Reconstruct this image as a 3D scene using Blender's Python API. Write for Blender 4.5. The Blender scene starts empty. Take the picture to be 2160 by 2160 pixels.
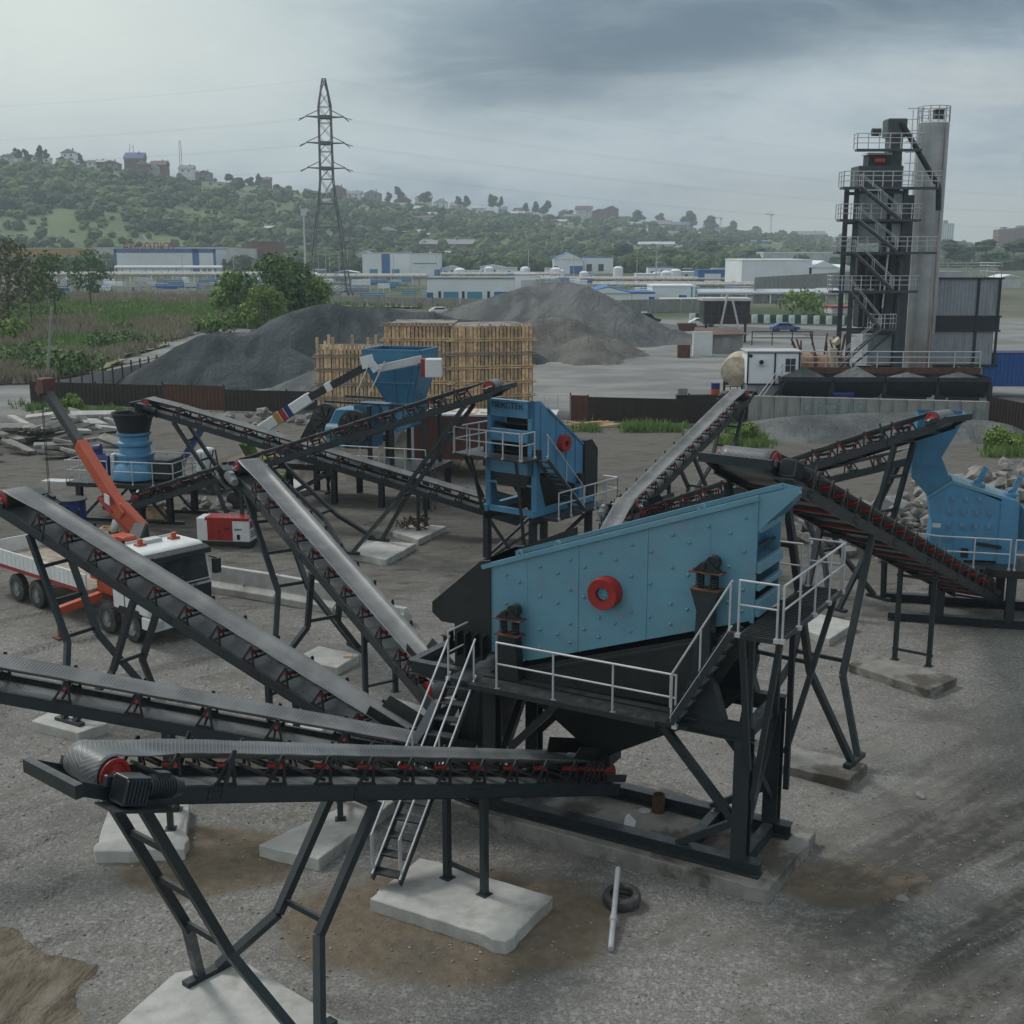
import bpy, math, random
from mathutils import Vector, Matrix, noise
R=math.radians
random.seed(7)
S=bpy.context.scene; COL=S.collection
# ---------------- camera ----------------
CH=12.7; FX=2592.0; TH=math.atan((1080-523)/FX); CT,ST=math.cos(TH),math.sin(TH)
cam_d=bpy.data.cameras.new('camera'); cam=bpy.data.objects.new('camera',cam_d); COL.objects.link(cam)
cam.location=(0,0,CH); cam.rotation_euler=(math.pi/2-TH,0,0)
cam_d.sensor_width=36; cam_d.lens=36*FX/2160; cam_d.clip_start=.1; cam_d.clip_end=9000
S.camera=cam
# ---------------- view ----------------
S.view_settings.view_transform='Standard'; S.view_settings.look='None'; S.view_settings.gamma=1
S.view_settings.exposure=0.38
S.cycles.max_bounces=6; S.cycles.volume_bounces=0; S.cycles.diffuse_bounces=3; S.cycles.glossy_bounces=3
# ---------------- sun + sky ----------------
SUN_EL,SUN_AZ=48,-55     # azimuth measured from +Y (ahead), negative = left
sd=bpy.data.lights.new('sun','SUN'); sun=bpy.data.objects.new('sun',sd); COL.objects.link(sun)
sd.energy=1.2; sd.angle=R(14); sd.color=(1,.97,.93)
_d=Vector((math.sin(R(SUN_AZ))*math.cos(R(SUN_EL)),math.cos(R(SUN_AZ))*math.cos(R(SUN_EL)),math.sin(R(SUN_EL))))
sun.rotation_euler=_d.to_track_quat('Z','Y').to_euler(); sun.location=(0,0,60)
W=bpy.data.worlds.new('World'); S.world=W; W.use_nodes=True
class N:   # tiny node-graph helper
    def __init__(s,tree): s.t=tree; s.n=tree.nodes; s.l=tree.links
    def new(s,t,**k):
        n=s.n.new(t)
        for a,b in k.items():
            if a.startswith('i_'): s.put(n,a[2:],b)
            else: setattr(n,a,b)
        return n
    def put(s,n,key,val):
        key=int(key) if str(key).isdigit() else key.replace('_',' ')
        sock=n.inputs[key]
        if isinstance(val,bpy.types.NodeSocket): s.l.new(val,sock)
        else: sock.default_value=val
    def math(s,op,a,b=0.0,c=None,clamp=False):
        n=s.new('ShaderNodeMath',operation=op,use_clamp=clamp); s.put(n,'0',a); s.put(n,'1',b)
        if c is not None: s.put(n,'2',c)
        return n.outputs[0]
    def ramp(s,v,lo,hi,a=0.0,b=1.0,smooth=True):
        n=s.new('ShaderNodeMapRange',interpolation_type='SMOOTHSTEP' if smooth else 'LINEAR')
        s.put(n,'0',v)
        for i,x in zip('1234',(lo,hi,a,b)): s.put(n,i,x)
        return n.outputs[0]
    def noise(s,vec,scale,detail=4,rough=.55,dist=0.0,out=0):
        n=s.new('ShaderNodeTexNoise'); s.put(n,'Vector',vec); s.put(n,'Scale',scale); s.put(n,'Detail',detail); s.put(n,'Roughness',rough); s.put(n,'Distortion',dist)
        return n.outputs[out]
    def vor(s,vec,scale,out='Distance',feature='F1'):
        n=s.new('ShaderNodeTexVoronoi',feature=feature); s.put(n,'Vector',vec); s.put(n,'Scale',scale); return n.outputs[out]
    def mix(s,f,a,b,blend='MIX'):
        n=s.new('ShaderNodeMix',data_type='RGBA',blend_type=blend)
        for i,x in (('0',f),('6',a),('7',b)):
            if isinstance(x,tuple) and len(x)==3: x=(*x,1)
            s.put(n,i,x)
        return n.outputs[2]
    def map(s,vec,loc=(0,0,0),rot=(0,0,0),scale=(1,1,1)):
        n=s.new('ShaderNodeMapping'); s.put(n,'0',vec); s.put(n,'1',loc); s.put(n,'2',rot); s.put(n,'3',scale); return n.outputs[0]
    def sep(s,vec):
        n=s.new('ShaderNodeSeparateXYZ'); s.put(n,'0',vec); return n.outputs
    def comb(s,x,y,z):
        n=s.new('ShaderNodeCombineXYZ'); s.put(n,'0',x); s.put(n,'1',y); s.put(n,'2',z); return n.outputs[0]
g=N(W.node_tree); g.n.clear()
sky=g.new('ShaderNodeTexSky',sky_type='NISHITA',sun_disc=False,sun_elevation=R(SUN_EL),sun_rotation=R(SUN_AZ)%(2*math.pi),air_density=1.5,dust_density=3)
b1=g.new('ShaderNodeBackground'); g.l.new(sky.outputs[0],b1.inputs[0]); b1.inputs[1].default_value=.06
tc=g.new('ShaderNodeTexCoord').outputs['Generated']
x,y,z=g.sep(tc)
yy=g.math('MAXIMUM',g.math('ABSOLUTE',y),.12)
px=g.math('DIVIDE',x,yy); pz=g.math('DIVIDE',z,yy)
q=g.comb(px,g.math('MULTIPLY',pz,2.6),0)
w1=g.math('SUBTRACT',g.noise(q,4.0,5,.6),.5); w2=g.math('SUBTRACT',g.noise(g.map(q,(7,3,1)),9.0,5,.6),.5)
zz=g.math('ADD',pz,g.math('MULTIPLY',w1,.055)); zz=g.math('ADD',zz,g.math('MULTIPLY',w2,.02))
xx=g.math('ADD',px,g.math('MULTIPLY',w1,.16))
# lower edge of the dark cloud bank as a function of the bearing
edge=g.math('ADD',.082,g.math('MULTIPLY',g.math('MAXIMUM',g.math('ADD',px,.02),0.0),.165))
dark=g.ramp(g.math('SUBTRACT',zz,edge),-.012,.05)
dark=g.math('MULTIPLY',dark,g.ramp(xx,-.24,.10,0.0,1.0))
dark=g.math('MULTIPLY',dark,g.ramp(g.math('ADD',zz,g.math('MULTIPLY',px,-.6)),.30,.13))
dark=g.math('MULTIPLY',dark,g.ramp(pz,1.6,.35,.35,1.0))
mid=g.ramp(g.noise(g.map(q,(2,9,0),(0,0,.15),(.9,1.1,1)),3.4,6,.62),.36,.64)
base=g.mix(mid,(.19,.262,.328),(.39,.455,.495))
# brighter gaps: low on the right, and the pale sky on the upper left
gap=g.math('MULTIPLY',g.ramp(zz,.075,.02),g.ramp(xx,.02,.2)); gap=g.math('MULTIPLY',gap,.75)
base=g.mix(gap,base,(.47,.50,.47))
gap2=g.math('MULTIPLY',g.math('MULTIPLY',g.ramp(xx,.2,.36),g.ramp(g.math('ABSOLUTE',g.math('SUBTRACT',zz,.12)),.035,.0)),.6)
base=g.mix(gap2,base,(.45,.48,.47))
lo=g.math('MULTIPLY',g.ramp(px,-.02,-.36),g.ramp(zz,.03,.15)); base=g.mix(lo,base,(.66,.68,.62))
lo2=g.math('MULTIPLY',g.ramp(px,.1,-.3),g.ramp(zz,.02,.09)); base=g.mix(g.math('MULTIPLY',lo2,.45),base,(.43,.52,.53))
wisp=g.ramp(g.noise(g.map(q,(4,1,2),(0,0,.2),(1.3,2.2,1)),5.5,7,.66,.6),.42,.66); base=g.mix(g.math('MULTIPLY',wisp,.34),base,(.49,.54,.56)); colr=g.mix(g.math('MULTIPLY',dark,g.math('SUBTRACT',1,g.math('MULTIPLY',wisp,.22))),base,(.095,.143,.192))
up=g.ramp(z,.35,.8); colr=g.mix(up,colr,(.50,.54,.56))
b2=g.new('ShaderNodeBackground'); g.l.new(colr,b2.inputs[0]); b2.inputs[1].default_value=1.05
mx=g.new('ShaderNodeMixShader'); mx.inputs[0].default_value=.9
g.l.new(b1.outputs[0],mx.inputs[1]); g.l.new(b2.outputs[0],mx.inputs[2])
g.l.new(mx.outputs[0],g.new('ShaderNodeOutputWorld').inputs[0])

# ---------------- pixel -> point helpers (photo measured on a 2160 grid) ----------------
def ray(u,v):
    a=(u-1080)/FX; b=(1080-v)/FX
    return a,CT+b*ST,-ST+b*CT
def G(u,v,z=0.0):
    a,b,c=ray(u,v); t=(z-CH)/c; return Vector((a*t,b*t,z))
def P(u,v,Y):
    a,b,c=ray(u,v); t=Y/b; return Vector((a*t,Y,CH+c*t))
# ---------------- materials ----------------
MATS={}
def mat(name,col,rough=.6,metal=0.0,var=.25,vscale=1.5,bump=0.0,bscale=20,dirt=None,spec=.5,dscale=.8,dlo=.5,dhi=.72,streak=False,dust=0.0):
    m=bpy.data.materials.new(name); m.use_nodes=True; n=N(m.node_tree); bs=n.n['Principled BSDF']
    tc=n.new('ShaderNodeTexCoord').outputs['Object']
    nz=n.noise(tc,vscale,6,.6)
    c=n.mix(n.ramp(nz,.3,.7),tuple(k*(1-var) for k in col),tuple(min(1,k*(1+var)) for k in col))
    if dirt:
        v=n.map(tc,scale=(3,3,.35)) if streak else tc
        dn=n.noise(v,dscale,7,.65)
        c=n.mix(n.ramp(dn,dlo,dhi),c,dirt)
    if dust:
        nrm=n.sep(n.new('ShaderNodeNewGeometry').outputs['Normal'])[2]; f=n.math('MULTIPLY',n.ramp(nrm,.55,.95,.12,1.0),n.ramp(n.noise(tc,5.0,6,.7),.35,.65,.25,1.0)); c=n.mix(n.math('MULTIPLY',f,dust),c,(.19,.18,.165))
        sc=n.noise(n.map(tc,scale=(1,1,9)),3.0,4,.7); c=n.mix(n.math('MULTIPLY',n.ramp(sc,.60,.70),dust*.5),c,(.14,.13,.12))
    n.put(bs,'Base_Color',c); bs.inputs['Metallic'].default_value=metal
    bs.inputs['Specular IOR Level'].default_value=spec
    n.put(bs,'Roughness',n.ramp(n.noise(tc,vscale*4,3),.3,.7,max(.05,rough-.08),min(1,rough+.08)))
    if bump:
        b=n.new('ShaderNodeBump'); n.put(b,'Height',n.noise(tc,bscale,5,.6)); b.inputs['Strength'].default_value=bump; b.inputs['Distance'].default_value=.03
        n.put(bs,'Normal',b.outputs[0])
    MATS[name]=m; return m
blue=mat('blue_paint',(.115,.275,.37),.42,var=.07,dirt=(.16,.26,.32),dscale=1.3,dlo=.45,dhi=.9,dust=.45)
blue2=mat('deep_blue_paint',(.035,.17,.30),.45,dust=.4,var=.12,dirt=(.13,.19,.21),dscale=1.2,dlo=.55,dhi=.85)
blue3=mat('crusher_blue_paint',(.068,.235,.40),.42,dust=.4,var=.1,dirt=(.14,.24,.32),dscale=1.4,dlo=.55,dhi=.85)
navy=mat('navy_motor_paint',(.012,.03,.16),.4,var=.15)
steel=mat('dark_steel_paint',(.013,.0215,.027),.42,dust=.25,var=.12,dirt=(.032,.038,.04),dscale=1.6,dlo=.55,dhi=.9)
black=mat('black_steel',(.008,.012,.013),.5,dust=.18,var=.2,dirt=(.03,.03,.028),dscale=1.5,dlo=.55,dhi=.85)
galv=mat('galvanised_tube',(.50,.51,.53),.45,.3,var=.12)
red=mat('red_paint',(.30,.018,.015),.4,var=.15)
rubber=mat('rubber',(.04,.04,.04),.7,var=.3,dirt=(.13,.125,.115),dscale=3)
orange=mat('orange_paint',(.42,.075,.03),.4,var=.1,dirt=(.2,.06,.03),dscale=1.6,dlo=.6,dhi=.8)
white=mat('white_paint',(.66,.68,.68),.4,var=.05,dirt=(.35,.33,.30),dscale=1.2,dlo=.55,dhi=.85)
glass=mat('dark_glass',(.010,.018,.018),.18,var=.3,spec=.35)
rust=mat('rusty_steel',(.11,.052,.028),.85,var=.35,vscale=3,dirt=(.04,.025,.02),dscale=2)
zinc=mat('corrugated_zinc',(.30,.33,.36),.5,.25,var=.08,dirt=(.20,.21,.22),dscale=.8,streak=True)
wood=mat('raw_timber',(.58,.40,.24),.8,var=.3,vscale=2.5,dirt=(.34,.23,.14),dscale=1.3,dlo=.55,dhi=.85)
oldwood=mat('weathered_timber',(.30,.25,.20),.85,var=.35,vscale=3)
fenceb=mat('brown_fence_sheet',(.024,.017,.014),.55,var=.2)
fencer=mat('rust_brown_sheet',(.075,.028,.014),.6,var=.15)
wagon=mat('oxide_red_paint',(.105,.042,.032),.7,var=.2,dirt=(.06,.03,.022),dscale=1.1,streak=True)
concrete=mat('concrete',(.43,.43,.405),.9,var=.14,vscale=2.2,bump=.35,bscale=14,dirt=(.30,.28,.25),dscale=.9,dlo=.5,dhi=.75)
oldconc=mat('stained_concrete',(.235,.23,.21),.85,var=.25,vscale=1.4,bump=.3,bscale=12,dirt=(.08,.07,.055),dscale=.6,dlo=.47,dhi=.62)
wallconc=mat('wall_concrete',(.27,.27,.26),.9,var=.12,vscale=.8,bump=.2,dirt=(.17,.165,.155),dscale=.6,streak=True)
ston=mat('rubble_stone',(.245,.235,.22),.9,var=.4,vscale=1.1,bump=.5,bscale=5)
def simple(name,col,rough=.6,**k): return mat(name,col,rough,**k)
bwhite=simple('cladding_white',(.76,.80,.84),.5,var=.05,vscale=.2)
bblue=simple('cladding_blue',(.03,.13,.36),.5,var=.1,vscale=.2)
bcyan=simple('panel_light_blue',(.07,.26,.42),.5,var=.1,vscale=.2)
brick=simple('brick_red',(.17,.075,.055),.8,var=.2,vscale=.3)
roofg=simple('grey_roof',(.24,.25,.26),.7,var=.2,vscale=.3)
roofp=simple('pale_roof',(.50,.51,.52),.6,var=.12,vscale=.3)
roofr=simple('brown_roof',(.13,.075,.065),.7,var=.25,vscale=.3)
winm=simple('window_dark',(.03,.04,.05),.2,var=.3)
ochre=simple('ochre_wall',(.42,.24,.05),.7,var=.15,vscale=.3)
green=simple('barrier_green',(.01,.06,.045),.5)
skin=simple('skin',(.40,.24,.17),.6,var=.05)
# belt with chevron ribs (UV: u metres along, v metres across)
def belt_mat():
    m=bpy.data.materials.new('ribbed_belt'); m.use_nodes=True; n=N(m.node_tree); bs=n.n['Principled BSDF']
    uv=n.new('ShaderNodeTexCoord').outputs['UV']; u,v,_=n.sep(uv)
    a=n.math('ADD',u,n.math('MULTIPLY',n.math('ABSOLUTE',v),.55))
    w=n.math('SINE',n.math('MULTIPLY',a,88.0)); hgt=n.ramp(w,.2,.8)
    nz=n.noise(n.new('ShaderNodeTexCoord').outputs['Object'],1.2,5)
    c=n.mix(n.ramp(nz,.35,.7),(.085,.09,.092),(.175,.182,.182)); c=n.mix(n.math('MULTIPLY',hgt,.3),c,(.20,.21,.21))
    n.put(bs,'Base_Color',c); bs.inputs['Roughness'].default_value=.42; bs.inputs['Specular IOR Level'].default_value=.7
    b=n.new('ShaderNodeBump'); n.put(b,'Height',hgt); b.inputs['Strength'].default_value=.5; b.inputs['Distance'].default_value=.015
    n.put(bs,'Normal',b.outputs[0]); return m
beltm=belt_mat()
def leaf_mat(name,a,b,c):
    m=bpy.data.materials.new(name); m.use_nodes=True; n=N(m.node_tree); bs=n.n['Principled BSDF']
    tc=n.new('ShaderNodeTexCoord').outputs['Object']; ge=n.new('ShaderNodeNewGeometry')
    col=n.mix(n.ramp(n.noise(tc,.55,3),.35,.65),a,b); col=n.mix(n.math('MULTIPLY',ge.outputs['Random Per Island'],.6),col,c)
    n.put(bs,'Base_Color',col); bs.inputs['Roughness'].default_value=.75; bs.inputs['Specular IOR Level'].default_value=.2
    return m
leaf=leaf_mat('leaves',(.14,.23,.06),(.21,.32,.085),(.11,.18,.055))
leafd=leaf_mat('dark_leaves',(.085,.155,.055),(.125,.21,.07),(.065,.12,.045))
leafy=leaf_mat('yellow_green_leaves',(.16,.24,.055),(.22,.29,.07),(.12,.19,.05))
leafhill=leaf_mat('hillside_leaves',(.045,.085,.028),(.085,.125,.035),(.03,.055,.022))
def island(m,k=.45):
    n=N(m.node_tree); bs=n.n['Principled BSDF']; src=bs.inputs['Base Color'].links[0].from_socket; ge=n.new('ShaderNodeNewGeometry')
    f=n.ramp(ge.outputs['Random Per Island'],0,1,1-k,1+k,False); v=n.comb(f,f,f); n.put(bs,'Base_Color',n.mix(1.0,src,v,'MULTIPLY')); return m
island(wood,.3); island(oldwood,.3)
bark=mat('bark',(.09,.075,.06),.9,var=.3,vscale=4)
# ---------------- mesh builder ----------------
class M:
    def __init__(s): s.v=[]; s.f=[]; s.uv=None
    def add(s,vs,fs):
        k=len(s.v); s.v+= [tuple(p) for p in vs]; s.f+=[tuple(i+k for i in f) for f in fs]; return s
    def box(s,x0,x1,y0,y1,z0,z1):
        return s.add([(x0,y0,z0),(x1,y0,z0),(x1,y1,z0),(x0,y1,z0),(x0,y0,z1),(x1,y0,z1),(x1,y1,z1),(x0,y1,z1)],
          [(0,3,2,1),(4,5,6,7),(0,1,5,4),(1,2,6,5),(2,3,7,6),(3,0,4,7)])
    def bar(s,p,q,w,h=None,up=(0,0,1)):
        h=w if h is None else h; p,q=Vector(p),Vector(q); d=(q-p).normalized(); up=Vector(up)
        if abs(d.dot(up))>.98: up=Vector((0,1,0)) if abs(d.y)<.9 else Vector((1,0,0))
        a=d.cross(up).normalized(); n=a.cross(d)
        vs=[]
        for c in (p,q):
            for i,j in ((-1,-1),(1,-1),(1,1),(-1,1)): vs.append(c+a*(i*w/2)+n*(j*h/2))
        return s.add(vs,[(3,2,1,0),(4,5,6,7),(0,1,5,4),(1,2,6,5),(2,3,7,6),(3,0,4,7)])
    def ibeam(s,p,q,w,h,t=.03,up=(0,0,1)):
        p,q=Vector(p),Vector(q); d=(q-p).normalized(); up=Vector(up)
        if abs(d.dot(up))>.98: up=Vector((1,0,0))
        a=d.cross(up).normalized(); n=a.cross(d)
        s.bar(p,q,t,h-2*t,up); o=n*((h-t)/2); s.bar(p+o,q+o,w,t,up); s.bar(p-o,q-o,w,t,up); return s
    def cyl(s,p,q,r,r2=None,n=12,caps=True):
        r2=r if r2 is None else r2; p,q=Vector(p),Vector(q); d=(q-p).normalized()
        a=d.orthogonal().normalized(); b=d.cross(a); vs=[]
        for c,rr in ((p,r),(q,r2)):
            for i in range(n):
                t=2*math.pi*i/n; vs.append(c+a*(rr*math.cos(t))+b*(rr*math.sin(t)))
        fs=[(i,(i+1)%n,n+(i+1)%n,n+i) for i in range(n)]
        if caps: fs+=[tuple(range(n-1,-1,-1)),tuple(range(n,2*n))]
        return s.add(vs,fs)
    def path(s,pts,r,n=6):
        for a,b in zip(pts,pts[1:]):
            a,b=Vector(a),Vector(b); e=(b-a).normalized()*r*.5; s.cyl(a-e,b+e,r,n=n)
        return s
    def prism(s,pts,off):
        k=len(pts); off=Vector(off); vs=[Vector(p) for p in pts]; vs+=[p+off for p in vs]
        return s.add(vs,[tuple(range(k-1,-1,-1)),tuple(range(k,2*k))]+[(i,(i+1)%k,k+(i+1)%k,k+i) for i in range(k)])
    def lathe(s,prof,c=(0,0,0),n=24,axis=None,caps=True):
        c=Vector(c); vs=[]; m=len(prof)
        if axis is None: ax,a,b=Vector((0,0,1)),Vector((1,0,0)),Vector((0,1,0))
        else: ax=Vector(axis).normalized(); a=ax.orthogonal().normalized(); b=ax.cross(a)
        for r,z in prof:
            for i in range(n):
                t=2*math.pi*i/n; vs.append(c+ax*z+a*(r*math.cos(t))+b*(r*math.sin(t)))
        fs=[(j*n+i,j*n+(i+1)%n,(j+1)*n+(i+1)%n,(j+1)*n+i) for j in range(m-1) for i in range(n)]
        if caps: fs+=[tuple(range(n-1,-1,-1)),tuple(range((m-1)*n,m*n))]
        return s.add(vs,fs)
    def rock(s,c,r,sq=(1,1,1),sub=1,rnd=random):
        base=[(0,0,1),(.89,0,.45),(.28,.85,.45),(-.72,.53,.45),(-.72,-.53,.45),(.28,-.85,.45),(.72,.53,-.45),(-.28,.85,-.45),(-.89,0,-.45),(-.28,-.85,-.45),(.72,-.53,-.45),(0,0,-1)]
        fs=[(0,1,2),(0,2,3),(0,3,4),(0,4,5),(0,5,1),(1,6,2),(2,7,3),(3,8,4),(4,9,5),(5,10,1),(2,6,7),(3,7,8),(4,8,9),(5,9,10),(1,10,6),(6,11,7),(7,11,8),(8,11,9),(9,11,10),(10,11,6)]
        rot=Matrix.Rotation(rnd.random()*6.28,3,'Z')@Matrix.Rotation(rnd.random()*.8,3,'X')
        vs=[]
        for p in base:
            k=rnd.uniform(.7,1.25); q=rot@Vector((p[0]*sq[0]*k,p[1]*sq[1]*k,p[2]*sq[2]*k)); vs.append(Vector(c)+q*r)
        return s.add(vs,fs)
    def build(s,name,m,parent=None,smooth=False,off=None,bevel=0,flip=False):
        me=bpy.data.meshes.new(name); vs=s.v
        if off is not None: vs=[(a-off[0],b-off[1],c-off[2]) for a,b,c in vs]
        me.from_pydata(vs,[],s.f); me.materials.append(m); 
        if s.uv:
            l=me.uv_layers.new(name='UVMap'); i=0
            for p in me.polygons:
                for li in p.loop_indices: l.data[li].uv=s.uv[me.loops[li].vertex_index]
        me.update()
        if smooth:
            me.shade_smooth(); me.set_sharp_from_angle(angle=R(38))
        o=bpy.data.objects.new(name,me); COL.objects.link(o)
        if parent: o.parent=parent
        if bevel:
            b=o.modifiers.new('bevel','BEVEL'); b.width=bevel; b.segments=1; b.limit_method='ANGLE'
        return o
def root(name,label,cat,loc=(0,0,0),rz=0.0,group=None):
    o=bpy.data.objects.new(name,None); COL.objects.link(o); o.location=loc; o.rotation_euler=(0,0,rz)
    o['label']=label; o['category']=cat
    if group: o['group']=group
    o.empty_display_size=.3
    return o
def tag(o,label,cat,group=None,kind=None):
    if label: o['label']=label
    if cat: o['category']=cat
    if group: o['group']=group
    if kind: o['kind']=kind
    return o
def struct(o): o['kind']='structure'; return o
def dup(o,parent=None,loc=None,rz=None,label=None):
    c=o.copy(); COL.objects.link(c); c.parent=parent
    if loc is not None: c.location=loc
    if rz is not None: c.rotation_euler=(0,0,rz)
    if label: c['label']=label
    for ch in KIDS.get(o.name,list(o.children)): dup(ch,c)
    return c
KIDS={}
def link(name,me,parent,M4=None):
    o=bpy.data.objects.new(name,me); COL.objects.link(o); o.parent=parent
    if M4 is not None: o.matrix_local=M4
    return o
# ======================= conveyors =======================
def _roller_mesh(mm):
    m=M().cyl((0,-.5,0),(0,.5,0),1,n=10); 
    me=bpy.data.meshes.new('roller'); me.from_pydata(m.v,[],m.f); me.materials.append(mm); me.shade_smooth(); me.set_sharp_from_angle(angle=R(40)); return me
ROLL=_roller_mesh(red); ROLLD=_roller_mesh(black)
def _idler_mesh(W):
    m=M(); w=W/2
    for s in (-1,1):
        y=s*(w-.04)
        m.bar((-.17,y,-.13),(0,y,.34),.035,.05); m.bar((.17,y,-.13),(0,y,.34),.035,.05)
        m.bar((-.2,y,-.125),(.2,y,-.125),.05,.04)
        m.bar((0,s*.2,-.03),(0,s*(w-.06),.27),.03,.04)
    m.bar((0,-w+.03,-.06),(0,w-.03,-.06),.05,.05)
    me=bpy.data.meshes.new('idler_frame'); me.from_pydata(m.v,[],m.f); me.materials.append(black); return me
def conveyor(label,head,tail,W=1.06,pin=.05,motor=1,step=1.1,supports=(),group=None,detail=True,skirt=1.4,truss=False):
    head,tail=Vector(head),Vector(tail)
    dh=Vector((head.x-tail.x,head.y-tail.y)); rz=math.atan2(dh.y,dh.x); Lh=dh.length; al=math.atan2(head.z-tail.z,Lh)
    L=math.hypot(Lh,head.z-tail.z); ca,sa=math.cos(al),math.sin(al)
    t=root('belt_conveyor',label,'conveyor',(tail.x,tail.y,0),rz,group or 'belt conveyors of the crushing plant')
    def C(s,y,h=0.0): return Vector((s*ca-h*sa,y,tail.z+s*sa+h*ca))
    MX=lambda s,y=0,h=0:Matrix.Translation(C(s,y,h))@Matrix.Rotation(-al,4,'Y')
    w=W/2
    # side beams: C channels
    for sg in (-1,1):
        m=M(); y=sg*w
        a,b=C(-.35,y,-.28),C(L+.1,y,-.28); m.bar(a,b,.02,.26,(0,0,1))
        for hh in (-.155,-.405):
            m.bar(C(-.35,y-sg*.035,hh),C(L+.1,y-sg*.035,hh),.09,.016)
        m.bar(C(L+.1,y,-.24),C(L+.62,y,-.16),.03,.2)
        k_=1.4
        while k_<L-1:
            m.bar(C(k_,y+sg*.016,-.28),C(k_+.32,y+sg*.016,-.28),.012,.2)
            for e_ in (.05,.12,.2,.27):
                for hh in (-.22,-.34): m.bar(C(k_+e_,y+sg*.028,hh),C(k_+e_+.03,y+sg*.028,hh),.014,.03)
            k_+=3.1
        m.build('side_beam',steel,t)
        M().bar(C(-.5,y,-.02),C(.25,y,-.02),.06,.16).build('bearing_bracket',steel,t)
    # belt
    hw=w-.12; r=.26
    st=[]   # (position fn, length) stations
    def trough(s):
        k=min(1,max(0,(L-s)/1.5))*min(1,max(.35,s/1.0)); k=k*k*(3-2*k)
        return k
    vs=[];uv=[];ys=[-1,-.72,-.42,0,.42,.72,1]
    def add(s,h,k,u,inner=0.0):
        for yy in ys:
            z=max(0,abs(yy)-.38)/.62*.15*k
            yv=yy*hw*(1-.06*k)
            vs.append(C(s,yv,h+z)); uv.append((u,yv))
    u=0; n=max(8,int(L/.25)); carry=.17
    for i in range(n+1):
        s=L*i/n; k=trough(s); sag=.004*math.sin(2*math.pi*s/step)
        kk=min(1,(L-s)/1.2) if L-s<1.2 else 1
        add(s,r+(carry-r)*(kk if s>.5 else s/.5)+sag,k,s)
    for j in range(1,9):
        a=math.pi/2-math.pi*j/9; vs_s=L+r*math.cos(a)
        add(vs_s,r*math.sin(a),0,L+r*(math.pi/2-a))
    for i in range(n+1):
        s=L-L*i/n; add(s,-r,0,L+.85+(L-s))
    for j in range(1,9):
        a=-math.pi/2-math.pi*j/9; add(r*math.cos(a),r*math.sin(a),0,2*L+.85+r*j/3)
    m=M(); k=len(ys); rows=len(vs)//k; m.v=[tuple(p) for p in vs]; m.uv=uv
    for i in range(rows):
        j=(i+1)%rows
        if j==0: continue
        for q_ in range(k-1): m.f.append((i*k+q_,i*k+q_+1,j*k+q_+1,j*k+q_))
    i=rows-1
    for q_ in range(k-1): m.f.append((i*k+q_,i*k+q_+1,q_+1,q_))
    bo=m.build('belt',beltm,t,smooth=True); sm=bo.modifiers.new('solid','SOLIDIFY'); sm.thickness=.016; sm.offset=-1
    # drums
    d=M().cyl(C(L,-hw-.03),C(L,hw+.03),r-.02,n=28).build('head_drum',rubber,t,smooth=True)
    for sg in (-1,1):
        y=sg*(hw+.035); M().lathe([(r-.015,0),(r-.02,sg*.02),(r-.07,sg*.022),(r-.09,-sg*.03+sg*.03),(.09,sg*.01),(.07,sg*.05),(.0,sg*.05)],C(L,y),n=28,axis=(0,1,0),caps=False).build('drum_disc',red,d,smooth=True)
    M().cyl(C(L,-w-.12),C(L,w+.12),.04,n=10).build('drum_shaft',galv,d,smooth=True)
    M().cyl(C(0,-hw,0),C(0,hw,0),r-.03,n=18).build('tail_pulley',red,t,smooth=True)
    for sg in (-1,1): M().bar(C(L-.22,sg*w,-.06),C(L+.22,sg*w,-.06),.1,.18).build('drum_bearing',steel,t,bevel=.02)
    if detail:
        M().bar(C(L+.66,-w-.14,-.17),C(L+.66,w+.14,-.17),.12,.2).build('head_crossbeam',steel,t)
    # gear motor
    if motor:
        y0=motor*(w+.12)
        gb=M().box(-.2,.2,-.16,.16,-.2,.2); 
        for i in range(7): x=-.18+i*.06; gb.box(x,x+.02,-.19,.19,-.17,.17)
        gb=gb.build('gearbox',steel,t,bevel=.015); gb.matrix_local=MX(L-.05,y0+motor*.16,-.1)
        mo=M().cyl((-.22,0,.02),(-.72,0,.02),.15,n=16)
        for i in range(9): mo.cyl((-.27-i*.045,0,.02),(-.285-i*.045,0,.02),.17,n=16)
        mo.cyl((-.72,0,.02),(-.8,0,.02),.13,n=16); mo.box(-.55,-.35,-.07,.07,.14,.24)
        mo=mo.build('motor',roofg if 'shiny' in label or 'short conveyor' in label else steel,t,smooth=True); mo.matrix_local=MX(L-.05,y0+motor*.18,-.08)
        M().bar(C(L-.75,y0+motor*.15,-.36),C(L+.3,y0+motor*.15,-.36),.5,.03).build('motor_plate',steel,t)
    # idlers
    IM=_IDL.get(round(W,2)) or _IDL.setdefault(round(W,2),_idler_mesh(W))
    s=.9
    pos=[.45,.62,.79,.96] if detail else []
    s=1.5
    while s<L-.9: pos.append(s); s+=step
    for s in pos:
        f=link('idler',IM,t,MX(s,0,0))
        for y,z,a,ln in ((0,.09,0,.30*W),(.35*W,.135,14,.25*W),(-.35*W,.135,-14,.25*W)):
            o=link('roller',ROLL if a else ROLLD,f,Matrix.Translation((0,y,z))@Matrix.Rotation(R(a),4,'X')@Matrix.Diagonal((.05,ln,.05,1)))
    s=1.8
    while s<L-1:
        link('return_roller',ROLL if W>1.4 else ROLLD,t,MX(s,0,-.335)@Matrix.Diagonal((.045,W-.1,.045,1))); s+=2.2 if detail else 3
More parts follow.
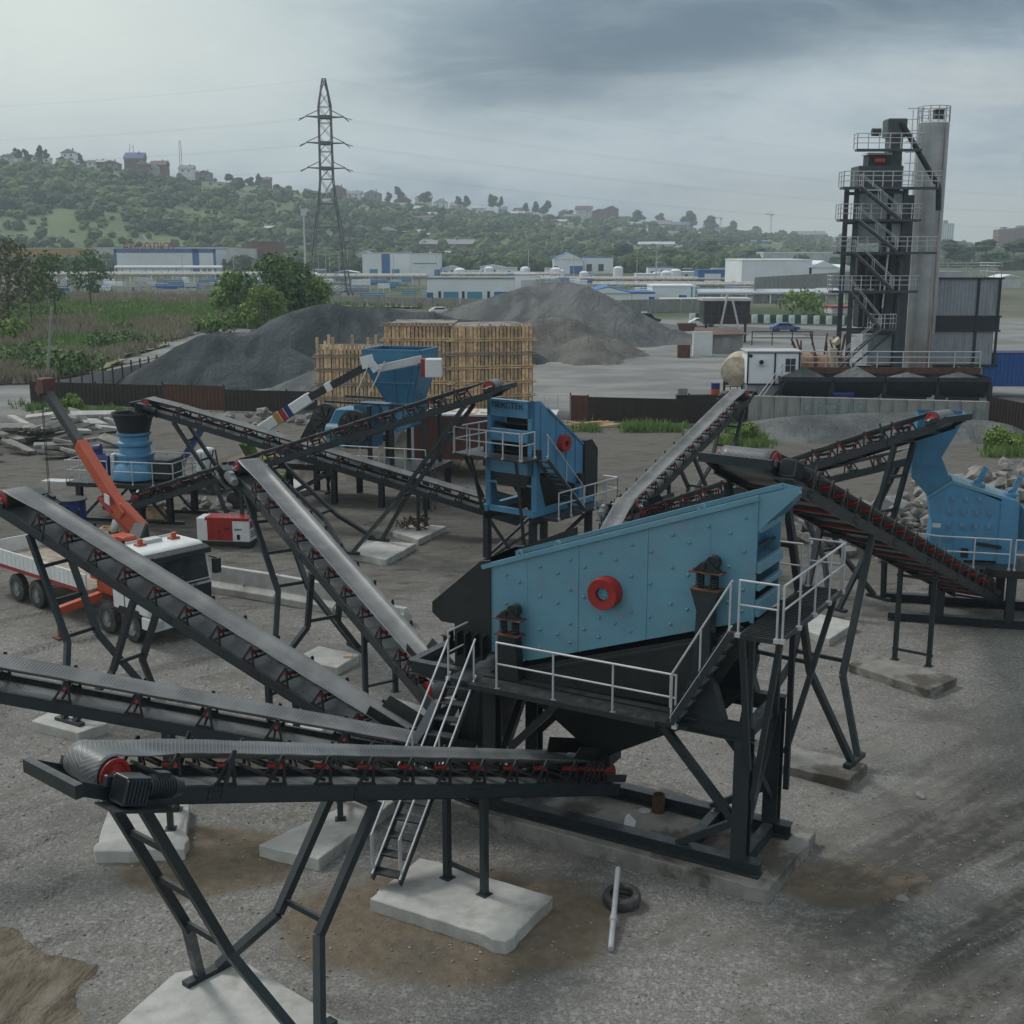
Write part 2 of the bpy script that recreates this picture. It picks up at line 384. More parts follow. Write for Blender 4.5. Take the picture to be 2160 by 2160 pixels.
    m=M(); s=.3
    while s<L: m.bar(C(s,-w+.01,-.38),C(s,w-.01,-.38),.07,.06); s+=1.1
    m.build('cross_bracing',steel,t)
    if skirt:
        m=M()
        for sg in (-1,1): m.add([C(.1,sg*(hw-.1),.3),C(skirt,sg*(hw-.1),.3),C(skirt-.1,sg*(hw-.02),.62),C(.1,sg*(hw-.02),.62)],[(0,1,2,3)])
        m.add([C(.1,-hw+.1,.3),C(.1,hw-.1,.3),C(.1,hw-.02,.62),C(.1,-hw+.02,.62)],[(0,1,2,3)])
        o=m.build('loading_skirt',black,t); sm=o.modifiers.new('solid','SOLIDIFY'); sm.thickness=.02
    # pull-cord posts near the head
    for sg in (-1,1): M().bar(C(L-1.9,sg*(w+.02),-.35),C(L-1.95,sg*(w+.02),.42),.03,.07).build('guide_post',steel,t)
    # supports
    for sp in supports:
        kind=sp[0]
        if kind=='trestle':
            _,s1,s2,sb,fz,spl=sp[:6]; kf=sp[6] if len(sp)>6 else .62
            for which,(st_,xo) in enumerate(((s1,.2),(s2,-.2))):
                kp=[]
                for sg in (-1,1):
                    top=C(st_,sg*(w-.02),-.42); bx=sb*ca+(xo if s1<s2 else -xo)*-1
                    foot=Vector((bx,sg*spl,fz+.1)); kn=top.lerp(Vector((bx,top.y,fz+.1)),kf)
                    m=M(); m.bar(top,kn,.15,.15,(0,1,0)); m.bar(kn,foot,.15,.15,(0,1,0)); m.build('leg',steel,t)
                    kp.append((top,kn))
                (t1,k1),(t2,k2)=kp
                for f in ((.3,.62,.95) if which==0 else (.04,.9)):
                    M().bar(t1.lerp(k1,f),t2.lerp(k2,f),.06,.1).build('rung',steel,t)
            for sg in (-1,1):
                bx=sb*ca
                M().box(bx-.5,bx+.5,sg*spl-.09,sg*spl+.09,fz+.005,fz+.12).build('base_channel',steel,t)
        else:
            _,s1,fz=sp
            x=C(s1,0,-.4)
            for sg in (-1,1):
                M().bar((x.x,sg*(w-pin),fz),(x.x,sg*(w-pin),x.z),.13,.13,(1,0,0)).box(x.x-.12,x.x+.12,sg*(w-pin)-.12,sg*(w-pin)+.12,fz,fz+.02).build('post',steel,t)
            for zz in ((fz+.35,x.z-.25) if x.z-fz>1.2 else (fz+.3,)):
                M().bar((x.x,-w+.1,zz),(x.x,w-.1,zz),.07,.07).build('crossbar',steel,t)
    return t,C
_IDL={}
# feet parameters are distances from the tail along the conveyor
cvA,_=conveyor('front belt conveyor with large black ribbed head drum and gear motor at lower left',(-5.97,16.5,5.42),(1.8,25.6,1.3),motor=1,step=1.02,W=1.12,pin=.06,
   supports=[('trestle',12.15,7.3,9.9,.22,1.35,.66),('post',4.3,.25)])
cvB,_=conveyor('low dark conveyor entering from the left edge behind the front conveyor',(-16.5,24.2,5.2),(-.9,26.2,1.25),motor=-1,step=1.5,
   supports=[('post',6.8,.25),('post',3.0,.25),('trestle',15.2,11,13,.2,1.35)])
cvC,_=conveyor('long conveyor crossing in front of the crane truck with pale ribbed belt',(-14.03,34,5.8),(-2.2,26.8,1.3),motor=-1,step=1.15,
   supports=[('trestle',13.2,9,11,.22,1.4),('post',4.2,.25)])
cvD,_=conveyor('conveyor with shiny pale belt rising from the big screen towards the generator',(-8.82,40.6,5.52),(-1.85,30.36,1.5),motor=1,step=1.1,
   supports=[('trestle',12.0,6.8,7.9,.22,1.35),('post',3.4,.25)])
cvE,_=conveyor('longest far conveyor rising to the right towards the timber formwork',(-.75,48.5,7.35),(-17,55.2,1.5),motor=0,step=1.2,
   supports=[('trestle',17.3,7.6,12.2,.25,1.3,.66),('post',6.0,.2)],skirt=0)
cvF,_=conveyor('conveyor rising leftwards above the cone crusher, crossing under the far one',(-17.3,58.5,5.45),(0.3,53.2,1.2),motor=1,step=1.2,
   supports=[('trestle',17.2,8.8,13.9,.2,1.2,.66),('post',4.6,.25)])
cvG,_=conveyor('steep conveyor with pale belt rising to the brown fence right of centre',(11.5,62,5.45),(4.73,52.1,1.5),motor=1,step=.95,
   supports=[('trestle',11.9,6.2,9.2,.1,1.2),('post',3.6,.1)],skirt=0)
cvH,_=conveyor('conveyor feeding the blue impact crusher hopper at the right',(14.0,39.9,7.25),(5.9,51.2,1.6),motor=0,step=1.2,
   supports=[('trestle',13.4,8.5,11.9,.25,1.2,.66)])
cvI,_=conveyor('big conveyor seen from beneath with red rollers, its chevron drum over the big screen',(5.2,26.6,8.15),(15.9,40.7,1.3),motor=1,step=.95,W=1.45,pin=.2,
   supports=[('trestle',18.4,12.6,15.3,.25,1.5,.66),('post',6.3,.25)])
cvJ,_=conveyor('short conveyor head with smooth grey belt just behind the big screen',(4.2,44,3.5),(.8,33,1.1),motor=1,step=1.3,W=.95,supports=[('post',8.5,.1)])
cvK,_=conveyor('farther thin conveyor with red pulley behind the crusher feed conveyor',(16.8,50,4.5),(9.2,55.2,1.3),motor=0,step=1.3,W=.8,
   supports=[('trestle',8.6,5.2,7,.1,1.0)],skirt=0)
# ======================= big vibrating screen =======================
def rail(name,pts,parent,h=1.05,mids=(.55,),post=1.2,r=.024,m=None,foot=True,off=None,posts_at=None):
    """tube railing along a polyline of deck points"""
    mb=M(); pts=[Vector(p) for p in pts]; up=Vector((0,0,h))
    mb.path([p+up for p in pts],r)
    for f in mids: mb.path([p+up*f for p in pts],r*.9)
    for a,b in zip(pts,pts[1:]):
        n=max(1,round((b-a).length/post))
        for i in range(n+1):
            p=a.lerp(b,i/n); mb.cyl(p,p+up,r,n=6)
            if foot: mb.box(p.x-.05,p.x+.05,p.y-.05,p.y+.05,p.z-.06,p.z+.02)
    return mb.build(name,m or galv,parent,smooth=True,off=off)
def deck(name,pts,parent,t=.1,m=None,off=None):
    pts=[Vector(p) for p in pts]; return M().prism(pts,(0,0,-t)).build(name,m or steel,parent,off=off)
def stair(parent,top,bot,w,n,side,rails=(1,1),off=None,mt=None,rm=None,h=.95):
    """flight of steps from bot to top; side = unit vector across"""
    top,bot,side=Vector(top),Vector(bot),Vector(side).normalized(); run=(top-bot); fw=Vector((run.x,run.y,0)).normalized()
    for i in range(n):
        p=bot.lerp(top,(i+.5)/n); M().prism([p-side*w/2-fw*.13,p+side*w/2-fw*.13,p+side*w/2+fw*.13,p-side*w/2+fw*.13],(0,0,-.035)).build('step',mt or steel,parent,off=off)
    for sg,rr in zip((-1,1),rails):
        a,b=bot+side*sg*w/2,top+side*sg*w/2; M().bar(a,b,.04,.17).build('stringer',mt or steel,parent,off=off)
        if rr:
            mb=M(); u=Vector((0,0,h)); mb.path([a+u*.35,a+u,b+u],.024)
            mb.path([a+u*.12,b+u*.12+fw*.02],.024)
            for f in (.02,.5,.98): p=a.lerp(b,f); mb.cyl(p,p+u,.022,n=6)
            mb.build('stair_rail',rm or galv,parent,smooth=True,off=off)
scr=root('vibrating_screen','largest blue vibrating screen with red flywheel cover and bolted side plate, in front','screening machine',(4.62,22.9,0),R(-30),'vibrating screens')
zt=lambda x:7.98+x*(7.98-5.81)/6.2      # top edge of the side plate
zb=lambda x:5.56+x*(5.56-3.86)/5.1      # bottom edge
bm=M(); small=bm
cols=[-6.05,-5.62,-5.3,-4.78,-4.35,-4.05,-3.72,-3.36,-3.0,-2.64,-2.22,-1.75,-1.4,-1.0,-.55,-.25]
for i,x in enumerate(cols):
    for fz in (.88,.60,.28,.1) if i%2 else (.78,.5,.2):
        z=zb(x)+(zt(x)-zb(x))*fz
        if (x+3.17)**2+(z-5.7)**2<.16: continue
        bm.lathe([(.04,0),(.04,.02),(.018,.045)],(x,.25,z),n=8,axis=(0,-1,0))
    for k in range(7):
        z=zb(x)+(zt(x)-zb(x))*random.uniform(.06,.94); xx=x+random.choice((-.12,.12,.0)); small.box(xx-.035,xx+.035,.247,.26,z-.01,z+.01)
for k in range(24):
    z=5.6+k*.1; small.cyl((-.04,.22,z),(-.04,.205,z),.012,n=6); z=3.95+k*.078; small.cyl((-6.15,.25,z),(-6.15,.235,z),.012,n=6)
def near_side(y,name,th):
    pts=[(-6.22,y,3.92),(-5.05,y,3.86),(.0,y,5.56),(0,y,zt(0)),(-6.22,y,zt(-6.22))]
    q=M().prism(pts,(0,th,0))
    if y<1: q.add(bm.v,bm.f)
    return q.build(name,blue,scr)
near=near_side(.25,'side_plate',.02); far=near_side(1.70,'side_plate',.02)
# top flange, seams, ribs
for y in (.22,1.70):
    M().bar((-6.22,y+.01,zt(-6.22)+.03),(.0,y+.01,zt(0)+.03),.09,.10).build('top_flange',blue,near if y<1 else far)
for x in (-3.89,-2.32): M().box(x-.035,x+.035,.235,.26,zb(x)+.01,zt(x)-.03).build('stiffener',blue,near)
M().box(-.08,0.0,.22,.26,5.5,7.95).build('stiffener',blue,near)
for x in (-5.1,-.95): M().box(x-.008,x+.008,.244,.26,zb(x)+.01,zt(x)-.03).build('seam',blue,near)
for x in (-5.28,-4.36,-1.15):
    z=zt(x)+.07; e=M().lathe([(.035,-.02),(.085,-.02),(.085,.02),(.035,.02),(.035,-.02)],(x,.24,z+.05),n=14,axis=(0,1,0),caps=False); e.bar((x-.09,.24,z-.03),(x+.09,.24,z-.03),.04,.06); e.build('lifting_eye',blue,near)
# flywheel cover
fw=M().lathe([(.145,-.0),(.15,.30),(.325,.31),(.34,.28),(.34,-.02)],(-3.17,.25,5.70),n=36,axis=(0,-1,0),caps=False).build('flywheel_cover',red,scr,smooth=True)
h=M().cyl((-3.17,.3,5.7),(-3.17,.05,5.7),.14,n=20); 
for k in range(6): a=k*R(60); h.cyl((-3.17+.09*math.cos(a),.05,5.7+.09*math.sin(a)),(-3.17+.09*math.cos(a),.02,5.7+.09*math.sin(a)),.018,n=6)
h.build('hub',blue,fw,smooth=True)
M().lathe([(.145,0),(.15,.3),(.34,.31),(.34,0)],(-3.17,1.7,5.70),n=30,axis=(0,1,0),caps=False).build('flywheel_cover',red,scr,smooth=True)
M().cyl((-3.17,.2,5.7),(-3.17,1.75,5.7),.17,n=16).build('exciter_tube',blue,scr,smooth=True)
# cross decks and feed end
for z0,z1 in ((4.35,5.5+.35),(5.1,6.9)):
    M().prism([(-6.1,.27,z0),(-.1,.27,z1),(-.1,1.69,z1),(-6.1,1.69,z0)],(0,0,.05)).build('screen_deck',black,scr)
for x,z,hh in ((0,5.62,.34),(0,6.15,.12),(0,6.5,.22),(0,7.32,.26)): M().box(x-.02,x+.08,.27,1.69,z,z+hh).build('end_beam',blue,scr,bevel=.01)
M().box(-.5,-.02,.275,1.69,5.6,5.62).build('end_plate',blue,scr)
M().add([(-.3,.27,6.72),(-.3,1.69,6.72),(-.3,1.69,7.3),(-.3,.27,7.3)],[(0,1,2,3)]).add([(-.3,.27,6.72),(-.3,1.69,6.72),(0.05,1.69,6.6),(0.05,.27,6.6)],[(0,1,2,3)]).build('inner_plate',blue2,scr)
fb=M(); 
fb.prism([(0,.25,7.35),(0,.25,zt(0)+.08),(.82,.25,8.30),(.80,.25,8.18)],(0,.02,0)); fb.prism([(0,1.7,7.35),(0,1.7,zt(0)+.08),(.35,1.7,8.0),(.33,1.7,7.7)],(0,.02,0))
fb.add([(.0,.27,7.4),(0,1.69,7.4),(.3,1.69,7.7),(.8,.27,8.18)],[(0,1,2,3)]).add([(.0,.27,7.45),(0,1.69,7.45),(.32,1.69,7.75),(.8,.27,8.2)],[(0,1,2,3)])
fb.bar((.79,.24,8.2),(.32,1.7,7.75),.07,.05); fb.build('feed_box',blue,scr)
for y in (.6,1.0,1.4): M().bar((.03,y,7.42),(.66-(y-.3)*.33,y,8.02-(y-.3)*.3),.03,.06).build('feed_rib',blue,scr)
# discharge chute (left end), black
prof=[(-6.24,5.98),(-6.0,6.02),(-6.0,3.9),(-6.7,3.3),(-6.95,3.3),(-6.95,4.42),(-7.3,4.42),(-7.55,4.6),(-7.55,4.85)]
ch=M()
for y in (.2,1.74): ch.prism([(x,y,z) for x,z in prof],(0,.03,0))
ch.prism([(-6.24,.23,5.98),(-7.55,.23,4.85),(-7.55,1.74,4.85),(-6.24,1.74,5.98)],(0,0,-.02))
ch.prism([(-7.55,.23,4.85),(-7.55,.23,4.6),(-7.55,1.74,4.6),(-7.55,1.74,4.85)],(.02,0,0))
ch.build('discharge_chute',black,scr,bevel=.01)
M().prism([(-6.0,1.72,5.85),(-4.65,1.72,6.3),(-4.65,1.72,6.62),(-6.0,1.72,6.02)],(0,.03,0)).build('splash_guard',black,scr)
for k in range(5): M().box(-7.0+k*.22,-6.97+k*.22,-.02,.2,3.75,4.3).build('chute_rib',black,scr)
M().prism([(-6.8,-.02,3.3),(-6.1,-.02,3.3),(-6.35,-.02,1.4),(-6.6,-.02,1.4)],(0,1.9,0)).build('chute_leg',black,scr)
# long lower hopper: skirt then pyramid
sk=M()
for y in (.12,1.85):
    sk.prism([(-5.6,y,3.72),(-5.3,y,3.68),(-.05,y,5.42),(-.05,y,5.1),(-1.0,y,3.55),(-5.6,y,3.45)],(0,.02,0))
sk.build('hopper_skirt',black,scr)
M().bar((-4.9,.1,3.70),(-.4,.1,5.20),.05,.05).build('skirt_edge',steel,scr)
hp=M(); T4=[(-5.6,.12,3.5),(-.6,.12,3.5),(-.6,1.85,3.5),(-5.6,1.85,3.5)]; B4=[(-3.75,.7,1.85),(-3.3,.7,1.85),(-3.3,1.2,1.85),(-3.75,1.2,1.85)]
hp.add(T4+B4,[(0,1,5,4),(1,2,6,5),(2,3,7,6),(3,0,4,7),(4,5,6,7)]); hp.box(-3.8,-3.25,.65,1.25,1.6,1.86)
hp.build('hopper',black,scr)
# support frame
for y in (0,1.95):
    M().ibeam((-6.5,y,.46),(.45,y,.46),.3,.3,.03).build('base_beam',steel,scr)
    M().ibeam((-8.0 if y==0 else -8.4,y,3.3),(.2,y,3.3),.22,.34,.03).build('main_beam',steel,scr)
    for x in (0,-5.85):
        M().ibeam((x,y,.62),(x,y,3.13),.32,.30,.035,up=(0,1,0)).build('column',steel,scr)
    M().bar((-1.75,y,3.1),(-.12,y,1.35),.16,.16).build('brace',steel,scr)
    M().bar((-4.2,y,3.1),(-5.7,y,1.5),.16,.16).build('brace',steel,scr)
    M().bar((-1.35,y,.6),(-.15,y,1.35) ,.15,.15).build('brace',steel,scr)
M().ibeam((-8.0,0,3.3),(-8.0,1.95,3.3),.2,.3).build('cross_beam',steel,scr)
for x,z in ((0,3.3),(-5.85,3.3),(0,.46),(-5.85,.46),(-1.2,.46)): M().bar((x,.15,z),(x,1.8,z),.22,.26).build('cross_beam',steel,scr)
M().bar((0,.15,1.0),(0,1.8,3.0),.16,.16,(1,0,0)).build('brace',steel,scr); M().bar((0,.15,2.9),(0,1.8,1.2),.14,.14,(1,0,0)).build('brace',steel,scr)
M().bar((-5.85,.15,1.0),(-5.85,1.8,3.0),.16,.16,(1,0,0)).build('brace',steel,scr)
pg=mat('grey_plate',(.17,.20,.225),.5,var=.1,dust=.3)
M().prism([(-6.95,-.75,2.9),(-6.75,-.75,2.75),(-7.6,-.75,1.15),(-7.9,-.75,1.2)],(0,.03,0)).build('chute_panel',pg,scr)
M().prism([(-6.75,-.75,2.75),(-7.6,-.75,1.15),(-7.6,.3,1.15),(-6.75,.3,2.75)],(0.03,0,0)).build('chute_back',black,scr)
M().prism([(-6.5,.6,3.1),(-6.15,.6,3.0),(-6.7,.6,2.1),(-6.1,.6,1.4),(-6.35,.6,1.35),(-7.0,.6,2.1)],(0,.5,0)).build('bent_chute',pg,scr)
# spring mounts (4)
for (x,zbm,zs,wt,wb) in ((-5.4,3.47,4.47,.42,.62),(-.9,3.47,6.12,.52,.4)):
    for y in (0.0,1.95):
        sg=-1 if y==0 else 1
        pm=M()
        if zs<5: pm.prism([(x-wb/2,y-.14,zbm),(x+wb/2,y-.14,zbm),(x+wt/2,y-.14,zs),(x-wt/2,y-.14,zs)],(0,.28,0))
        else: pm.prism([(x-.5,y-.14,zbm),(x+.5,y-.14,zbm),(x+.16,y-.14,zbm+1.0),(x+.16,y-.14,zs-.42),(x+.3,y-.14,zs),(x-.3,y-.14,zs),(x-.16,y-.14,zs-.42),(x-.2,y-.14,zbm+1.0)],(0,.28,0))
        p=pm.build('spring_post',black if zs<5 else steel,scr,bevel=.01)
        M().box(x-.3,x+.3,y-.17,y+.17,zs,zs+.025).build('spring_plate',rust,p)
        for dx in (-.15,.15):
            c=M(); n=60; pts=[(x+dx+.075*math.cos(i*.63),y+.075*math.sin(i*.63),zs+.04+.30*i/n) for i in range(n+1)]; c.path(pts,.017,n=5); c.cyl((x+dx,y,zs),(x+dx,y,zs+.36),.03,n=6); c.build('spring',black,p)
        M().box(x-.34,x+.34,y-.16,y+.16,zs+.35,zs+.375).build('spring_plate',rust,p)
        b=M(); b.prism([(x-.28,y-.12,zs+.375),(x+.28,y-.12,zs+.375),(x+.16,y-.12,zs+.5),(x+.05,y-.12,zs+.6),(x-.1,y-.12,zs+.56)],(0,.2,0))
        b.cyl((x+.1,y+.14,zs+.55),(x+.1,y-.06,zs+.55),.14,n=12); b.cyl((x-.05,y-.18,zs+.5),(x-.05,y+.1,zs+.5),.06,n=8); b.build('mount_bracket',black,p)
# walkway along the near side
deck('walkway',[(-6.0,-.75,3.46),(-2.05,-.75,3.46),(-2.05,-.18,3.46),(-6.0,-.18,3.46)],scr,.05,MATS['black_steel'])
deck('walkway',[(-2.05,-.70,3.46),(-.95,-.70,3.46),(-.95,-.18,3.46),(-2.05,-.18,3.46)],scr,.05,MATS['black_steel'])
for x in (-5,-3.6,-2.2): M().bar((x,-.7,3.38),(x,0,3.2),.06,.08).build('bracket',steel,scr)
M().bar((-6,-.76,3.42),(-1.6,-.76,3.42),.03,.12).build('kick_plate',steel,scr)
rail('handrail',[(-5.3,-.72,3.46),(-1.2,-.72,3.46)],scr,post=1.3)
stair(scr,(-6.3,-.5,3.44),(-5.85,-4.1,.42),.62,12,(1,.12,0))
deck('landing',[(-6.62,-.62,3.46),(-5.98,-.62,3.46),(-5.98,.9,3.46),(-6.62,.9,3.46)],scr,.05)
rail('handrail',[(-6.6,-.6,3.46),(-6.6,.25,3.46)],scr,post=.9)
# upper platform round the feed end
Z5=5.58
deck('upper_deck',[(.05,-.82,Z5),(.88,-.82,Z5),(.95,3.2,Z5),(.18,3.2,Z5)],scr,.09)
gr=M(); 
for k in range(38): y=-.76+k*.105; gr.box(.1,.86,y,y+.03,Z5+.002,Z5+.02)
gr.build('grating',black,scr)
rail('handrail',[(.05,-.8,Z5),(.8,-.8,Z5)],scr,post=.8); rail('handrail',[(.9,-.78,Z5),(.95,3.15,Z5)],scr,post=1.0)
rail('handrail',[(.2,3.15,Z5),(.9,3.15,Z5)],scr,post=.7); rail('handrail',[(-.5,2.6,Z5),(.2,2.6,Z5)],scr,post=.7)
for a,b in (((.1,-.1,Z5-.1),(.1,-.1,3.4)),((.85,-.75,Z5-.1),(.25,-.1,2.0)),((.9,2.7,Z5-.1),(.25,1.95,2.2)),((.2,1.3,Z5-.1),(.2,1.3,3.3)),((.1,-.7,Z5-.1),(.15,-.16,2.6)),((.3,1.9,Z5-.1),(.3,1.95,1.4))):
    M().bar(a,b,.11,.11,(0,1,0)).build('platform_leg',steel,scr)
stair(scr,(-.12,-.5,Z5),(-1.3,-.5,3.5),.5,8,(0,1,0),rails=(1,0),h=1.0)
# ======================= second screen, centre =======================
s2=root('vibrating_screen','smaller blue vibrating screen on blue stand behind, with two open slots in its end','screening machine',(-1.0,49.9,0),R(-37),'vibrating screens')
D2=3.6; WB=2.3   # length, width
x0=.05;x1=WB
f=M(); 
for (a,b,c,d) in ((x0,x1,6.05,6.75),(x0,x1,5.05,5.55),(x0,x1,3.75,4.4),(x0,x0+.2,3.75,6.75),(x1-.2,x1,3.75,6.75)): f.box(a,b,-.1,.12,c,d)
f.build('end_frame',blue3,s2,bevel=.01)
M().box(x0+.1,x1-.1,1.1,1.15,4.2,6.4).build('inner_plate',black,s2)
for z in (4.6,5.75): M().prism([(x0+.1,.1,z),(x1-.1,.1,z),(x1-.1,D2,z-1.3),(x0+.1,D2,z-1.3)],(0,0,.06)).build('screen_deck',black,s2)
for x in (x0,x1-.03):
    sp=M().prism([(x,-.08,3.9),(x,.9,3.75),(x,D2,2.75),(x,D2,4.55),(x,1.0,6.35),(x,.5,6.72),(x,-.08,6.75)],(.03,0,0)).build('side_plate',blue3,s2)
    M().bar((x+.02,.9,6.42),(x+.02,D2,4.6),.12,.07).build('top_flange',blue3,sp)
    for y in (.5,1.6,2.3,3.0): M().box(x-.02 if x<1 else x+.02,x+.03 if x<1 else x+.07,y,y+.07,3.9-(y-.5)*.34,6.55-max(0,y-.5)*.66).build('stiffener',blue3,sp)
b=M()
for k in range(26):
    y=random.choice((.3,.8,1.25,1.9,2.7,3.3)); z=random.uniform(4.2-(y)*.3,6.2-y*.62); b.cyl((x1-.03,y,z),(x1+.04,y,z),.04,n=8)
SB=b
M().lathe([(.12,0),(.13,.28),(.34,.28),(.34,0)],(x1+.03,1.95,4.85),n=28,axis=(1,0,0),caps=False).build('flywheel_cover',red,s2,smooth=True)
c=M()
c.prism([(x0-.05,D2+.02,2.6),(x0-.05,D2+.02,4.75),(x0-.05,D2+.55,4.75),(x0-.05,D2+1.0,4.3),(x0-.05,D2+1.0,2.3),(x0-.05,D2+.7,2.0)],(WB+.1,0,0)); c.build('discharge_chute',black,s2)
hp=M(); hp.add([(x0+.3,.5,3.7),(x1-.1,.5,3.7),(x1-.1,3.4,2.9),(x0+.3,3.4,2.9),(1.3,1.5,1.6),(1.8,1.5,1.6),(1.8,2.1,1.6),(1.3,2.1,1.6)],[(0,1,5,4),(1,2,6,5),(2,3,7,6),(3,0,4,7),(4,5,6,7)]); hp.build('hopper',black,s2)
M().prism([(x0+.25,-.02,3.75),(x1-.15,-.02,3.75),(x1-.35,-.02,3.2),(x0+.5,-.02,3.2)],(0,.6,0)).build('hopper_front',black,s2)
# blue stand
for x in (.0,x1+.05):
    for y,zz in ((0,4.4),(3.1,3.0)):
        M().prism([(x-.13,y,2.3),(x+.13,y,2.3),(x+.13,y,zz),(x-.13,y,zz)],(0,.22,0)).build('stand_leg',blue3,s2,bevel=.01)
        M().box(x-.2,x+.2,y-.02,y+.26,zz,zz+.4).build('spring_box',black,s2)
    M().bar((x,-.2,2.2),(x,4.2,2.2),.24,.26).build('stand_beam',blue3,s2)
    M().prism([(x-.05,.22,2.33),(x-.05,.75,2.33),(x-.05,.22,3.8)],(.1,0,0)).build('gusset',blue3,s2)
for y in (0,3.2): M().bar((0,y,2.2),(x1,y,2.2),.2,.22).build('stand_beam',blue3,s2)
M().cyl((0,.05,3.3),(x1,.05,3.3),.06,n=8).build('tie_tube',blue3,s2)
for x in (0,x1+.05):
    M().ibeam((x,-.3,1.9),(x,4.4,1.9),.2,.3).build('main_beam',steel,s2)
    for y in (-.05,4.0): M().bar((x,y,.05),(x,y,1.78),.26,.26,(0,1,0)).build('column',steel,s2)
    M().bar((x,.2,.2),(x,3.9,1.6),.12,.12).build('brace',steel,s2)
M().bar((.1,-.05,1.7),(1.6,-.05,.1),.1,.1,(0,1,0)).build('brace',steel,s2); M().bar((x1,-.05,1.5),(.4,-.05,.2),.1,.1,(0,1,0)).build('brace',steel,s2)
zz=4.55
deck('upper_deck',[(-.9,-1.2,zz),(x1+.5,-1.2,zz),(x1+.5,-.25,zz),(-.9,-.25,zz)],s2)
deck('upper_deck',[(-.9,-.25,zz),(-.2,-.25,zz),(-.2,2.2,zz),(-.9,2.2,zz)],s2)
rail('handrail',[(-.85,-1.15,zz),(x1+.2,-1.15,zz)],s2,post=.95,r=.03); rail('handrail',[(-.85,-1.1,zz),(-.85,2.1,zz)],s2,post=.9,r=.03); rail('handrail',[(x1+.3,-1.15,zz),(x1+.3,-.3,zz)],s2,post=.8,r=.03)
for a,b_ in (((-.1,-1.0,zz-.1),(-.1,-.2,2.0)),((x1-.1,-1.0,zz-.1),(x1-.1,-.3,.1)),((-.6,-.8,zz-.1),(-.15,-.1,2.6))): M().bar(a,b_,.1,.1,(0,1,0)).build('platform_leg',steel,s2)
stair(s2,(x1+.55,-.2,zz),(x1+.75,2.2,2.1),.6,9,(1,0,0),rails=(0,1))
deck('walkway',[(x1+.25,.2,2.05),(x1+1.0,.2,2.05),(x1+1.0,4.8,2.05),(x1+.25,4.8,2.05)],s2)
rail('handrail',[(x1+1.0,.4,2.05),(x1+1.0,4.8,2.05),(x1+.3,4.8,2.05)],s2,post=.9,r=.03)
def text(body,loc,rot,size,m,parent,name='lettering',ext=.01,align='CENTER'):
    cu=bpy.data.curves.new(name,'FONT'); cu.body=body; cu.size=size; cu.extrude=ext; cu.align_x=align; cu.align_y='CENTER'
    o=bpy.data.objects.new(name,cu); COL.objects.link(o); dg=bpy.context.evaluated_depsgraph_get(); me=bpy.data.meshes.new_from_object(o.evaluated_get(dg))
    bpy.data.objects.remove(o); me.materials.clear(); me.materials.append(m)
    o=bpy.data.objects.new(name,me); COL.objects.link(o); o.parent=parent; o.location=loc; o.rotation_euler=rot; return o
text('ТЯЖСТЕК',((x0+x1)/2-.1,-.115,6.5),(math.pi/2,0,0),.34,black,s2)
# ======================= concrete pads =======================
def slab(label,px,z=.25,th=.3,rag=.014,m=None,group='concrete footing slabs under the conveyors',name='concrete_slab',cat='slab'):
    c=[G(u,v,z) for u,v in px]; rnd=random.Random(int(px[0][0])); pts=[]
    for a,b in zip(c,c[1:]+c[:1]):
        n=max(3,int((b-a).length/.22)); d=(b-a).normalized(); nn=Vector((-d.y,d.x,0)); dent=rnd.randint(1,n-1)
        for i in range(n):
            p=a.lerp(b,i/n); k=rnd.uniform(-rag,rag)
            if i==dent and (b-a).length>1.8: k+=.06
            if i in (0,): k*=.3
            pts.append(p+nn*k)
    cx=sum((p.x for p in pts))/len(pts); cy=sum((p.y for p in pts))/len(pts)
    o=M().prism([(p.x,p.y,z) for p in pts],(0,0,-th)).build(name,m or concrete,None,off=(cx,cy,0),bevel=.02); o.location=(cx,cy,0)
    tag(o,label,cat,group); return o
slab('large white slab under the two posts and the foot of the stairs',[(780,1895),(885,1808),(1166,1890),(1068,1985)])
slab('pale slab at the bottom edge beneath the legs of the front conveyor',[(200,2200),(370,2050),(520,2030),(810,2205),(640,2390)])
slab('pale slab left of the front conveyor legs, under the single post',[(200,1795),(235,1690),(400,1690),(390,1790)])
slab('wide grey slab partly hidden under the front conveyor beam',[(545,1782),(790,1668),(832,1690),(672,1812)])
slab('bright white block slab near the left edge, in front of the truck',[(66,1520),(112,1497),(228,1525),(165,1546)],th=.35)
slab('small white slab between the posts of two conveyors, centre left',[(572,1540),(622,1518),(688,1535),(650,1560)])
slab('narrow strip of slab beside the long conveyor, centre left',[(668,1512),(690,1500),(752,1548),(722,1552)])
slab('whitish slab under the legs of the shiny conveyor',[(618,1390),(672,1362),(758,1380),(712,1408)])
slab('slab under the tied post pair near the stairs top, left of the screen',[(790,1500),(830,1470),(930,1500),(880,1530)])
slab('white slab in the open yard under the far conveyor legs, centre',[(735,1165),(775,1140),(878,1146),(815,1180)])
slab('grey slab with a heap of scrap on it, centre yard',[(828,1120),(880,1104),(942,1110),(882,1138)])
slab('white slab far left of the wagon, under two posts',[(585,1022),(620,1010),(662,1030),(625,1038)])
slab('long cracked slab strip right of the big screen',[(1590,1600),(1640,1565),(1830,1612),(1790,1645)],m=oldconc)
slab('long worn slab strip at the right under the tied post pair',[(1790,1400),(1840,1378),(2020,1430),(1960,1455)],m=oldconc)
slab('small pale slab under the crusher feed conveyor legs',[(1690,1325),(1730,1295),(1805,1312),(1750,1348)])
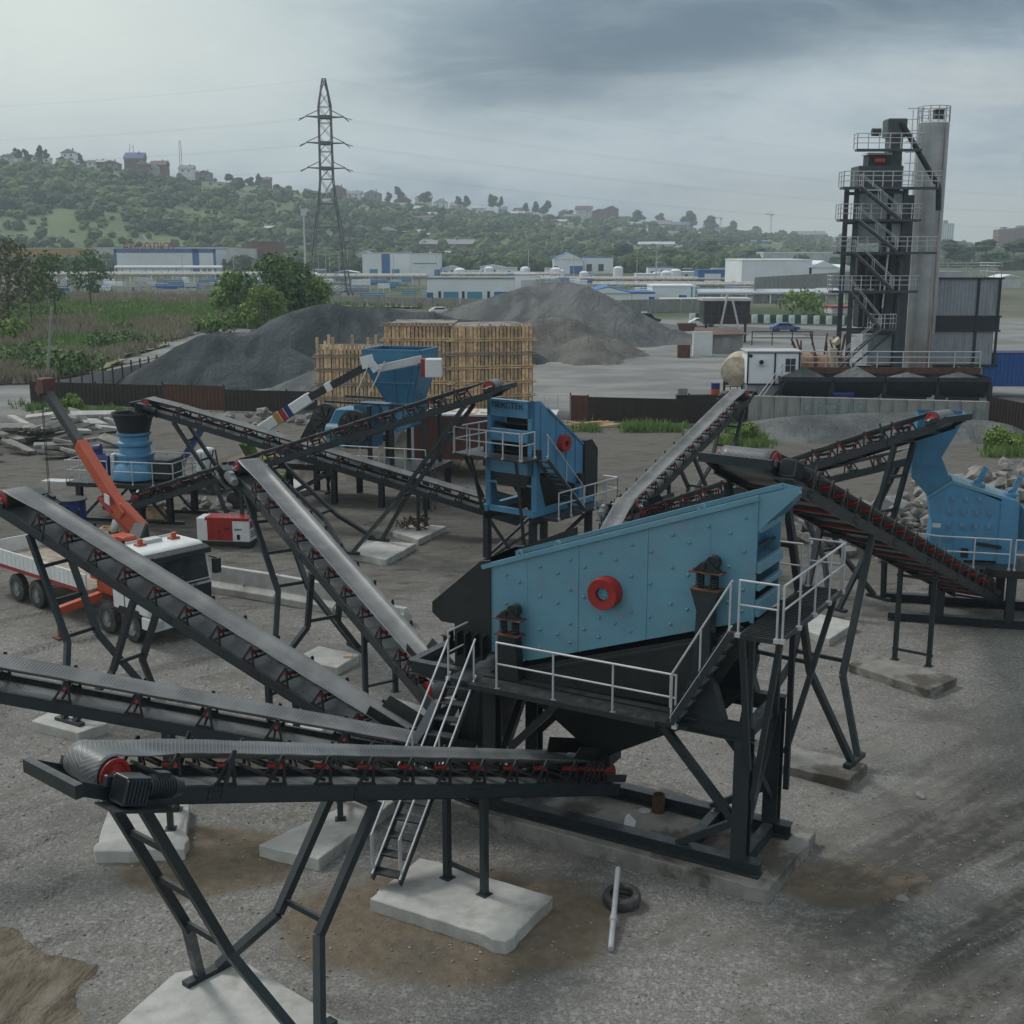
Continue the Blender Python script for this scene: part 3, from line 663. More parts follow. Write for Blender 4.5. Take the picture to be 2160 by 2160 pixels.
slab('rough slab at the far side of the timber heap, lower edge of conveyor',[(285,1460),(330,1450),(350,1468),(300,1478)])
slab('big stained machine foundation beneath the blue screen frame',[(985,1705),(1290,1630),(1721,1754),(1620,1878)],z=.3,th=.6,m=oldconc,group='machine foundations',name='foundation_pad',cat='foundation')
# ======================= cone crusher =======================
cc=root('cone_crusher','light blue cone crusher with black funnel and blue motor on a railed platform','crusher',(-18.0,58.0,0),R(-12)); cc.scale=(.86,.86,1)
cb=M().lathe([(1.35,1.95),(1.35,2.15),(1.2,2.5),(.98,2.7),(.98,2.98),(1.05,3.02),(1.05,3.12),(.86,3.16),(.82,3.45),(.95,3.55),(.95,3.68),(.8,3.75),(.8,3.95),(.93,4.05),(.93,4.15)],n=28).build('crusher_body',blue3,cc,smooth=True)
for k in range(8):
    a=k*R(45); M().bar((1.02*math.cos(a),1.02*math.sin(a),2.2),(.95*math.cos(a),.95*math.sin(a),3.0),.06,.16).build('rib',blue3,cb)
M().lathe([(.84,4.12),(.98,4.6),(1.12,5.0),(1.17,5.05),(1.15,5.1),(1.06,5.05),(.8,4.3)],n=28,caps=False).build('feed_funnel',black,cc,smooth=True)
M().cyl((0,0,4.0),(0,0,4.14),.78,n=20).build('feed_plate',black,cc)
mo=M().cyl((-2.5,-.3,2.75),(-1.35,-.3,2.75),.36,n=18); mo.box(-2.3,-1.5,-.6,.0,2.0,2.5); mo.box(-2.2,-1.9,-.45,-.15,3.05,3.4); mo.cyl((-2.3,-.3,3.3),(-1.9,-.3,3.35),.2,n=12)
mo=mo.build('drive_motor',navy,cc,smooth=True)
M().box(-1.3,-1.05,-.5,.0,2.0,3.1).build('belt_guard',white,cc,bevel=.03)
M().box(1.2,2.3,-.6,1.0,1.95,2.9).build('oil_unit',black,cc,bevel=.05)
deck('platform_deck',[(-3.4,-1.6,1.85),(3.1,-1.6,1.85),(3.1,2,1.85),(-3.4,2,1.85)],cc,.2,MATS['black_steel'])
for a,b in (((-3.4,-1.55,1.86),(-.9,-1.55,1.86)),((-.6,-1.55,1.86),(3.0,-1.55,1.86)),((3.0,-1.5,1.86),(3.0,1.9,1.86)),((-3.3,1.9,1.86),(3,1.9,1.86)),((-3.3,-1.4,1.86),(-3.3,1.8,1.86))):
    rail('handrail',[a,b],cc,post=1.1,r=.03)
deck('access_ramp',[(-5.2,-1.2,1.78),(-3.4,-1.2,1.78),(-3.4,-.4,1.78),(-5.2,-.4,1.78)],cc,.08,MATS['galvanised_tube'])
for x in (-2.8,2.6):
    for y in (-1.3,1.6): M().ibeam((x,y,.12),(x,y,1.65),.3,.3,up=(0,1,0)).build('column',steel,cc)
for y in (-1.3,1.6):
    M().ibeam((-3.2,y,.0),(3.4,y,.0),.28,.28).build('base_beam',steel,cc)
    M().bar((-2.6,y,.2),(-.9,y,1.6),.12,.12).build('brace',steel,cc); M().bar((2.4,y,.2),(.9,y,1.6),.12,.12).build('brace',steel,cc)
M().lathe([(.7,1.75),(.35,1.1),(.35,.9)],n=14).build('discharge_cone',black,cc)
# ======================= jaw crusher plant =======================
jp=root('jaw_crusher_plant','deep blue jaw crusher and hopper with spoked flywheel guard before the timber formwork','crusher',(-6.6,62.0,0),R(-18))
hp=M(); a4=[(-.4,-1.2),(2.6,-1.2),(2.6,1.2),(-.4,1.2)]; b4=[(.6,-.8),(2.0,-.8),(2.0,.9),(.6,.9)]
for k in range(4):
    a,b=a4[k],a4[(k+1)%4]; c,d=b4[k],b4[(k+1)%4]
    hp.add([(a[0],a[1],7.75),(b[0],b[1],7.75),(b[0],b[1],7.1),(a[0],a[1],7.1)],[(0,1,2,3)])
    hp.add([(a[0],a[1],7.1),(b[0],b[1],7.1),(d[0],d[1],5.2),(c[0],c[1],5.2)],[(0,1,2,3)])
hb=hp.build('feed_hopper',blue2,jp); m_=hb.modifiers.new('solid','SOLIDIFY'); m_.thickness=.04
for z,i in ((7.78,0),(7.1,.02),(6.2,.42)):
    r_=M(); P4=[(-.4+i*1.1,-1.2+i*.4,z),(2.6-i*.75,-1.2+i*.4,z),(2.6-i*.75,1.2-i*.3,z),(-.4+i*1.1,1.2-i*.3,z)]
    for a,b in zip(P4,P4[1:]+P4[:1]): r_.bar(a,b,.12,.1)
    r_.build('hopper_rim',blue2,hb)
for x in (.2,1.2,2.2): M().bar((x,-1.22,7.1),(.6+x*.5,-.85,5.25),.06,.1).build('hopper_rib',blue2,hb)
M().prism([(.3,-.85,5.1),(2.3,-.85,5.1),(1.9,-.85,4.0),(1.2,-.85,3.7),(.7,-.85,4.0)],(0,1.7,0)).build('feeder_body',blue3,jp,bevel=.02)
M().box(-1.3,.1,-.6,.9,4.3,5.0).build('jaw_head',blue2,jp,bevel=.04)
for y in (-1.2,1.2): M().bar((-2.6,y,5.15),(2.8,y,5.05),.1,.1).build('support_beam',steel,jp)
for x in (-.2,1.0,2.7):
    for y in (-1.1,1.1): M().bar((x,y,1.9),(x,y,5.0),.18,.18).build('column',steel,jp)
jb=M().prism([(-2.6,-.6,2.7),(-.4,-.6,2.7),(-.2,-.6,4.2),(-1.0,-.6,4.75),(-2.3,-.6,4.7),(-2.9,-.6,3.6)],(0,1.5,0)).build('jaw_body',blue3,jp,bevel=.05)
def wheel_guard(x,y,z,r,th,parent,name):
    g_=M().lathe([(r,0),(r,th),(.0,th)],(x,y,z),n=26,axis=(0,-1,0),caps=False); w_=g_.build(name,rubber,parent,smooth=True)
    h_=M().cyl((x,y-th-.01,z),(x,y-th-.03,z),.16,n=14)
    for k in range(10): a=k*R(36); h_.bar((x+.2*math.cos(a),y-th-.015,z+.2*math.sin(a)),(x+(r-.15)*math.cos(a),y-th-.015,z+(r-.15)*math.sin(a)),.03,.12,(0,1,0))
    h_.build('guard_slots',black,w_); return w_
wheel_guard(-1.0,-.85,3.9,.85,.45,jp,'flywheel_guard'); wheel_guard(-3.2,.5,4.0,.85,.4,jp,'flywheel_guard')
M().prism([(-3.9,.2,4.4),(-3.3,.2,4.7),(-4.6,.2,2.2),(-5.2,.2,2.3)],(0,.5,0)).build('belt_guard',steel,jp)
M().cyl((-2.6,-.9,3.6),(-1.7,-.9,3.6),.4,n=16).box(-2.6,-1.6,-1.2,-.6,2.8,3.3).build('bearing_housing',blue,jp,smooth=True)
M().cyl((-4.4,-.6,2.35),(-3.5,-.6,2.35),.32,n=14).box(-4.2,-3.6,-.8,-.4,2.1,2.3).build('drive_motor',navy,jp,smooth=True)
deck('platform_deck',[(-5.0,-1.9,2.0),(3.2,-1.9,2.0),(3.2,1.6,2.0),(-5.0,1.6,2.0)],jp,.3,MATS['black_steel'])
rail('handrail',[(-3.4,-1.85,2.0),(.6,-1.85,2.0)],jp,post=1.1,r=.03); rail('handrail',[(.9,-1.85,2.0),(3.1,-1.85,2.0)],jp,post=1.1,r=.03)
for x in (-4.5,-2,.6,3): 
    for y in (-1.6,1.4): M().ibeam((x,y,0),(x,y,1.7),.26,.26,up=(0,1,0)).build('column',steel,jp)
rail('access_ladder',[(3.4,-1.9,.1),(3.4,-1.4,.1)],jp,h=3.0,mids=tuple(k*.1 for k in range(1,10)),post=.6,r=.025,m=rust)
# ======================= impact crusher =======================
ic=root('impact_crusher','bright blue impact crusher with tall feed hopper and studded side at the right edge','crusher',(16.1,42.0,0),R(-14)); ic.scale=(.84,.9,.96)
b=M().prism([(-1.75,-.8,2.2),(1.15,-.8,2.2),(1.15,-.8,4.35),(-.95,-.8,5.05),(-1.85,-.8,4.45),(-1.65,-.8,3.5)],(0,1.6,0)).build('crusher_body',blue3,ic,bevel=.03)
M().prism([(.95,-.86,2.1),(1.75,-.86,2.1),(1.65,-.86,4.45),(.95,-.86,4.6)],(0,1.72,0)).build('end_housing',blue3,ic,bevel=.03)
for y in (-.6,.1,.7): M().prism([(1.75,y,2.6),(2.3,y,2.6),(2.05,y,4.0),(1.68,y,4.4)],(0,.06,0)).build('rear_fin',blue3,ic)
M().prism([(1.72,-.6,2.9),(2.15,-.6,2.9),(1.95,-.6,4.1),(1.68,-.6,4.25)],(0,1.3,0)).build('rear_box',blue3,ic,bevel=.02)
M().prism([(-.95,-.84,5.09),(-.95,-.84,4.99),(1.3,-.84,4.42),(1.3,-.84,4.52)],(0,1.7,0)).build('lid',blue,ic)
M().bar((-1.9,-.84,4.45),(-.95,-.84,5.08),.07,.07).build('lid_edge',blue,ic)
for x,z in ((.1,4.85),(1.45,4.55)):
    l=M().box(x-.22,x+.28,-.3,.3,z-.05,z+.06); l.bar((x,0,z),(x+.3,0,z+.65),.13,.2); l.bar((x-.15,0,z+.1),(x+.3,.0,z+.35),.2,.08); l.build('hydraulic_lug',blue3,ic,bevel=.01)
n_=0; st=M(); pl=M()
for r_,zs in enumerate((4.45,3.95,3.45,2.95)):
    for k in range(4 if r_ else 3):
        x=-1.0+k*.52+(r_==0)*.1
        if r_==3 and k in (1,2): continue
        pl.box(x-.13,x+.13,-.83,-.8,zs-.12,zs+.12)
        st.lathe([(.075,0),(.06,.06),(.0,.07)],(x,-.83,zs),n=8,axis=(0,-1,0),caps=False)
pl.build('stud_panel',blue3,b); st.build('stud_row',mat('stud_paint',(.16,.22,.29),.5),b)
M().box(-1.62,-1.3,-.815,-.79,3.35,3.5).build('name_plate',roofp,b)
M().box(-.75,.0,-.85,-.8,2.2,3.2).build('access_door',blue3,b,bevel=.01); M().box(-.45,-.15,-.87,-.85,2.3,2.65).build('door_slot',black,b)
M().bar((.1,-.9,2.85),(1.1,-.9,2.75),.06,.12).build('latch_bar',black,b)
h=M()
pr=[(-2.6,5.6),(-2.45,7.45),(-.6,7.45),(-1.45,5.9),(-1.0,5.0),(-1.85,4.45),(-2.55,5.1)]
for y in (-.72,.62): h.prism([(x,y,z) for x,z in pr],(0,.04,0))
for a,c in ((pr[0],pr[1]),(pr[2],pr[3]),(pr[3],pr[4]),(pr[6],pr[0]),(pr[5],pr[6])): h.add([(a[0],-.7,a[1]),(a[0],.64,a[1]),(c[0],.64,c[1]),(c[0],-.7,c[1])],[(0,1,2,3)])
ho=h.build('feed_hopper',blue2,ic)
M().bar((-2.6,-.75,5.6),(-1.5,-.75,5.6),.03,.05).build('hopper_seam',blue2,ho); M().bar((-2.45,-.75,7.3),(-.7,-.75,7.3),.03,.05).build('hopper_seam',blue2,ho)
deck('platform_deck',[(-1.8,-1.9,2.15),(6,-1.9,2.15),(6,1.6,2.15),(-1.8,1.6,2.15)],ic,.28,MATS['black_steel'])
rail('handrail',[(-2.6,-1.4,2.2),(-1.4,-1.85,2.2),(1.3,-1.85,2.2)],ic,post=1.4,r=.03,mids=(.5,)); rail('handrail',[(1.5,-1.85,2.2),(5.5,-1.85,2.2)],ic,post=1.4,r=.03,mids=(.5,))
for x in (-1.2,1.5,3.8):
    for y in (-1.6,1.2): M().ibeam((x,y,.3),(x,y,1.87),.34,.34,up=(0,1,0)).build('column',steel,ic)
for y in (-1.6,1.2): M().ibeam((-3.2,y,.15),(6.5,y,.15),.34,.3).build('base_beam',steel,ic)
M().bar((-1.2,-1.5,.5),(-1.2,1.1,1.8),.12,.12,(1,0,0)).build('brace',steel,ic)
# ======================= truck crane =======================
tk=root('crane_truck','white cab truck with long orange knuckle crane boom and white flatbed, left','truck',(-12.6,40.4,0),R(-40))
W2=1.25
# local: +x = forward, y left; cab x 0..2.2
cab=M().prism([(.15,-W2,1.0),(2.2,-W2,1.0),(2.28,-W2,1.9),(2.05,-W2,2.9),(1.8,-W2,3.1),(.15,-W2,3.1)],(0,2*W2,0)).build('cab',white,tk,bevel=.06)
M().prism([(2.22,-1.1,2.0),(2.285,-1.1,1.95),(2.09,-1.1,2.86),(2.02,-1.1,2.86)],(0,2.2,0)).build('windscreen',glass,cab)
M().prism([(2.05,-1.22,2.82),(2.35,-1.22,2.78),(2.3,-1.22,2.95),(1.98,-1.22,3.05)],(0,2.44,0)).build('sun_visor',black,cab,bevel=.02)
for y in (-W2-.012,W2-.01): 
    M().prism([(.95,y,2.05),(1.95,y,2.0),(1.85,y,2.75),(.95,y,2.78)],(0,.025,0)).build('door_window',glass,cab); M().prism([(.35,y,2.1),(.8,y,2.1),(.8,y,2.75),(.35,y,2.75)],(0,.025,0)).build('side_window',glass,cab)
    M().box(.85,.88,y,y+.025,1.1,2.9).build('door_gap',black,cab)
    s_=-1 if y<0 else 1; M().box(2.1,2.3,s_*1.48-.12,s_*1.48+.12,2.0,2.5).bar((2.1,s_*1.25,2.6),(2.2,s_*1.5,2.5),.04).build('wing_mirror',black,cab)
M().prism([(2.255,-.35,1.2),(2.3,-.35,1.2),(2.32,-.35,1.75),(2.28,-.35,1.75)],(0,1.5,0)).build('radiator_grille',black,cab)
M().box(1.75,2.42,-W2,W2,.55,.98).build('bumper',white,cab,bevel=.04)
for y in (-1.0,1.0): M().box(2.40,2.44,y-.16,y+.16,.65,.88).build('headlight',galv,cab)
M().bar((2.3,-1.1,1.88),(2.3,1.1,1.88),.03,.05).build('wiper_panel',black,cab)
for x,y in ((.9,-.55),(.9,.75)): M().cyl((x,y,3.1),(x,y,3.32),.09,n=10).box(x-.14,x+.14,y-.16,y+.16,3.1,3.17).build('beacon',orange,cab)
M().box(.5,.9,-.3,.3,3.1,3.22).bar((.4,-1.0,3.14),(.4,1.0,3.14),.05).build('roof_rack',galv,cab)
text('ВОЛГО',(2.31,.25,1.83),(math.pi/2,0,math.pi/2),.2,black,cab)
M().box(-7.8,1.9,-.45,-.3,.75,1.0).box(-7.8,1.9,.3,.45,.75,1.0).build('chassis',MATS['oxide_red_paint'],tk)
def wheels(parent,x,y,r=.5):
    s_=-1 if y<0 else 1
    t_=M().lathe([(.30,-.16),(.42,-.16),(r,-.12),(r,.12),(.42,.16),(.30,.16)],(x,y,r),n=26,axis=(0,s_,0),caps=False)
    for k in range(26):
        a=k*2*math.pi/26; t_.bar((x+r*math.cos(a),y-.12,r+r*math.sin(a)),(x+r*math.cos(a),y+.12,r+r*math.sin(a)),.04,.02)
    t_=t_.build('wheel',rubber,parent,smooth=True)
    M().lathe([(.30,.14),(.29,.06),(.14,.04),(.12,.13),(0,.13)],(x,y,r),n=18,axis=(0,s_,0),caps=False).build('rim',roofg,t_,smooth=True)
for x in (1.1,-.35,-4.9,-6.3):
    for y in (-1.08,1.08): wheels(tk,x,y)
for y in (-1.2,1.2):
    M().prism([(.4,y-.06,.9),(.55,y-.06,1.15),(1.65,y-.06,1.15),(1.8,y-.06,.9)],(0,.12,0)).build('mudguard',black,tk)
bed=M().box(-8.6,-1.4,-W2,W2,1.15,1.3).build('flatbed',oldwood,tk)
for y in (-W2,W2): 
    bb=M().box(-8.6,-1.4,y-.03,y+.03,1.3,1.85).build('side_board',white,bed)
    q=M()
    for k in range(24): q.box(-8.5+k*.3,-8.47+k*.3,y-.04,y+.04,1.32,1.83)
    q.build('board_ribs',white,bb)
    M().bar((-8.6,y,1.22),(-1.4,y,1.22),.06,.12).build('red_trim',red,bb)
M().box(-8.63,-8.57,-W2,W2,1.3,1.85).build('tail_board',white,bed)
for sg in (-1,1):
    o=M().bar((-1.0,sg*1.0,1.15),(-1.0,sg*2.6,.95),.24,.26).build('outrigger_arm',orange,tk); M().bar((-1.0,sg*2.55,.85),(-1.0,sg*2.55,.05),.13,.13).box(-1.2,-.8,sg*2.55-.2,sg*2.55+.2,0,.06).build('outrigger_leg',MATS['rusty_steel'],o)
cr=M().box(-1.35,-.1,-.9,.9,1.2,1.75).cyl((-.7,0,1.7),(-.7,0,2.4),.32,n=14).box(-1.4,-.9,-1.1,-.5,1.7,2.4).build('crane_base',orange,tk,bevel=.03)
M().bar((-.75,0,1.9),(-.75,0,3.1),.5,.5,(1,0,0)).box(-1.5,-.95,-.55,.35,2.3,3.05).build('crane_column',orange,tk,bevel=.04)
M().box(-1.0,-.2,.3,.9,1.75,2.3).box(-1.3,-.3,-.4,-.1,2.0,2.35).build('control_box',black,tk)
# boom built in world space: base, kink, tip
inv=(Matrix.Translation((-12.6,40.4,0))@Matrix.Rotation(R(-40),4,'Z')).inverted()
def wp(u,v,Y): return inv@P(u,v,Y)
B0,B1,B2,B3=wp(300,1120,42.6),wp(265,1090,42.8),wp(168,935,44.6),wp(98,825,46.3)
bo=M(); bo.bar(B1,B2,.38,.48); bo.bar(B0,B1.lerp(B2,.12),.4,.6); bo=bo.build('boom',orange,tk,bevel=.04)
M().bar(B2,B3,.30,.36).build('inner_boom',steel,bo,bevel=.03)
M().bar(B3,B3.lerp(B2,-.15),.5,.55).box(B3.x-.25,B3.x+.25,B3.y-.25,B3.y+.25,B3.z-.1,B3.z+.5).build('boom_head',MATS['oxide_red_paint'],bo,bevel=.04)
M().cyl(B0+Vector((0,0,-.7)),B1.lerp(B2,.5)+Vector((-.3,0,-.7)),.09,n=10).build('lift_cylinder',red,bo,smooth=True)
M().bar(B0,(-.7,0,2.1),.5,.8).build('knuckle',black,tk,bevel=.05)
M().box(-.32,.32,-.02,.02,-.16,.16).build('badge',roofp,bo).matrix_local=Matrix.Translation(B1.lerp(B2,.25)+Vector((.02,-.29,0)))@Matrix.Rotation(R(-18),4,'Z')
t0=wp(88,855,46.3); 
for d in (0,.1): M().cyl(t0+Vector((d,0,0)),Vector((t0.x+d,t0.y,t0.z-3.6)),.014,n=5).build('hoist_cable',black,bo)
M().box(t0.x-.12,t0.x+.15,t0.y-.1,t0.y+.1,t0.z-4.0,t0.z-3.6).build('hook_block',red,bo)
# cable spool / bundle of things behind the truck
# ======================= boom lift (white jib) =======================
lf=root('boom_lift','white telescopic boom with blue, red and yellow stripes reaching the deep blue hopper','boom lift',G(560,965,0),0)
org=lf.location.copy()
def bw(u,v,Y): return P(u,v,Y)
A0,A1,A2,A3,A4=bw(520,925,60),bw(652,835,59.5),bw(648,838,59.5),bw(778,768,59.3),bw(1000,757,59.2)
A3=bw(776,771,59.3); A4=bw(890,757,59.2)
m_=M().bar(bw(515,930,60),bw(655,838,59.6),.55,.55).build('main_boom',white,lf,off=org,bevel=.04)
for k,(c,mm) in enumerate(((.50,ochre),(.58,red),(.66,navy))):
    a=bw(515,930,60).lerp(bw(655,838,59.6),c); b_=bw(515,930,60).lerp(bw(655,838,59.6),c+.07); M().bar(a,b_,.57,.57).build('stripe',mm,m_,off=org)
M().bar(bw(655,838,59.6),A3,.34,.36).build('inner_boom',steel,lf,off=org)
M().bar(bw(652,832,59.6),bw(778,762,59.3),.1,.05).build('boom_top',white,lf,off=org)
M().bar(bw(688,818,59.5),bw(700,812,59.5),.6,.4).build('boom_collar',white,lf,off=org)
M().bar(bw(765,765,59.3),bw(785,760,59.2),.5,.6).bar(bw(783,766,59.2),bw(795,782,59.2),.35,.35).build('boom_knuckle',white,lf,off=org)
M().bar(bw(795,778,59.2),A4,.22,.34).bar(bw(797,781,59.2),bw(880,765,59.2),.16,.2).build('folded_jib',roofp,lf,off=org)
c=bw(910,775,59); M().box(c.x-.28,c.x+.5,c.y-.4,c.y+.4,c.z-.45,c.z+.42).build('basket_box',white,lf,off=org,bevel=.03)
M().box(c.x-.48,c.x-.26,c.y-.35,c.y+.35,c.z-.42,c.z+.42).build('red_bracket',red,lf,off=org)
b0=bw(540,985,61); 
v=M().box(b0.x-1.0,b0.x+1.4,b0.y-.8,b0.y+.8,.5,1.5); v.box(b0.x-.4,b0.x+.7,b0.y-.5,b0.y+.5,1.5,2.4); v.bar((b0.x,b0.y,2.2),bw(515,930,60),.5,.5); v.build('turntable',leafy,lf,off=org,bevel=.05)
for k in range(4):
    x=b0.x-.9+(k%2)*2.0; y=b0.y-.9+(k//2)*1.8; M().cyl((x,y-.15,.42),(x,y+.15,.42),.42,n=16).build('wheel',rubber,lf,off=org,smooth=True)
for u1,v1,u2,v2 in ((752,828,780,765),(778,832,812,762)): M().cyl(bw(u1,v1,58.9),bw(u2,v2,59),.035,n=6).build('hydraulic_hose',galv,lf,off=org)
# second crane outriggers near the trestles
tp=root('lattice_mast_trailer','small dark trailer with raised grey ram and white cab parts beside the far conveyor legs','trailer',G(415,1035,0),R(-10))
M().box(-1.6,1.8,-.8,.8,.5,.8).build('chassis',steel,tp); M().box(.3,.9,-.6,.6,.8,2.3).build('tank_body',white,tp,bevel=.1); M().bar((-1.2,0,.9),(.5,0,3.4),.3,.3).build('ram',navy,tp)
M().bar((.9,-.5,.8),(1.2,-.3,2.3),.06).bar((1.6,-.5,.8),(1.3,-.3,2.3),.06).bar((1.0,-.45,1.3),(1.5,-.45,1.3),.04).bar((1.1,-.4,1.8),(1.4,-.4,1.8),.04).build('ladder_frame',black,tp)
for x in (-1.1,1.3): 
    for y in (-.8,.8): M().cyl((x,y-.12,.4),(x,y+.12,.4),.4,n=16).build('wheel',rubber,tp,smooth=True)
# ======================= generator =======================
gn=root('generator','red and white diesel generator on a black skid between truck and conveyor','generator',G(480,1150,0),R(-8))
gn.scale=(.68,.72,.74)
g1=M().box(-1.75,1.75,-.6,.6,.35,1.75).build('housing',white,gn,bevel=.05)
M().box(-1.05,.62,-.625,.625,.42,1.6).build('red_door',red,g1,bevel=.01); M().box(-1.2,1.73,-.62,.62,1.6,1.79).build('red_roof',red,g1,bevel=.02)
M().box(1.15,1.77,-.5,.5,1.15,1.58).build('control_panel',red,g1); M().box(-.2,-.19,-.63,.63,.45,1.55).build('door_gap',black,g1)
M().box(-.32,-.22,-.64,-.62,.9,1.05).box(.1,.4,-.64,-.62,1.1,1.2).build('latch',black,g1); M().box(.9,1.1,-.625,-.6,.5,.8).build('vent_window',black,g1)
for z in (.6,.75,.9): M().box(1.745,1.765,-.45,.45,z,z+.06).build('louvre',black,g1)
text('АЗИМУТ',(1.0,-.625,1.1),(math.pi/2,0,0),.13,black,g1)
M().box(-1.8,1.8,-.62,.62,.08,.35).build('skid',black,gn); M().box(-.9,1.0,-.5,.5,0,.08).build('timber_bearer',oldwood,gn)
# ======================= people =======================
def skinned(name,verts,edges,rad,m,parent,sub=2,root_i=0):
    me=bpy.data.meshes.new(name); me.from_pydata(verts,edges,[]); o=bpy.data.objects.new(name,me); COL.objects.link(o)
    sk=o.modifiers.new('skin','SKIN'); sv=me.skin_vertices[0].data if me.skin_vertices else None
    if sv is None:
        bpy.context.view_layer.objects.active=o; sv=me.skin_vertices[0].data
    for i,r_ in enumerate(rad): sv[i].radius=(r_,r_) if not isinstance(r_,tuple) else r_
    sv[root_i].use_root=True
    ss=o.modifiers.new('sub','SUBSURF'); ss.levels=sub; ss.render_levels=sub
    me.materials.append(m); dg=bpy.context.evaluated_depsgraph_get(); nm=bpy.data.meshes.new_from_object(o.evaluated_get(dg)); bpy.data.objects.remove(o)
    for p in nm.polygons: p.use_smooth=True
    o=bpy.data.objects.new(name,nm); COL.objects.link(o); o.parent=parent; return o
def person(label,loc,rz,shirt,trousers,hat=None,bend=0.0,arms=0.6):
    t=root('person',label,'person',loc,rz,'people working on the site')
    f=bend  # forward lean in m at shoulders
    J=dict(pel=(0,0,.95),chest=(f*.6,0,1.22),neck=(f,0,1.46),head=(f+.03,0,1.58),crown=(f+.03,0,1.70))
    V=[J['pel'],J['chest'],J['neck'],J['head'],J['crown']]; Rr=[(.15,.12),(.17,.12),.055,.085,.07]
    E_=[(0,1),(1,2),(2,3),(3,4)]
    for s in (-1,1):
        k=len(V); V+=[(0,s*.1,.9),(.04+.03*s,s*.12,.48),(.0+.06*s,s*.13,.09),(.14+.06*s,s*.14,.04)]; Rr+=[.095,.065,.045,.035]; E_+=[(0,k),(k,k+1),(k+1,k+2),(k+2,k+3)]
        k=len(V); V+=[(f*.95,s*.19,1.40),(f+.05,s*.25,1.14),(f+.05+arms*.38,s*.2,1.02)]; Rr+=[.055,.042,.033]; E_+=[(1,k),(k,k+1),(k+1,k+2)]
        hx=V[k+2]
        for j in range(5):
            kk=len(V); V+=[(hx[0]+.07,hx[1]+(j-2)*.018,hx[2]-.02),(hx[0]+.11,hx[1]+(j-2)*.02,hx[2]-.05)]; Rr+=[.010,.008]; E_+=[(k+2,kk),(kk,kk+1)]
    body=skinned('body',V,E_,Rr,skin,t)
    # clothing: separate skins a little thicker
    V=[(0,0,.93),(f*.6,0,1.22),(f,0,1.42)]; Rr=[(.165,.14),(.19,.14),.10]; E_=[(0,1),(1,2)]
    for s in (-1,1): k=len(V); V+=[(f*.95,s*.19,1.40),(f+.05,s*.25,1.14),(f+.05+arms*.3,s*.21,1.05)]; Rr+=[.07,.056,.046]; E_+=[(1,k),(k,k+1),(k+1,k+2)]
    skinned('jacket',V,E_,Rr,shirt,t)
    V=[(0,0,.97)]; Rr=[(.155,.135)]; E_=[]
    for s in (-1,1): k=len(V); V+=[(0,s*.1,.88),(.04+.03*s,s*.12,.48),(.0+.06*s,s*.13,.12)]; Rr+=[.11,.082,.065]; E_+=[(0,k),(k,k+1),(k+1,k+2)]
    skinned('trousers',V,E_,Rr,trousers,t)
    hx=f+.03
    M().lathe([(.098,1.62),(.10,1.68),(.07,1.74),(.0,1.76)],(hx-.01,0,0),n=16,caps=False).build('hard_hat' if hat else 'hair',hat or black,t,smooth=True)
    for s in (-1,1):
        M().cyl((.02+.06*s-.08,s*.135,.05),(.02+.06*s+.17,s*.14,.045),.055,.045,n=10).build('shoe',black,t,smooth=True)
        M().rock((hx+.083,s*.032,1.60),.011).build('eye',black,body); M().rock((hx-.005,s*.088,1.585),.022).build('ear',skin,body)
    M().rock((hx+.098,0,1.575),.016).build('nose',skin,body); M().box(hx+.085,hx+.092,-.02,.02,1.538,1.545).build('mouth',red,body)
    return t
shirtd=mat('checked_shirt',(.05,.06,.09),.9,var=.5,vscale=14); grey_=mat('grey_jacket',(.33,.35,.33),.9,var=.2); dk=mat('dark_trousers',(.02,.022,.03),.9)
person('man in dark checked shirt standing alone in the yard behind the shiny conveyor',G(694,1041,0),R(200),shirtd,dk,None,.02,.9)
person('man in pale jacket and white hard hat leaning beside the orange crane boom',G(243,1168,0)+Vector((0,0,0)),R(60),grey_,dk,white,.22,.8)
person('man in dark clothes with white helmet working under the cone crusher platform',G(302,1112,0),R(160),dk,dk,white,.12,.6)
person('stooping man in dark trousers and pale top behind the shiny conveyor motor',G(508,1070,0),R(-30),grey_,dk,None,.25,.7)
# ======================= small props =======================
def ty(label,p,r=.5,g_='discarded tyres'):
    t=M().lathe([(r*.58,.06),(r*.62,.01),(r*.8,.0),(r*.94,.02),(r,.07),(r,.16),(r*.94,.21),(r*.8,.23),(r*.62,.22),(r*.58,.17),(r*.66,.11),(r*.58,.06)],n=36,caps=False)
    o=t.build('tyre',rubber,None,smooth=True); o.location=p; o.rotation_euler=(R(5),R(-4),0); tag(o,label,'tyre',g_); return o
MATS['rubber']; ty('old grey tyre lying flat with a pipe leaning over it, bottom centre',G(1312,1905,0)+Vector((0,0,.02)),.38)
a,b=G(1303,1868,0),G(1288,2008,0); a.z=.38; b.z=.06
o=M().cyl(a,b,.055,n=14).build('pipe',galv,None,smooth=True,off=a); o.location=a; M().cyl(a.lerp(b,.62),a.lerp(b,.68),.075,n=14).build('pipe_collar',galv,o,off=a,smooth=True); tag(o,'white metal pipe leaning over the old tyre, bottom centre','pipe')
p=G(1389,1712,.3); o=M().lathe([(.14,0),(.145,.02),(.14,.22),(.145,.24),(.14,.42),(.128,.42),(.128,.1),(0,.1)],n=22,caps=False).build('steel_can',rust,None,smooth=True); o.location=p; tag(o,'rusty open steel can on the foundation of the big screen','can')
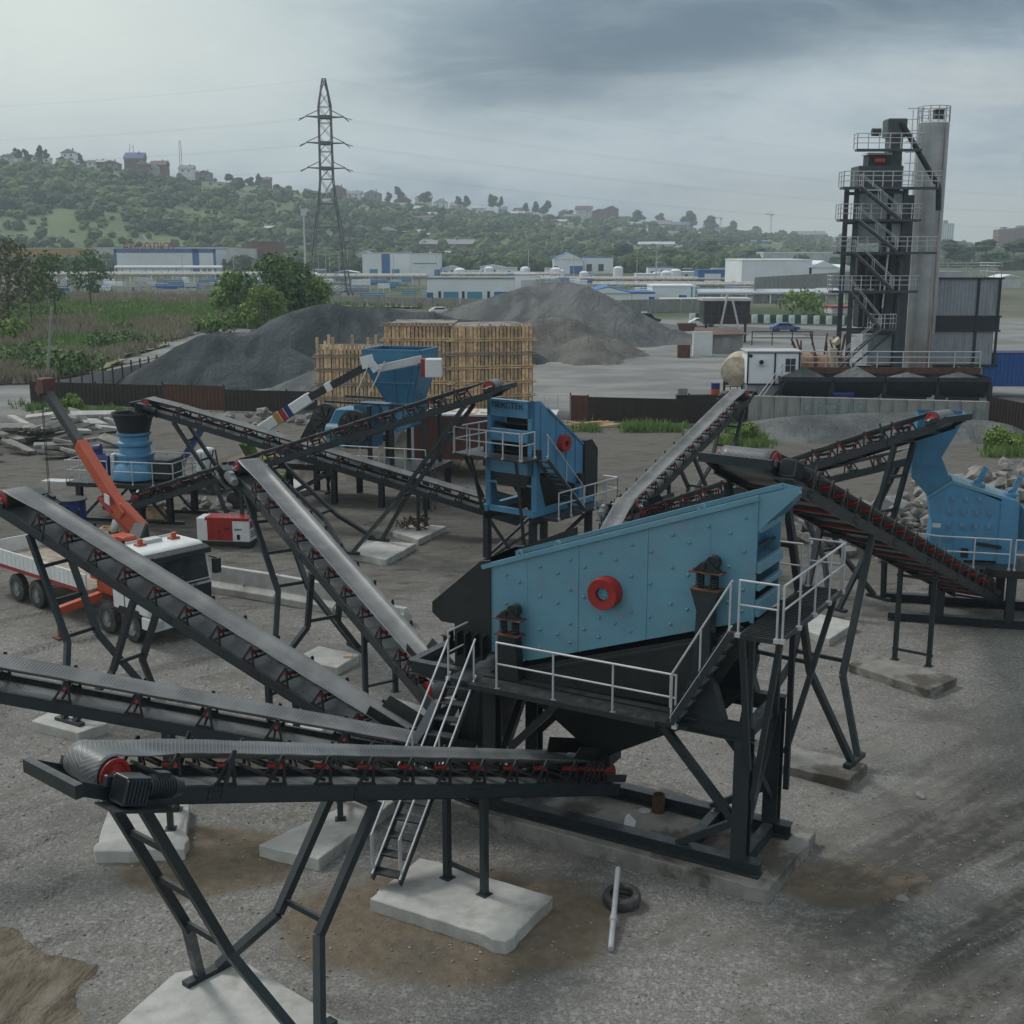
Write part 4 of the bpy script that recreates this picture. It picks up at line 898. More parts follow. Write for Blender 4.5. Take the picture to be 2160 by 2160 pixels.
o=M().lathe([(.14,0),(.15,.02),(.13,.035),(0,.03)],n=22,caps=False).build('can_lid',concrete,None,smooth=True); o.location=G(1360,1712,.3); tag(o,'round pale lid beside the rusty can','lid')
a,b=G(1455,1782,.32),G(1510,1700,.62); o=M().bar(a,b,.05,.04).build('wooden_stick',oldwood,None,off=a); o.location=a; tag(o,'thin wooden stick leaning on the beam inside the foundation','stick')
p=G(1327,1742,.3); o=M().prism([(-.14,-.1,0),(.1,-.14,0),(.14,.06,.02),(-.02,.14,.16),(-.1,.08,.1)],(0.02,.02,.06)).build('crumpled_sheet',white,None); o.location=p; tag(o,'crumpled white sheet of packaging on the wet foundation','packaging')
p=G(735,1386,.25); o=M().box(-.14,.14,-.09,.09,0,.08).build('brick',wood,None,bevel=.01); o.location=p; tag(o,'orange brick on the slab under the shiny conveyor','brick')
# ======================= concrete barriers =======================
def barrier(label,pa,pb,h=1.0):
    d=(pb-pa); L=d.length; t=M().prism([(0,-.35,0),(0,.35,0),(0,.35,.25),(0,.14,.42),(0,.1,h),(0,-.1,h),(0,-.14,.42),(0,-.35,.25)],(L-.05,0,0))
    t.cyl((L*.5,-.17,.4),(L*.5,-.15,.5),.04,n=8)
    o=t.build('concrete_barrier',concrete,None,bevel=.02); o.location=pa; o.rotation_euler=(0,0,math.atan2(d.y,d.x)); tag(o,label,'barrier','low concrete barrier blocks in a row'); return o
q=[G(452,1245,0),G(592,1268,0),G(718,1292,0),G(860,1318,0)]
barrier('pale concrete barrier block nearest the truck',q[0],q[1]); barrier('middle concrete barrier block of the row behind the shiny conveyor legs',q[1],q[2]); barrier('last concrete barrier block of the row, towards the big screen',q[2],q[3],.6)
# ======================= rubble and timber heaps =======================
def heap(label,name,cat,c,rx,ry,n,kind,m,group,seed=1,h=.6,size=(.3,1.0)):
    rnd=random.Random(seed)
    for i in range(n):
        a=rnd.random()*6.28; k=rnd.random()**.6; x=c.x+rx*k*math.cos(a); y=c.y+ry*k*math.sin(a); z=h*(1-k)*rnd.random()
        if kind=='slab':
            L=rnd.uniform(1.6,3.8); w=rnd.uniform(.5,1.2); mb=M().box(-L/2,L/2,-w/2,w/2,0,.22); o=mb.build(name,m,None,bevel=.02); o.rotation_euler=(R(rnd.uniform(-18,18)),R(rnd.uniform(-16,16)),rnd.uniform(-.9,.9)+.1)
        elif kind=='rock':
            o=M().rock((0,0,0),rnd.uniform(*size),(1.2,.9,.7),rnd=rnd).build(name,m,None,bevel=.02); z+=.1; o.rotation_euler=(0,0,rnd.random()*6)
        else:
            L=rnd.uniform(1.5,4); o=M().box(-L/2,L/2,-.07,.07,0,.05).build(name,m,None); o.rotation_euler=(0,R(rnd.uniform(-5,5)),rnd.uniform(-.5,.5))
        o.location=(x,y,z+.05); tag(o,label,cat,group)
heap('broken concrete slab piece in the tumbled heap at the left edge','concrete_slab','slab',G(40,945,0),7,5,26,'slab',oldconc,'heap of broken slabs at the left edge',3,1.5)
heap('broken concrete slab piece in the tumbled heap at the left edge','concrete_slab','slab',G(130,905,0),5,4,14,'slab',concrete,'heap of broken slabs at the left edge',4,1.8)
heap('pale rock in the rubble bank behind the impact crusher','rock','rock',Vector((17.0,53.5,0)),4.5,4.5,90,'rock',ston,'rubble bank behind the impact crusher',5,1.3,(.2,.5))
heap('pale rock in the rubble bank behind the impact crusher','rock','rock',Vector((23,54,0)),4,5,60,'rock',ston,'rubble bank behind the impact crusher',6,1.3,(.2,.55))
heap('grey rock on the rubble bank at the right edge','rock','rock',Vector((25.5,61,0)),5,6,110,'rock',ston,'rubble bank at the right edge',16,2.6,(.25,.7))
heap('pale rock in the rubble bank behind the impact crusher','rock','rock',Vector((19.5,56,0)),6,4,70,'rock',ston,'rubble bank behind the impact crusher',17,2.2,(.25,.6))
heap('loose plank in the timber stack under the crossing conveyors','plank','plank',G(610,990,0),4,2.2,40,'plank',wood,'loose planks under the crossing conveyors',7,1.0)
heap('loose plank on the ground near the brown fence gap','plank','plank',G(1240,900,0),3,1.5,14,'plank',wood,'loose planks by the brown fence',8,.3)
heap('earth-coloured rock at the foot of the bank behind the crusher','rock','rock',G(560,890,0),6,3,30,'rock',ston,'stones on the bank behind the jaw crusher',9,.8,(.2,.5))
heap('piece of scrap concrete under the cone crusher','rock','rock',G(420,1070,0),3,1.2,14,'rock',ston,'scrap lumps under the cone crusher',10,.3,(.15,.35))
# barrel, boxes around the cone crusher
o=root('cable_drum','dark blue bundled hose drum beside the cone crusher platform','drum',G(155,1115,0),0); M().cyl((0,0,.1),(0,0,1.35),.62,n=22).build('drum_body',navy,o,smooth=True); M().cyl((0,0,1.35),(0,0,1.42),.7,n=22).build('drum_rim',black,o,smooth=True); M().cyl((0,0,0),(0,0,.1),.7,n=22).build('drum_rim',black,o,smooth=True)
for i,(u,v,m_,l) in enumerate(((235,1135,wood,'small wooden crate behind the truck, left of the crane base'),(330,915+180,wood,'small open crate under the cone crusher platform'),(213,1150,galv,'pale metal crate beside the wooden one'))):
    o=root('crate',l,'crate',G(u,v,0),R(20*i),'crates near the cone crusher'); M().box(-.4,.4,-.3,.3,0,.06).build('base',m_,o)
    for y in (-.3,.3): M().box(-.4,.4,y-.02,y+.02,.06,.5).build('side',m_,o)
    for x in (-.4,.4): M().box(x-.02,x+.02,-.3,.3,.06,.5).build('side',m_,o)
# scrap heap on slab in the centre yard
o=root('scrap_pile','tangle of scrap and cables on the slab in the centre yard','scrap',G(872,1116,.25),0)
rn=random.Random(5)
for k in range(16):
    a=Vector((rn.uniform(-.6,.6),rn.uniform(-.3,.3),rn.uniform(0,.3))); M().path([a,a+Vector((rn.uniform(-.4,.4),rn.uniform(-.3,.3),rn.uniform(.1,.4))),a+Vector((rn.uniform(-.5,.5),rn.uniform(-.3,.3),0))],.03).build('scrap_rod',rust,o)
# ======================= wagon =======================
wg=root('cargo_wagon','brown-red boxcar body standing on wheels behind the second screen','wagon',G(862,1008,0)+Vector((0,0,0)),R(-6))
wb=M().box(.3,8.2,0,2.5,1.1,3.55).build('wagon_body',wagon,wg)
q=M()
for k in range(40): q.box(.35+k*.196,.41+k*.196,-.03,0,1.15,3.5)
q.build('wall_ribs',wagon,wb); M().box(.2,8.3,-.06,2.56,3.55,3.65).build('roof',roofp,wb); M().box(.2,.34,-.04,.1,1.05,3.6).build('corner_post',galv,wb)
for k in range(9): M().box(.6+k*.85,1.2+k*.85,.1+(k%3)*.5,1.4+(k%2)*.7,3.65,3.70).build('roof_board',wood,wb)
for x in (5,6.3,7.4): 
    for y in (.3,2.2): M().cyl((x,y-.1,.5),(x,y+.1,.5),.48,n=18).build('wheel',black,wg,smooth=True)
M().box(4.2,8.1,.4,2.1,.7,1.1).build('undercarriage',black,wg)
kz=root('electrical_kiosk','grey steel kiosk frame with dark openings left of the brown wagon','kiosk',G(835,990,0),R(-6)); 
M().box(-1.6,.0,.2,2.2,0,3.4).build('cabinet',roofg,kz); 
for z in (.3,1.3,2.2): M().box(-1.45,-.12,.17,.2,z,z+.7).build('opening',black,kz)
# ======================= timber formwork =======================
def formwork(t,x0,x1,y,z0,z1,axis,rnd,sgn=-1,ragged=0):
    L=x1-x0; n=int(L/.29); mb=M()
    for k in range(n):
        a=x0+k*.29; top=z1+(rnd.uniform(-.06,.1) if not ragged else rnd.choice((0,0,0,.25,.5,.7)) )
        dd=rnd.uniform(0,.02)
        if axis=='x': mb.box(a,a+.21,y-.09-dd,y,z0,top)
        else: mb.box(y,y+.09+dd,a,a+.21,z0,top)
    mb.build('board_face',wood,t)
    z=z0+.45; 
    while z<z1-.2:
        zz=z+rnd.uniform(-.05,.05); w=M()
        if axis=='x': w.box(x0-.35,x1+.3,y-.2,y-.08,zz,zz+.09).box(x0-.2,x1+.2,y-.2,y-.08,zz+.16,zz+.24)
        else: w.box(y+.08,y+.2,x0-.3,x1+.35,zz,zz+.09).box(y+.08,y+.2,x0-.2,x1+.2,zz+.16,zz+.24)
        w.build('waler',oldwood if rnd.random()<.4 else wood,t); z+=1.08
    for k in range(int(L/.55)):
        a=x0+.25+k*.55
        if axis=='x': M().box(a,a+.07,y-.16,y-.09,z0,z1+rnd.uniform(-.3,.1)).build('stud',oldwood if rnd.random()<.25 else wood,t)
        else: M().box(y+.03,y+.09,a,a+.07,z0,z1+rnd.uniform(-.3,.1)).build('stud',oldwood if rnd.random()<.25 else wood,t)
rn=random.Random(11)
fm=root('timber_formwork','middle block of tall yellow timber formwork, just behind the deep blue hopper','formwork',(-4.6,93.0,0),R(-2))
formwork(fm,-5.0,0,0,0,7.2,'x',rn)
fr=M().box(-5,0,.02,8,0,7.0).build('core',oldconc,fm)
# right face turned a little towards the camera
fm2=root('timber_formwork','right-hand block of the tall yellow timber formwork, studs packed close','formwork',(-4.6,93.0,0),R(14)); 
formwork(fm2,0,6.4,0,0,7.0,'x',rn); M().box(.05,6.4,.03,6,0,6.9).build('core',oldconc,fm2)
fm3=root('timber_formwork','lower left block of yellow timber formwork with uneven stud tops','formwork',(-14.6,92,0),R(3)); formwork(fm3,0,5.6,0,0,5.7,'x',rn,ragged=1); M().box(.05,5.5,.03,5,0,5.3).build('core',oldconc,fm3)
for o in (fm,fm2,fm3): o['group']='blocks of timber formwork'
# ======================= brown sheet fences =======================
def fence(label,pts,h,m,group='brown sheet-metal fences',z0=0,post_h=.15,gate=None):
    o=root('metal_fence',label,'fence',pts[0],0,group); off=pts[0]
    for a,b in zip(pts,pts[1:]):
        L=(b-a).length; n=max(1,int(L/2.5)); d=(b-a)/n; nn=Vector((-d.y,d.x,0)).normalized()
        for k in range(n):
            p,q_=a+d*k,a+d*(k+1); mb=M(); cor=8
            for j in range(cor): 
                e,f_=p.lerp(q_,j/cor),p.lerp(q_,(j+.55)/cor); mb.prism([e+Vector((0,0,z0+.05)),f_+Vector((0,0,z0+.05)),f_+Vector((0,0,z0+h)),e+Vector((0,0,z0+h))],nn*.02)
            mb.prism([p+nn*.03+Vector((0,0,z0+.05)),q_+nn*.03+Vector((0,0,z0+.05)),q_+nn*.03+Vector((0,0,z0+h-.01)),p+nn*.03+Vector((0,0,z0+h-.01))],nn*.01)
            mb.build('fence_sheet',m,o,off=off)
        for k in range(0,n+1,2): p=a+d*k; M().box(p.x-.05,p.x+.05,p.y+.06,p.y+.14,0,z0+h+post_h).build('fence_post',black,o,off=off)
    return o
fence('long dark brown sheet fence behind the crane boom, left half',[G(66,853),G(345,862)],1.9,fenceb)
fence('reddish brown double gate in the middle of the long fence',[G(345,862),G(474,868)],2.0,fencer)
fence('dark brown fence running from the gate to the timber formwork',[G(474,868),G(672,873)],1.75,fenceb)
fence('plum-coloured end panel of the right brown fence',[G(1203,888),G(1240,889)],1.95,wagon)
fence('dark brown fence right of the timber formwork',[G(1240,889),G(1452,895)],1.85,fenceb)
fence('taller dark brown fence panel behind the steep conveyor head',[G(1452,895),G(1577,892)],2.15,fenceb)
fence('dark brown fence corner at the right edge beyond the wall',[G(2083,900),G(2190,925)],2.2,fenceb)
a=G(1120,885); b_=G(1203,888)
o=root('wire_fence','thin wire mesh fence gap beside the plum fence panel','fence',a,0); rail('mesh_frame',[a,b_],o,h=1.9,mids=(.5,),post=1.2,r=.02,off=a)
# sloping concrete kerb fence with posts running back left
for i,(pa,pb,nm) in enumerate(((G(112,806),G(345,762),'a'),)):
    a,b=P(112,806,103),P(340,758,128); o=root('low_wall','pale low wall topped by dark posts climbing behind the left fence','wall',(a.x,a.y,0),0); off=Vector((a.x,a.y,0))
    M().prism([(a.x,a.y,0),(b.x,b.y,0),(b.x,b.y,b.z),(a.x,a.y,a.z)],(0,.25,0)).build('wall_panel',wallconc,o,off=off)
    for k in range(11): p=a.lerp(b,(k+.5)/11); M().box(p.x-.07,p.x+.07,p.y-.2,p.y-.06,0,p.z+.55).build('fence_post',fencer,o,off=off)
    M().bar(a+Vector((0,-.13,.25)),b+Vector((0,-.13,.25)),.05,.08).build('fence_wire',fencer,o,off=off)
# concrete wall with graffiti
wa,wb_=G(1578,893),G(2084,908); d=(wb_-wa); n=9
for k in range(n):
    p,q_=wa+d*(k/n),wa+d*((k+1)/n)-d.normalized()*.03; o=M().prism([Vector((p.x,p.y,0)),Vector((q_.x,q_.y,0)),Vector((q_.x,q_.y,2.05)),Vector((p.x,p.y,2.05))],(0,.4,0)).build('concrete_wall_block',wallconc,None,off=(p.x,p.y,0),bevel=.03); o.location=(p.x,p.y,0)
    lb={0:'pale retaining wall block next to the brown fence end',1:'retaining wall block left of the peach graffiti',2:'retaining wall block carrying the peach and teal graffiti',3:'retaining wall block right under the long teal graffiti'}.get(k,'plain grey retaining wall block under the aggregate bins')
    tag(o,lb,'wall','blocks of the grey retaining wall')
    if k==8: tag(o,'retaining wall block with a round teal mark, near the right edge','wall')
teal=mat('teal_spray_paint',(.14,.25,.25),.8,var=.3,vscale=2); peach=mat('peach_spray_paint',(.42,.27,.2),.8,var=.3)
def graffiti(u,v,txt,size,m,label):
    s_=G(u,v,0); f=(s_.x-wa.x)/(d.x) if False else None
    # point on the wall plane
    a_,b__,c_=ray(u,v); Y=wa.y+ (wb_.y-wa.y)*.4; 
    t=Y/b__; x=a_*t; Y=wa.y+(x-wa.x)/d.x*d.y-.02; t=Y/b__
    o=text(txt,(0,0,0),(math.pi/2,0,math.atan2(d.y,d.x)),size,m,None,'graffiti',.004); o.location=(a_*t,Y-.012,CH+c_*t); tag(o,label,'graffiti','spray-painted marks on the grey wall'); return o
graffiti(1678,862,'ЖЗ',1.5,peach,'peach tag of two letters on the retaining wall')
graffiti(1755,863,'OFGUIS',1.25,teal,'long teal lettering on the retaining wall'); graffiti(2060,878,'O',1.5,teal,'round teal mark at the right end of the retaining wall'); graffiti(1975,876,'шиншилла',.7,peach,'row of thin pinkish strokes on the retaining wall')
# ======================= ground =======================
def ground_mat():
    m=bpy.data.materials.new('yard_ground'); m.use_nodes=True; n=N(m.node_tree); bs=n.n['Principled BSDF']
    tc=n.new('ShaderNodeTexCoord').outputs['Object']; x,y,z=n.sep(tc)
    big=n.noise(tc,.10,6,.6,.4); med=n.noise(n.map(tc,(5,3,0)),.45,7,.62,.3); fine=n.noise(tc,3.5,6,.7)
    tr=n.map(n.map(tc,rot=(0,0,R(-39))),scale=(.17,1.2,1)); track=n.noise(tr,.9,8,.66,.35)     # vehicle tracks run away to the right
    spk=n.vor(tc,36,'Color'); sp=n.sep(spk)[0]; spk2=n.sep(n.vor(tc,15,'Color'))[1]
    mud=n.mix(n.ramp(med,.35,.68),(.095,.088,.076),(.16,.15,.133)); mud=n.mix(n.ramp(fine,.4,.75),mud,(.20,.19,.17))
    grav=n.mix(sp,(.145,.14,.128),(.31,.30,.278)); grav=n.mix(n.ramp(spk2,.75,.95),grav,(.34,.33,.31)); grav=n.mix(n.ramp(med,.3,.75,.0,.45),grav,(.17,.165,.155))
    # where gravel lies: everywhere near the plant except mud patches
    near=n.ramp(y,50,40)
    gm=n.ramp(n.math('ADD',n.math('MULTIPLY',big,.6),n.math('MULTIPLY',track,.55)),.50,.60)
    rt=n.math('MULTIPLY',n.ramp(n.math('ADD',x,n.math('MULTIPLY',y,-.16)),1.5,5.0),n.ramp(y,33,25))   # driven lane lower right: more mud
    gm2=n.math('MULTIPLY',n.math('SUBTRACT',1,n.math('MULTIPLY',n.ramp(track,.58,.48),rt)),1.0)
    base_g=n.math('MAXIMUM',gm,n.math('MULTIPLY',near,n.ramp(med,.62,.5)))
    gfac=n.math('MULTIPLY',n.math('MULTIPLY',base_g,gm2),n.ramp(y,62,38,.25,1.0))
    # bare brown earth round the slabs under the front conveyor
    def patch(px,py,rx,ry,lo=.65,hi=1.15):
        dx=n.math('DIVIDE',n.math('SUBTRACT',x,px),rx); dy=n.math('DIVIDE',n.math('SUBTRACT',y,py),ry)
        d=n.math('ADD',n.math('MULTIPLY',dx,dx),n.math('MULTIPLY',dy,dy)); d=n.math('ADD',d,n.math('MULTIPLY',n.math('SUBTRACT',med,.5),1.6))
        return n.ramp(d,hi,lo)
    p=n.math('MAXIMUM',patch(-1.2,21.6,3.6,2.3),patch(-7.9,17.2,1.6,1.2)); p=n.math('MAXIMUM',p,patch(-6.5,24.0,2.2,1.6)); p=n.math('MAXIMUM',p,patch(-7.2,28.5,4,1.6,.3,1.0)); p=n.math('MAXIMUM',p,patch(7,23.0,1.8,1.1,.4,1.1))
    gfac=n.math('MULTIPLY',gfac,n.math('SUBTRACT',1,p),clamp=True)
    brown=n.mix(n.ramp(fine,.3,.7),(.135,.108,.078),(.20,.165,.12))
    c=n.mix(p,mud,brown); c=n.mix(gfac,c,grav)
    # dark damp ground near the foundation and along lane edges
    damp=n.math('MULTIPLY',n.ramp(n.noise(n.map(tc,(11,2,0)),.28,6,.65,.3),.52,.68),n.ramp(y,70,40,.25,.9)); c=n.mix(n.math('MULTIPLY',damp,.55),c,(.07,.07,.064))
    damp2=n.math('MULTIPLY',n.math('MULTIPLY',n.ramp(n.math('ADD',track,n.math('MULTIPLY',n.math('SUBTRACT',fine,.5),.25)),.49,.38),rt),.75); c=n.mix(damp2,c,(.06,.06,.057))
    L1=n.sep(n.map(tc,rot=(0,0,R(-39)))); wob=n.math('MULTIPLY',n.math('SUBTRACT',n.noise(n.map(n.map(tc,rot=(0,0,R(-39))),scale=(.12,.25,1)),1.0,3),.5),3.2)
    tt=n.math('ADD',L1[1],wob); fr=n.math('FRACT',n.math('DIVIDE',tt,1.9)); band=n.ramp(n.math('ABSOLUTE',n.math('SUBTRACT',fr,.5)),.15,.10)
    chev=n.ramp(n.math('SINE',n.math('ADD',n.math('MULTIPLY',L1[0],30),n.math('MULTIPLY',n.math('ABSOLUTE',n.math('SUBTRACT',fr,.5)),40))),-.1,.5)
    lane=n.math('MULTIPLY',n.math('MULTIPLY',band,n.ramp(n.noise(tc,.35,5,.6),.42,.56)),n.math('MAXIMUM',rt,n.math('MULTIPLY',n.ramp(n.math('MULTIPLY',x,-1),7.0,8.5),.85)))
    c=n.mix(n.math('MULTIPLY',lane,n.math('MULTIPLY',n.ramp(fine,.25,.6,.35,1.0),n.math('ADD',.30,n.math('MULTIPLY',chev,.28)))),c,(.075,.073,.067))
    wet=patch(6.6,20.9,2.4,1.7,.35,1.2); c=n.mix(n.math('MULTIPLY',n.math('MULTIPLY',wet,n.ramp(fine,.35,.6,.15,1.0)),.6),c,(.055,.055,.05)); wet2=patch(13,27,3.2,7,.2,1.25); c=n.mix(n.math('MULTIPLY',wet2,.3),c,(.075,.072,.064)); pale=patch(7.5,30,4.2,6,.3,1.1); c=n.mix(n.math('MULTIPLY',pale,.35),c,n.mix(sp,(.22,.215,.195),(.36,.35,.32)))
    # the yard beyond the fence: pale grey fines with streaks
    midy=n.math('MULTIPLY',n.ramp(y,36,48),n.ramp(fine,.35,.7,.25,.9)); c=n.mix(n.math('MULTIPLY',midy,n.ramp(med,.35,.65,.3,.9)),c,(.118,.108,.093)); c=n.mix(n.math('MULTIPLY',n.ramp(n.noise(n.map(tc,rot=(0,0,.3),scale=(.5,1.4,1)),1.3,7,.68),.50,.66),n.ramp(y,38,46,.15,.75)),c,(.062,.057,.05))
    far=n.ramp(y,90,100); st=n.noise(n.map(tc,scale=(.8,1.2,1)),.12,6,.6); fc=n.mix(n.ramp(st,.35,.68),(.19,.195,.192),(.31,.31,.295)); c=n.mix(far,c,fc)
    # far plain: grass and dusty ground
    pl=n.ramp(y,215,240); gp=n.mix(n.ramp(n.noise(tc,.015,6,.6),.35,.65),(.055,.085,.03),(.17,.165,.13)); c=n.mix(pl,c,gp)
    n.put(bs,'Base_Color',c); n.put(bs,'Roughness',n.ramp(damp,0,1,.92,.6)); bs.inputs['Specular IOR Level'].default_value=.25
    h=n.math('ADD',n.math('MULTIPLY',sp,.35),n.math('MULTIPLY',fine,1.2)); h=n.math('ADD',h,n.math('MULTIPLY',med,2.0))
    tw=n.math('SINE',n.math('MULTIPLY',n.sep(n.map(tc,rot=(0,0,R(-38))))[0],30)); h=n.math('ADD',h,n.math('MULTIPLY',n.math('MULTIPLY',lane,chev),-.8))
    b=n.new('ShaderNodeBump'); n.put(b,'Height',h); b.inputs['Strength'].default_value=.8; b.inputs['Distance'].default_value=.07
    n.put(bs,'Normal',b.outputs[0]); return m
def lines(spec):
    o=[]
    for a,b,s in spec:
        k=a
        while k<b-1e-6: o.append(k); k+=s
    o.append(spec[-1][1]); return o
def hgt(x,y):
    if y>75 or abs(x)>40: return 0.0
    v=Vector((x*.35,y*.35,0)); h=.05*noise.fractal(v,.9,2.1,4)
    # ruts of the driven lane
    a=R(38); t=-x*math.sin(a)+y*math.cos(a)
    w=max(0,min(1,(x-.16*y-1)/4))*max(0,min(1,(34-y)/8))
    h+=w*(.05*math.sin(t*2.6+.4*math.sin(x*.7))+.03*noise.noise(Vector((x*.25,t*2,3))))
    for (px,py,rr) in ((-1,21.5,5),(2.5,24.5,5.5)):
        k=math.hypot(x-px,y-py)/rr
        if k<1: h*=k
    return h-.02
X=lines([(-3000,-400,400),(-400,-60,40),(-60,-24,3),(-24,24,.22),(24,60,3),(60,400,40),(400,3001,400)]); Y=lines([(-60,10,10),(10,62,.22),(62,120,3),(120,400,30),(400,3000,200),(3000,8001,1000)])
m=M(); nx=len(X)
for yy in Y:
    for xx in X: m.v.append((xx,yy,hgt(xx,yy)))
for j in range(len(Y)-1):
    for i in range(nx-1): m.f.append((j*nx+i,j*nx+i+1,(j+1)*nx+i+1,(j+1)*nx+i))
gnd=struct(m.build('ground',ground_mat(),smooth=True))
# loose stones (too many to count)
m=M(); rn=random.Random(2)
for k in range(5200):
    y=12+rn.random()**1.5*30; x=(rn.random()-.5)*y*.95; m.rock((x,y,hgt(x,y)+.012),rn.choice((.012,.015,.02,.027))*(1 if y<20 else 1.2),(1.2,.9,.6),rnd=rn)
tag(m.build('loose_stones',ston,None),'small grey stones scattered over the yard','stones',None,'stuff')
for u,v,r_,l in ((1940,1680,.16,'single pale stone on the mud at the right'),(1900,1900,.14,'grey stone in the tyre tracks, lower right'),(1940,1683,.1,'')):
    if not l: continue
    p=G(u,v,0); o=M().rock((0,0,.02),r_,(1.3,.9,.6)).build('rock',ston if r_<.3 else mat('earth_clod',(.16,.125,.09),.95,bump=.6,bscale=8),None,bevel=.02); o.location=p; tag(o,l,'rock')
# rounded low earth berms
def pile(name,label,cat,peaks,slope,m_,res,group=None,rough=.25,smooth_=True,kind=None,seed=0,wave=1.0):
    xs=[p[0] for p in peaks]; ys=[p[1] for p in peaks]; H=max(p[2] for p in peaks); R_=H/slope+1
    x0,x1,y0,y1=min(xs)-R_,max(xs)+R_,min(ys)-R_,max(ys)+R_; nx=int((x1-x0)/res)+1; ny=int((y1-y0)/res)+1; mb=M(); hh={}
    for j in range(ny+1):
        for i in range(nx+1):
            x=x0+i*res; y=y0+j*res; h=-1
            w=noise.fractal(Vector((x*.12*wave+seed,y*.12*wave,seed)),1,2,4)*2.2; w2=noise.fractal(Vector((x*.5,y*.5,seed)),1,2,3)
            for a,b in zip(peaks,peaks[1:]+[peaks[-1]]):
                A,B=Vector(a[:2]),Vector(b[:2]); ab=B-A; t=0 if ab.length<1e-3 else max(0,min(1,(Vector((x,y))-A).dot(ab)/ab.length_squared)); q=A+ab*t; d_=(Vector((x,y))-q).length
                z=a[2]+(b[2]-a[2])*t-slope*max(0,math.sqrt(d_*d_+.8)-.9)*(1+.05*w)
                h=max(h,z)
            h+=rough*(w*.35+w2*.3) if h>-.5 else 0
            hh[i,j]=len(mb.v); mb.v.append((x,y,max(h,-.3)))
    for j in range(ny):
        for i in range(nx):
            q=(hh[i,j],hh[i+1,j],hh[i+1,j+1],hh[i,j+1])
            if max(mb.v[k][2] for k in q)>-.25: mb.f.append(q)
    c=(sum(xs)/len(xs),sum(ys)/len(ys),0); o=mb.build(name,m_,None,smooth=True,off=c); o.location=c; tag(o,label,cat,group,kind); return o
def pilemat(name,a,b,sc=.25):
    m=bpy.data.materials.new(name); m.use_nodes=True; n=N(m.node_tree); bs=n.n['Principled BSDF']; tc=n.new('ShaderNodeTexCoord').outputs['Object']
    v=n.map(tc,scale=(1,.5,.35)); c=n.mix(n.ramp(n.noise(v,sc,7,.62,.5),.36,.66),a,b); n.put(bs,'Base_Color',c); bs.inputs['Roughness'].default_value=.95; bs.inputs['Specular IOR Level'].default_value=.15
    bp=n.new('ShaderNodeBump'); n.put(bp,'Height',n.math('ADD',n.noise(tc,1.3,8,.65,.4),n.math('MULTIPLY',n.noise(v,.5,6,.6,1.0),2.0))); bp.inputs['Strength'].default_value=1; bp.inputs['Distance'].default_value=.35; n.put(bs,'Normal',bp.outputs[0]); return m
dgrey=pilemat('dark_aggregate',(.042,.051,.055),(.092,.104,.108)); lgrey=pilemat('grey_aggregate',(.088,.098,.10),(.175,.182,.18)); sand=pilemat('sandy_aggregate',(.12,.118,.108),(.18,.175,.16))
pp=lambda u,v,Y:tuple(P(u,v,Y))
pile('gravel_pile','nearest dark gravel stockpile behind the long brown fence','stockpile',[pp(425,712,118),pp(480,704,124),pp(560,712,122)],.58,dgrey,1.0,'aggregate stockpiles',.8,seed=3)
pile('gravel_pile','dark flat-topped stockpile behind the lower formwork block','stockpile',[pp(590,668,138),pp(690,640,142),pp(770,646,142),pp(860,660,140),pp(1000,672,142)],.6,dgrey,1.2,'aggregate stockpiles',.8,seed=5)
pile('gravel_pile','tallest grey stockpile with a straight right flank, right of the formwork','stockpile',[pp(960,648,185),pp(1100,606,182),pp(1190,592,178),pp(1225,600,176)],.52,lgrey,1.3,'aggregate stockpiles',.3,seed=8)
pile('sand_pile','eroded sandy mound at the foot of the tallest stockpile','stockpile',[pp(1120,680,150),pp(1180,672,152),pp(1240,740,140)],.42,sand,.8,'aggregate stockpiles',1.3,seed=11,wave=2)
pile('gravel_pile','small low grey heap in the open lot near the red skip','stockpile',[pp(1425,694,170),pp(1450,706,168)],.5,lgrey,.8,'aggregate stockpiles',.2,seed=14)
pile('gravel_pile','light grey heap spilling beside the lower formwork','stockpile',[pp(700,770,103)],.45,lgrey,.8,'aggregate stockpiles',.1,seed=15)
pile('gravel_bank','bank of dark gravel heaped against the retaining wall','stockpile',[(21,86.5,1.1),(29,86.8,1.25),(33,86.2,.8)],.22,lgrey,.7,'aggregate stockpiles',.1,seed=19)
pile('earth_bank','rough brown earth bank behind the jaw crusher plant','earth bank',[(-13,73,1.5),(-7,74,1.8),(0,76,1.2)],.35,pilemat('brown_earth',(.12,.10,.08),(.19,.17,.14),.5),.6,None,.8,seed=21)
pile('gravel_heap','low gravel hump in the centre yard beside the second screen','stockpile',[(0,45.5,.55)],.28,pilemat('hump_gravel',(.11,.108,.10),(.17,.165,.155),.5),.4,'aggregate stockpiles',.05,seed=22)
pile('earth_mound','low rough mound of brown earth in the lower left corner','earth mound',[tuple(G(-30,2060,0)[:2])+(.08,),tuple(G(-20,2160,0)[:2])+(.08,)],.12,pilemat('mound_earth',(.15,.125,.09),(.24,.21,.165),1.5),.05,None,.11,seed=33,wave=7)
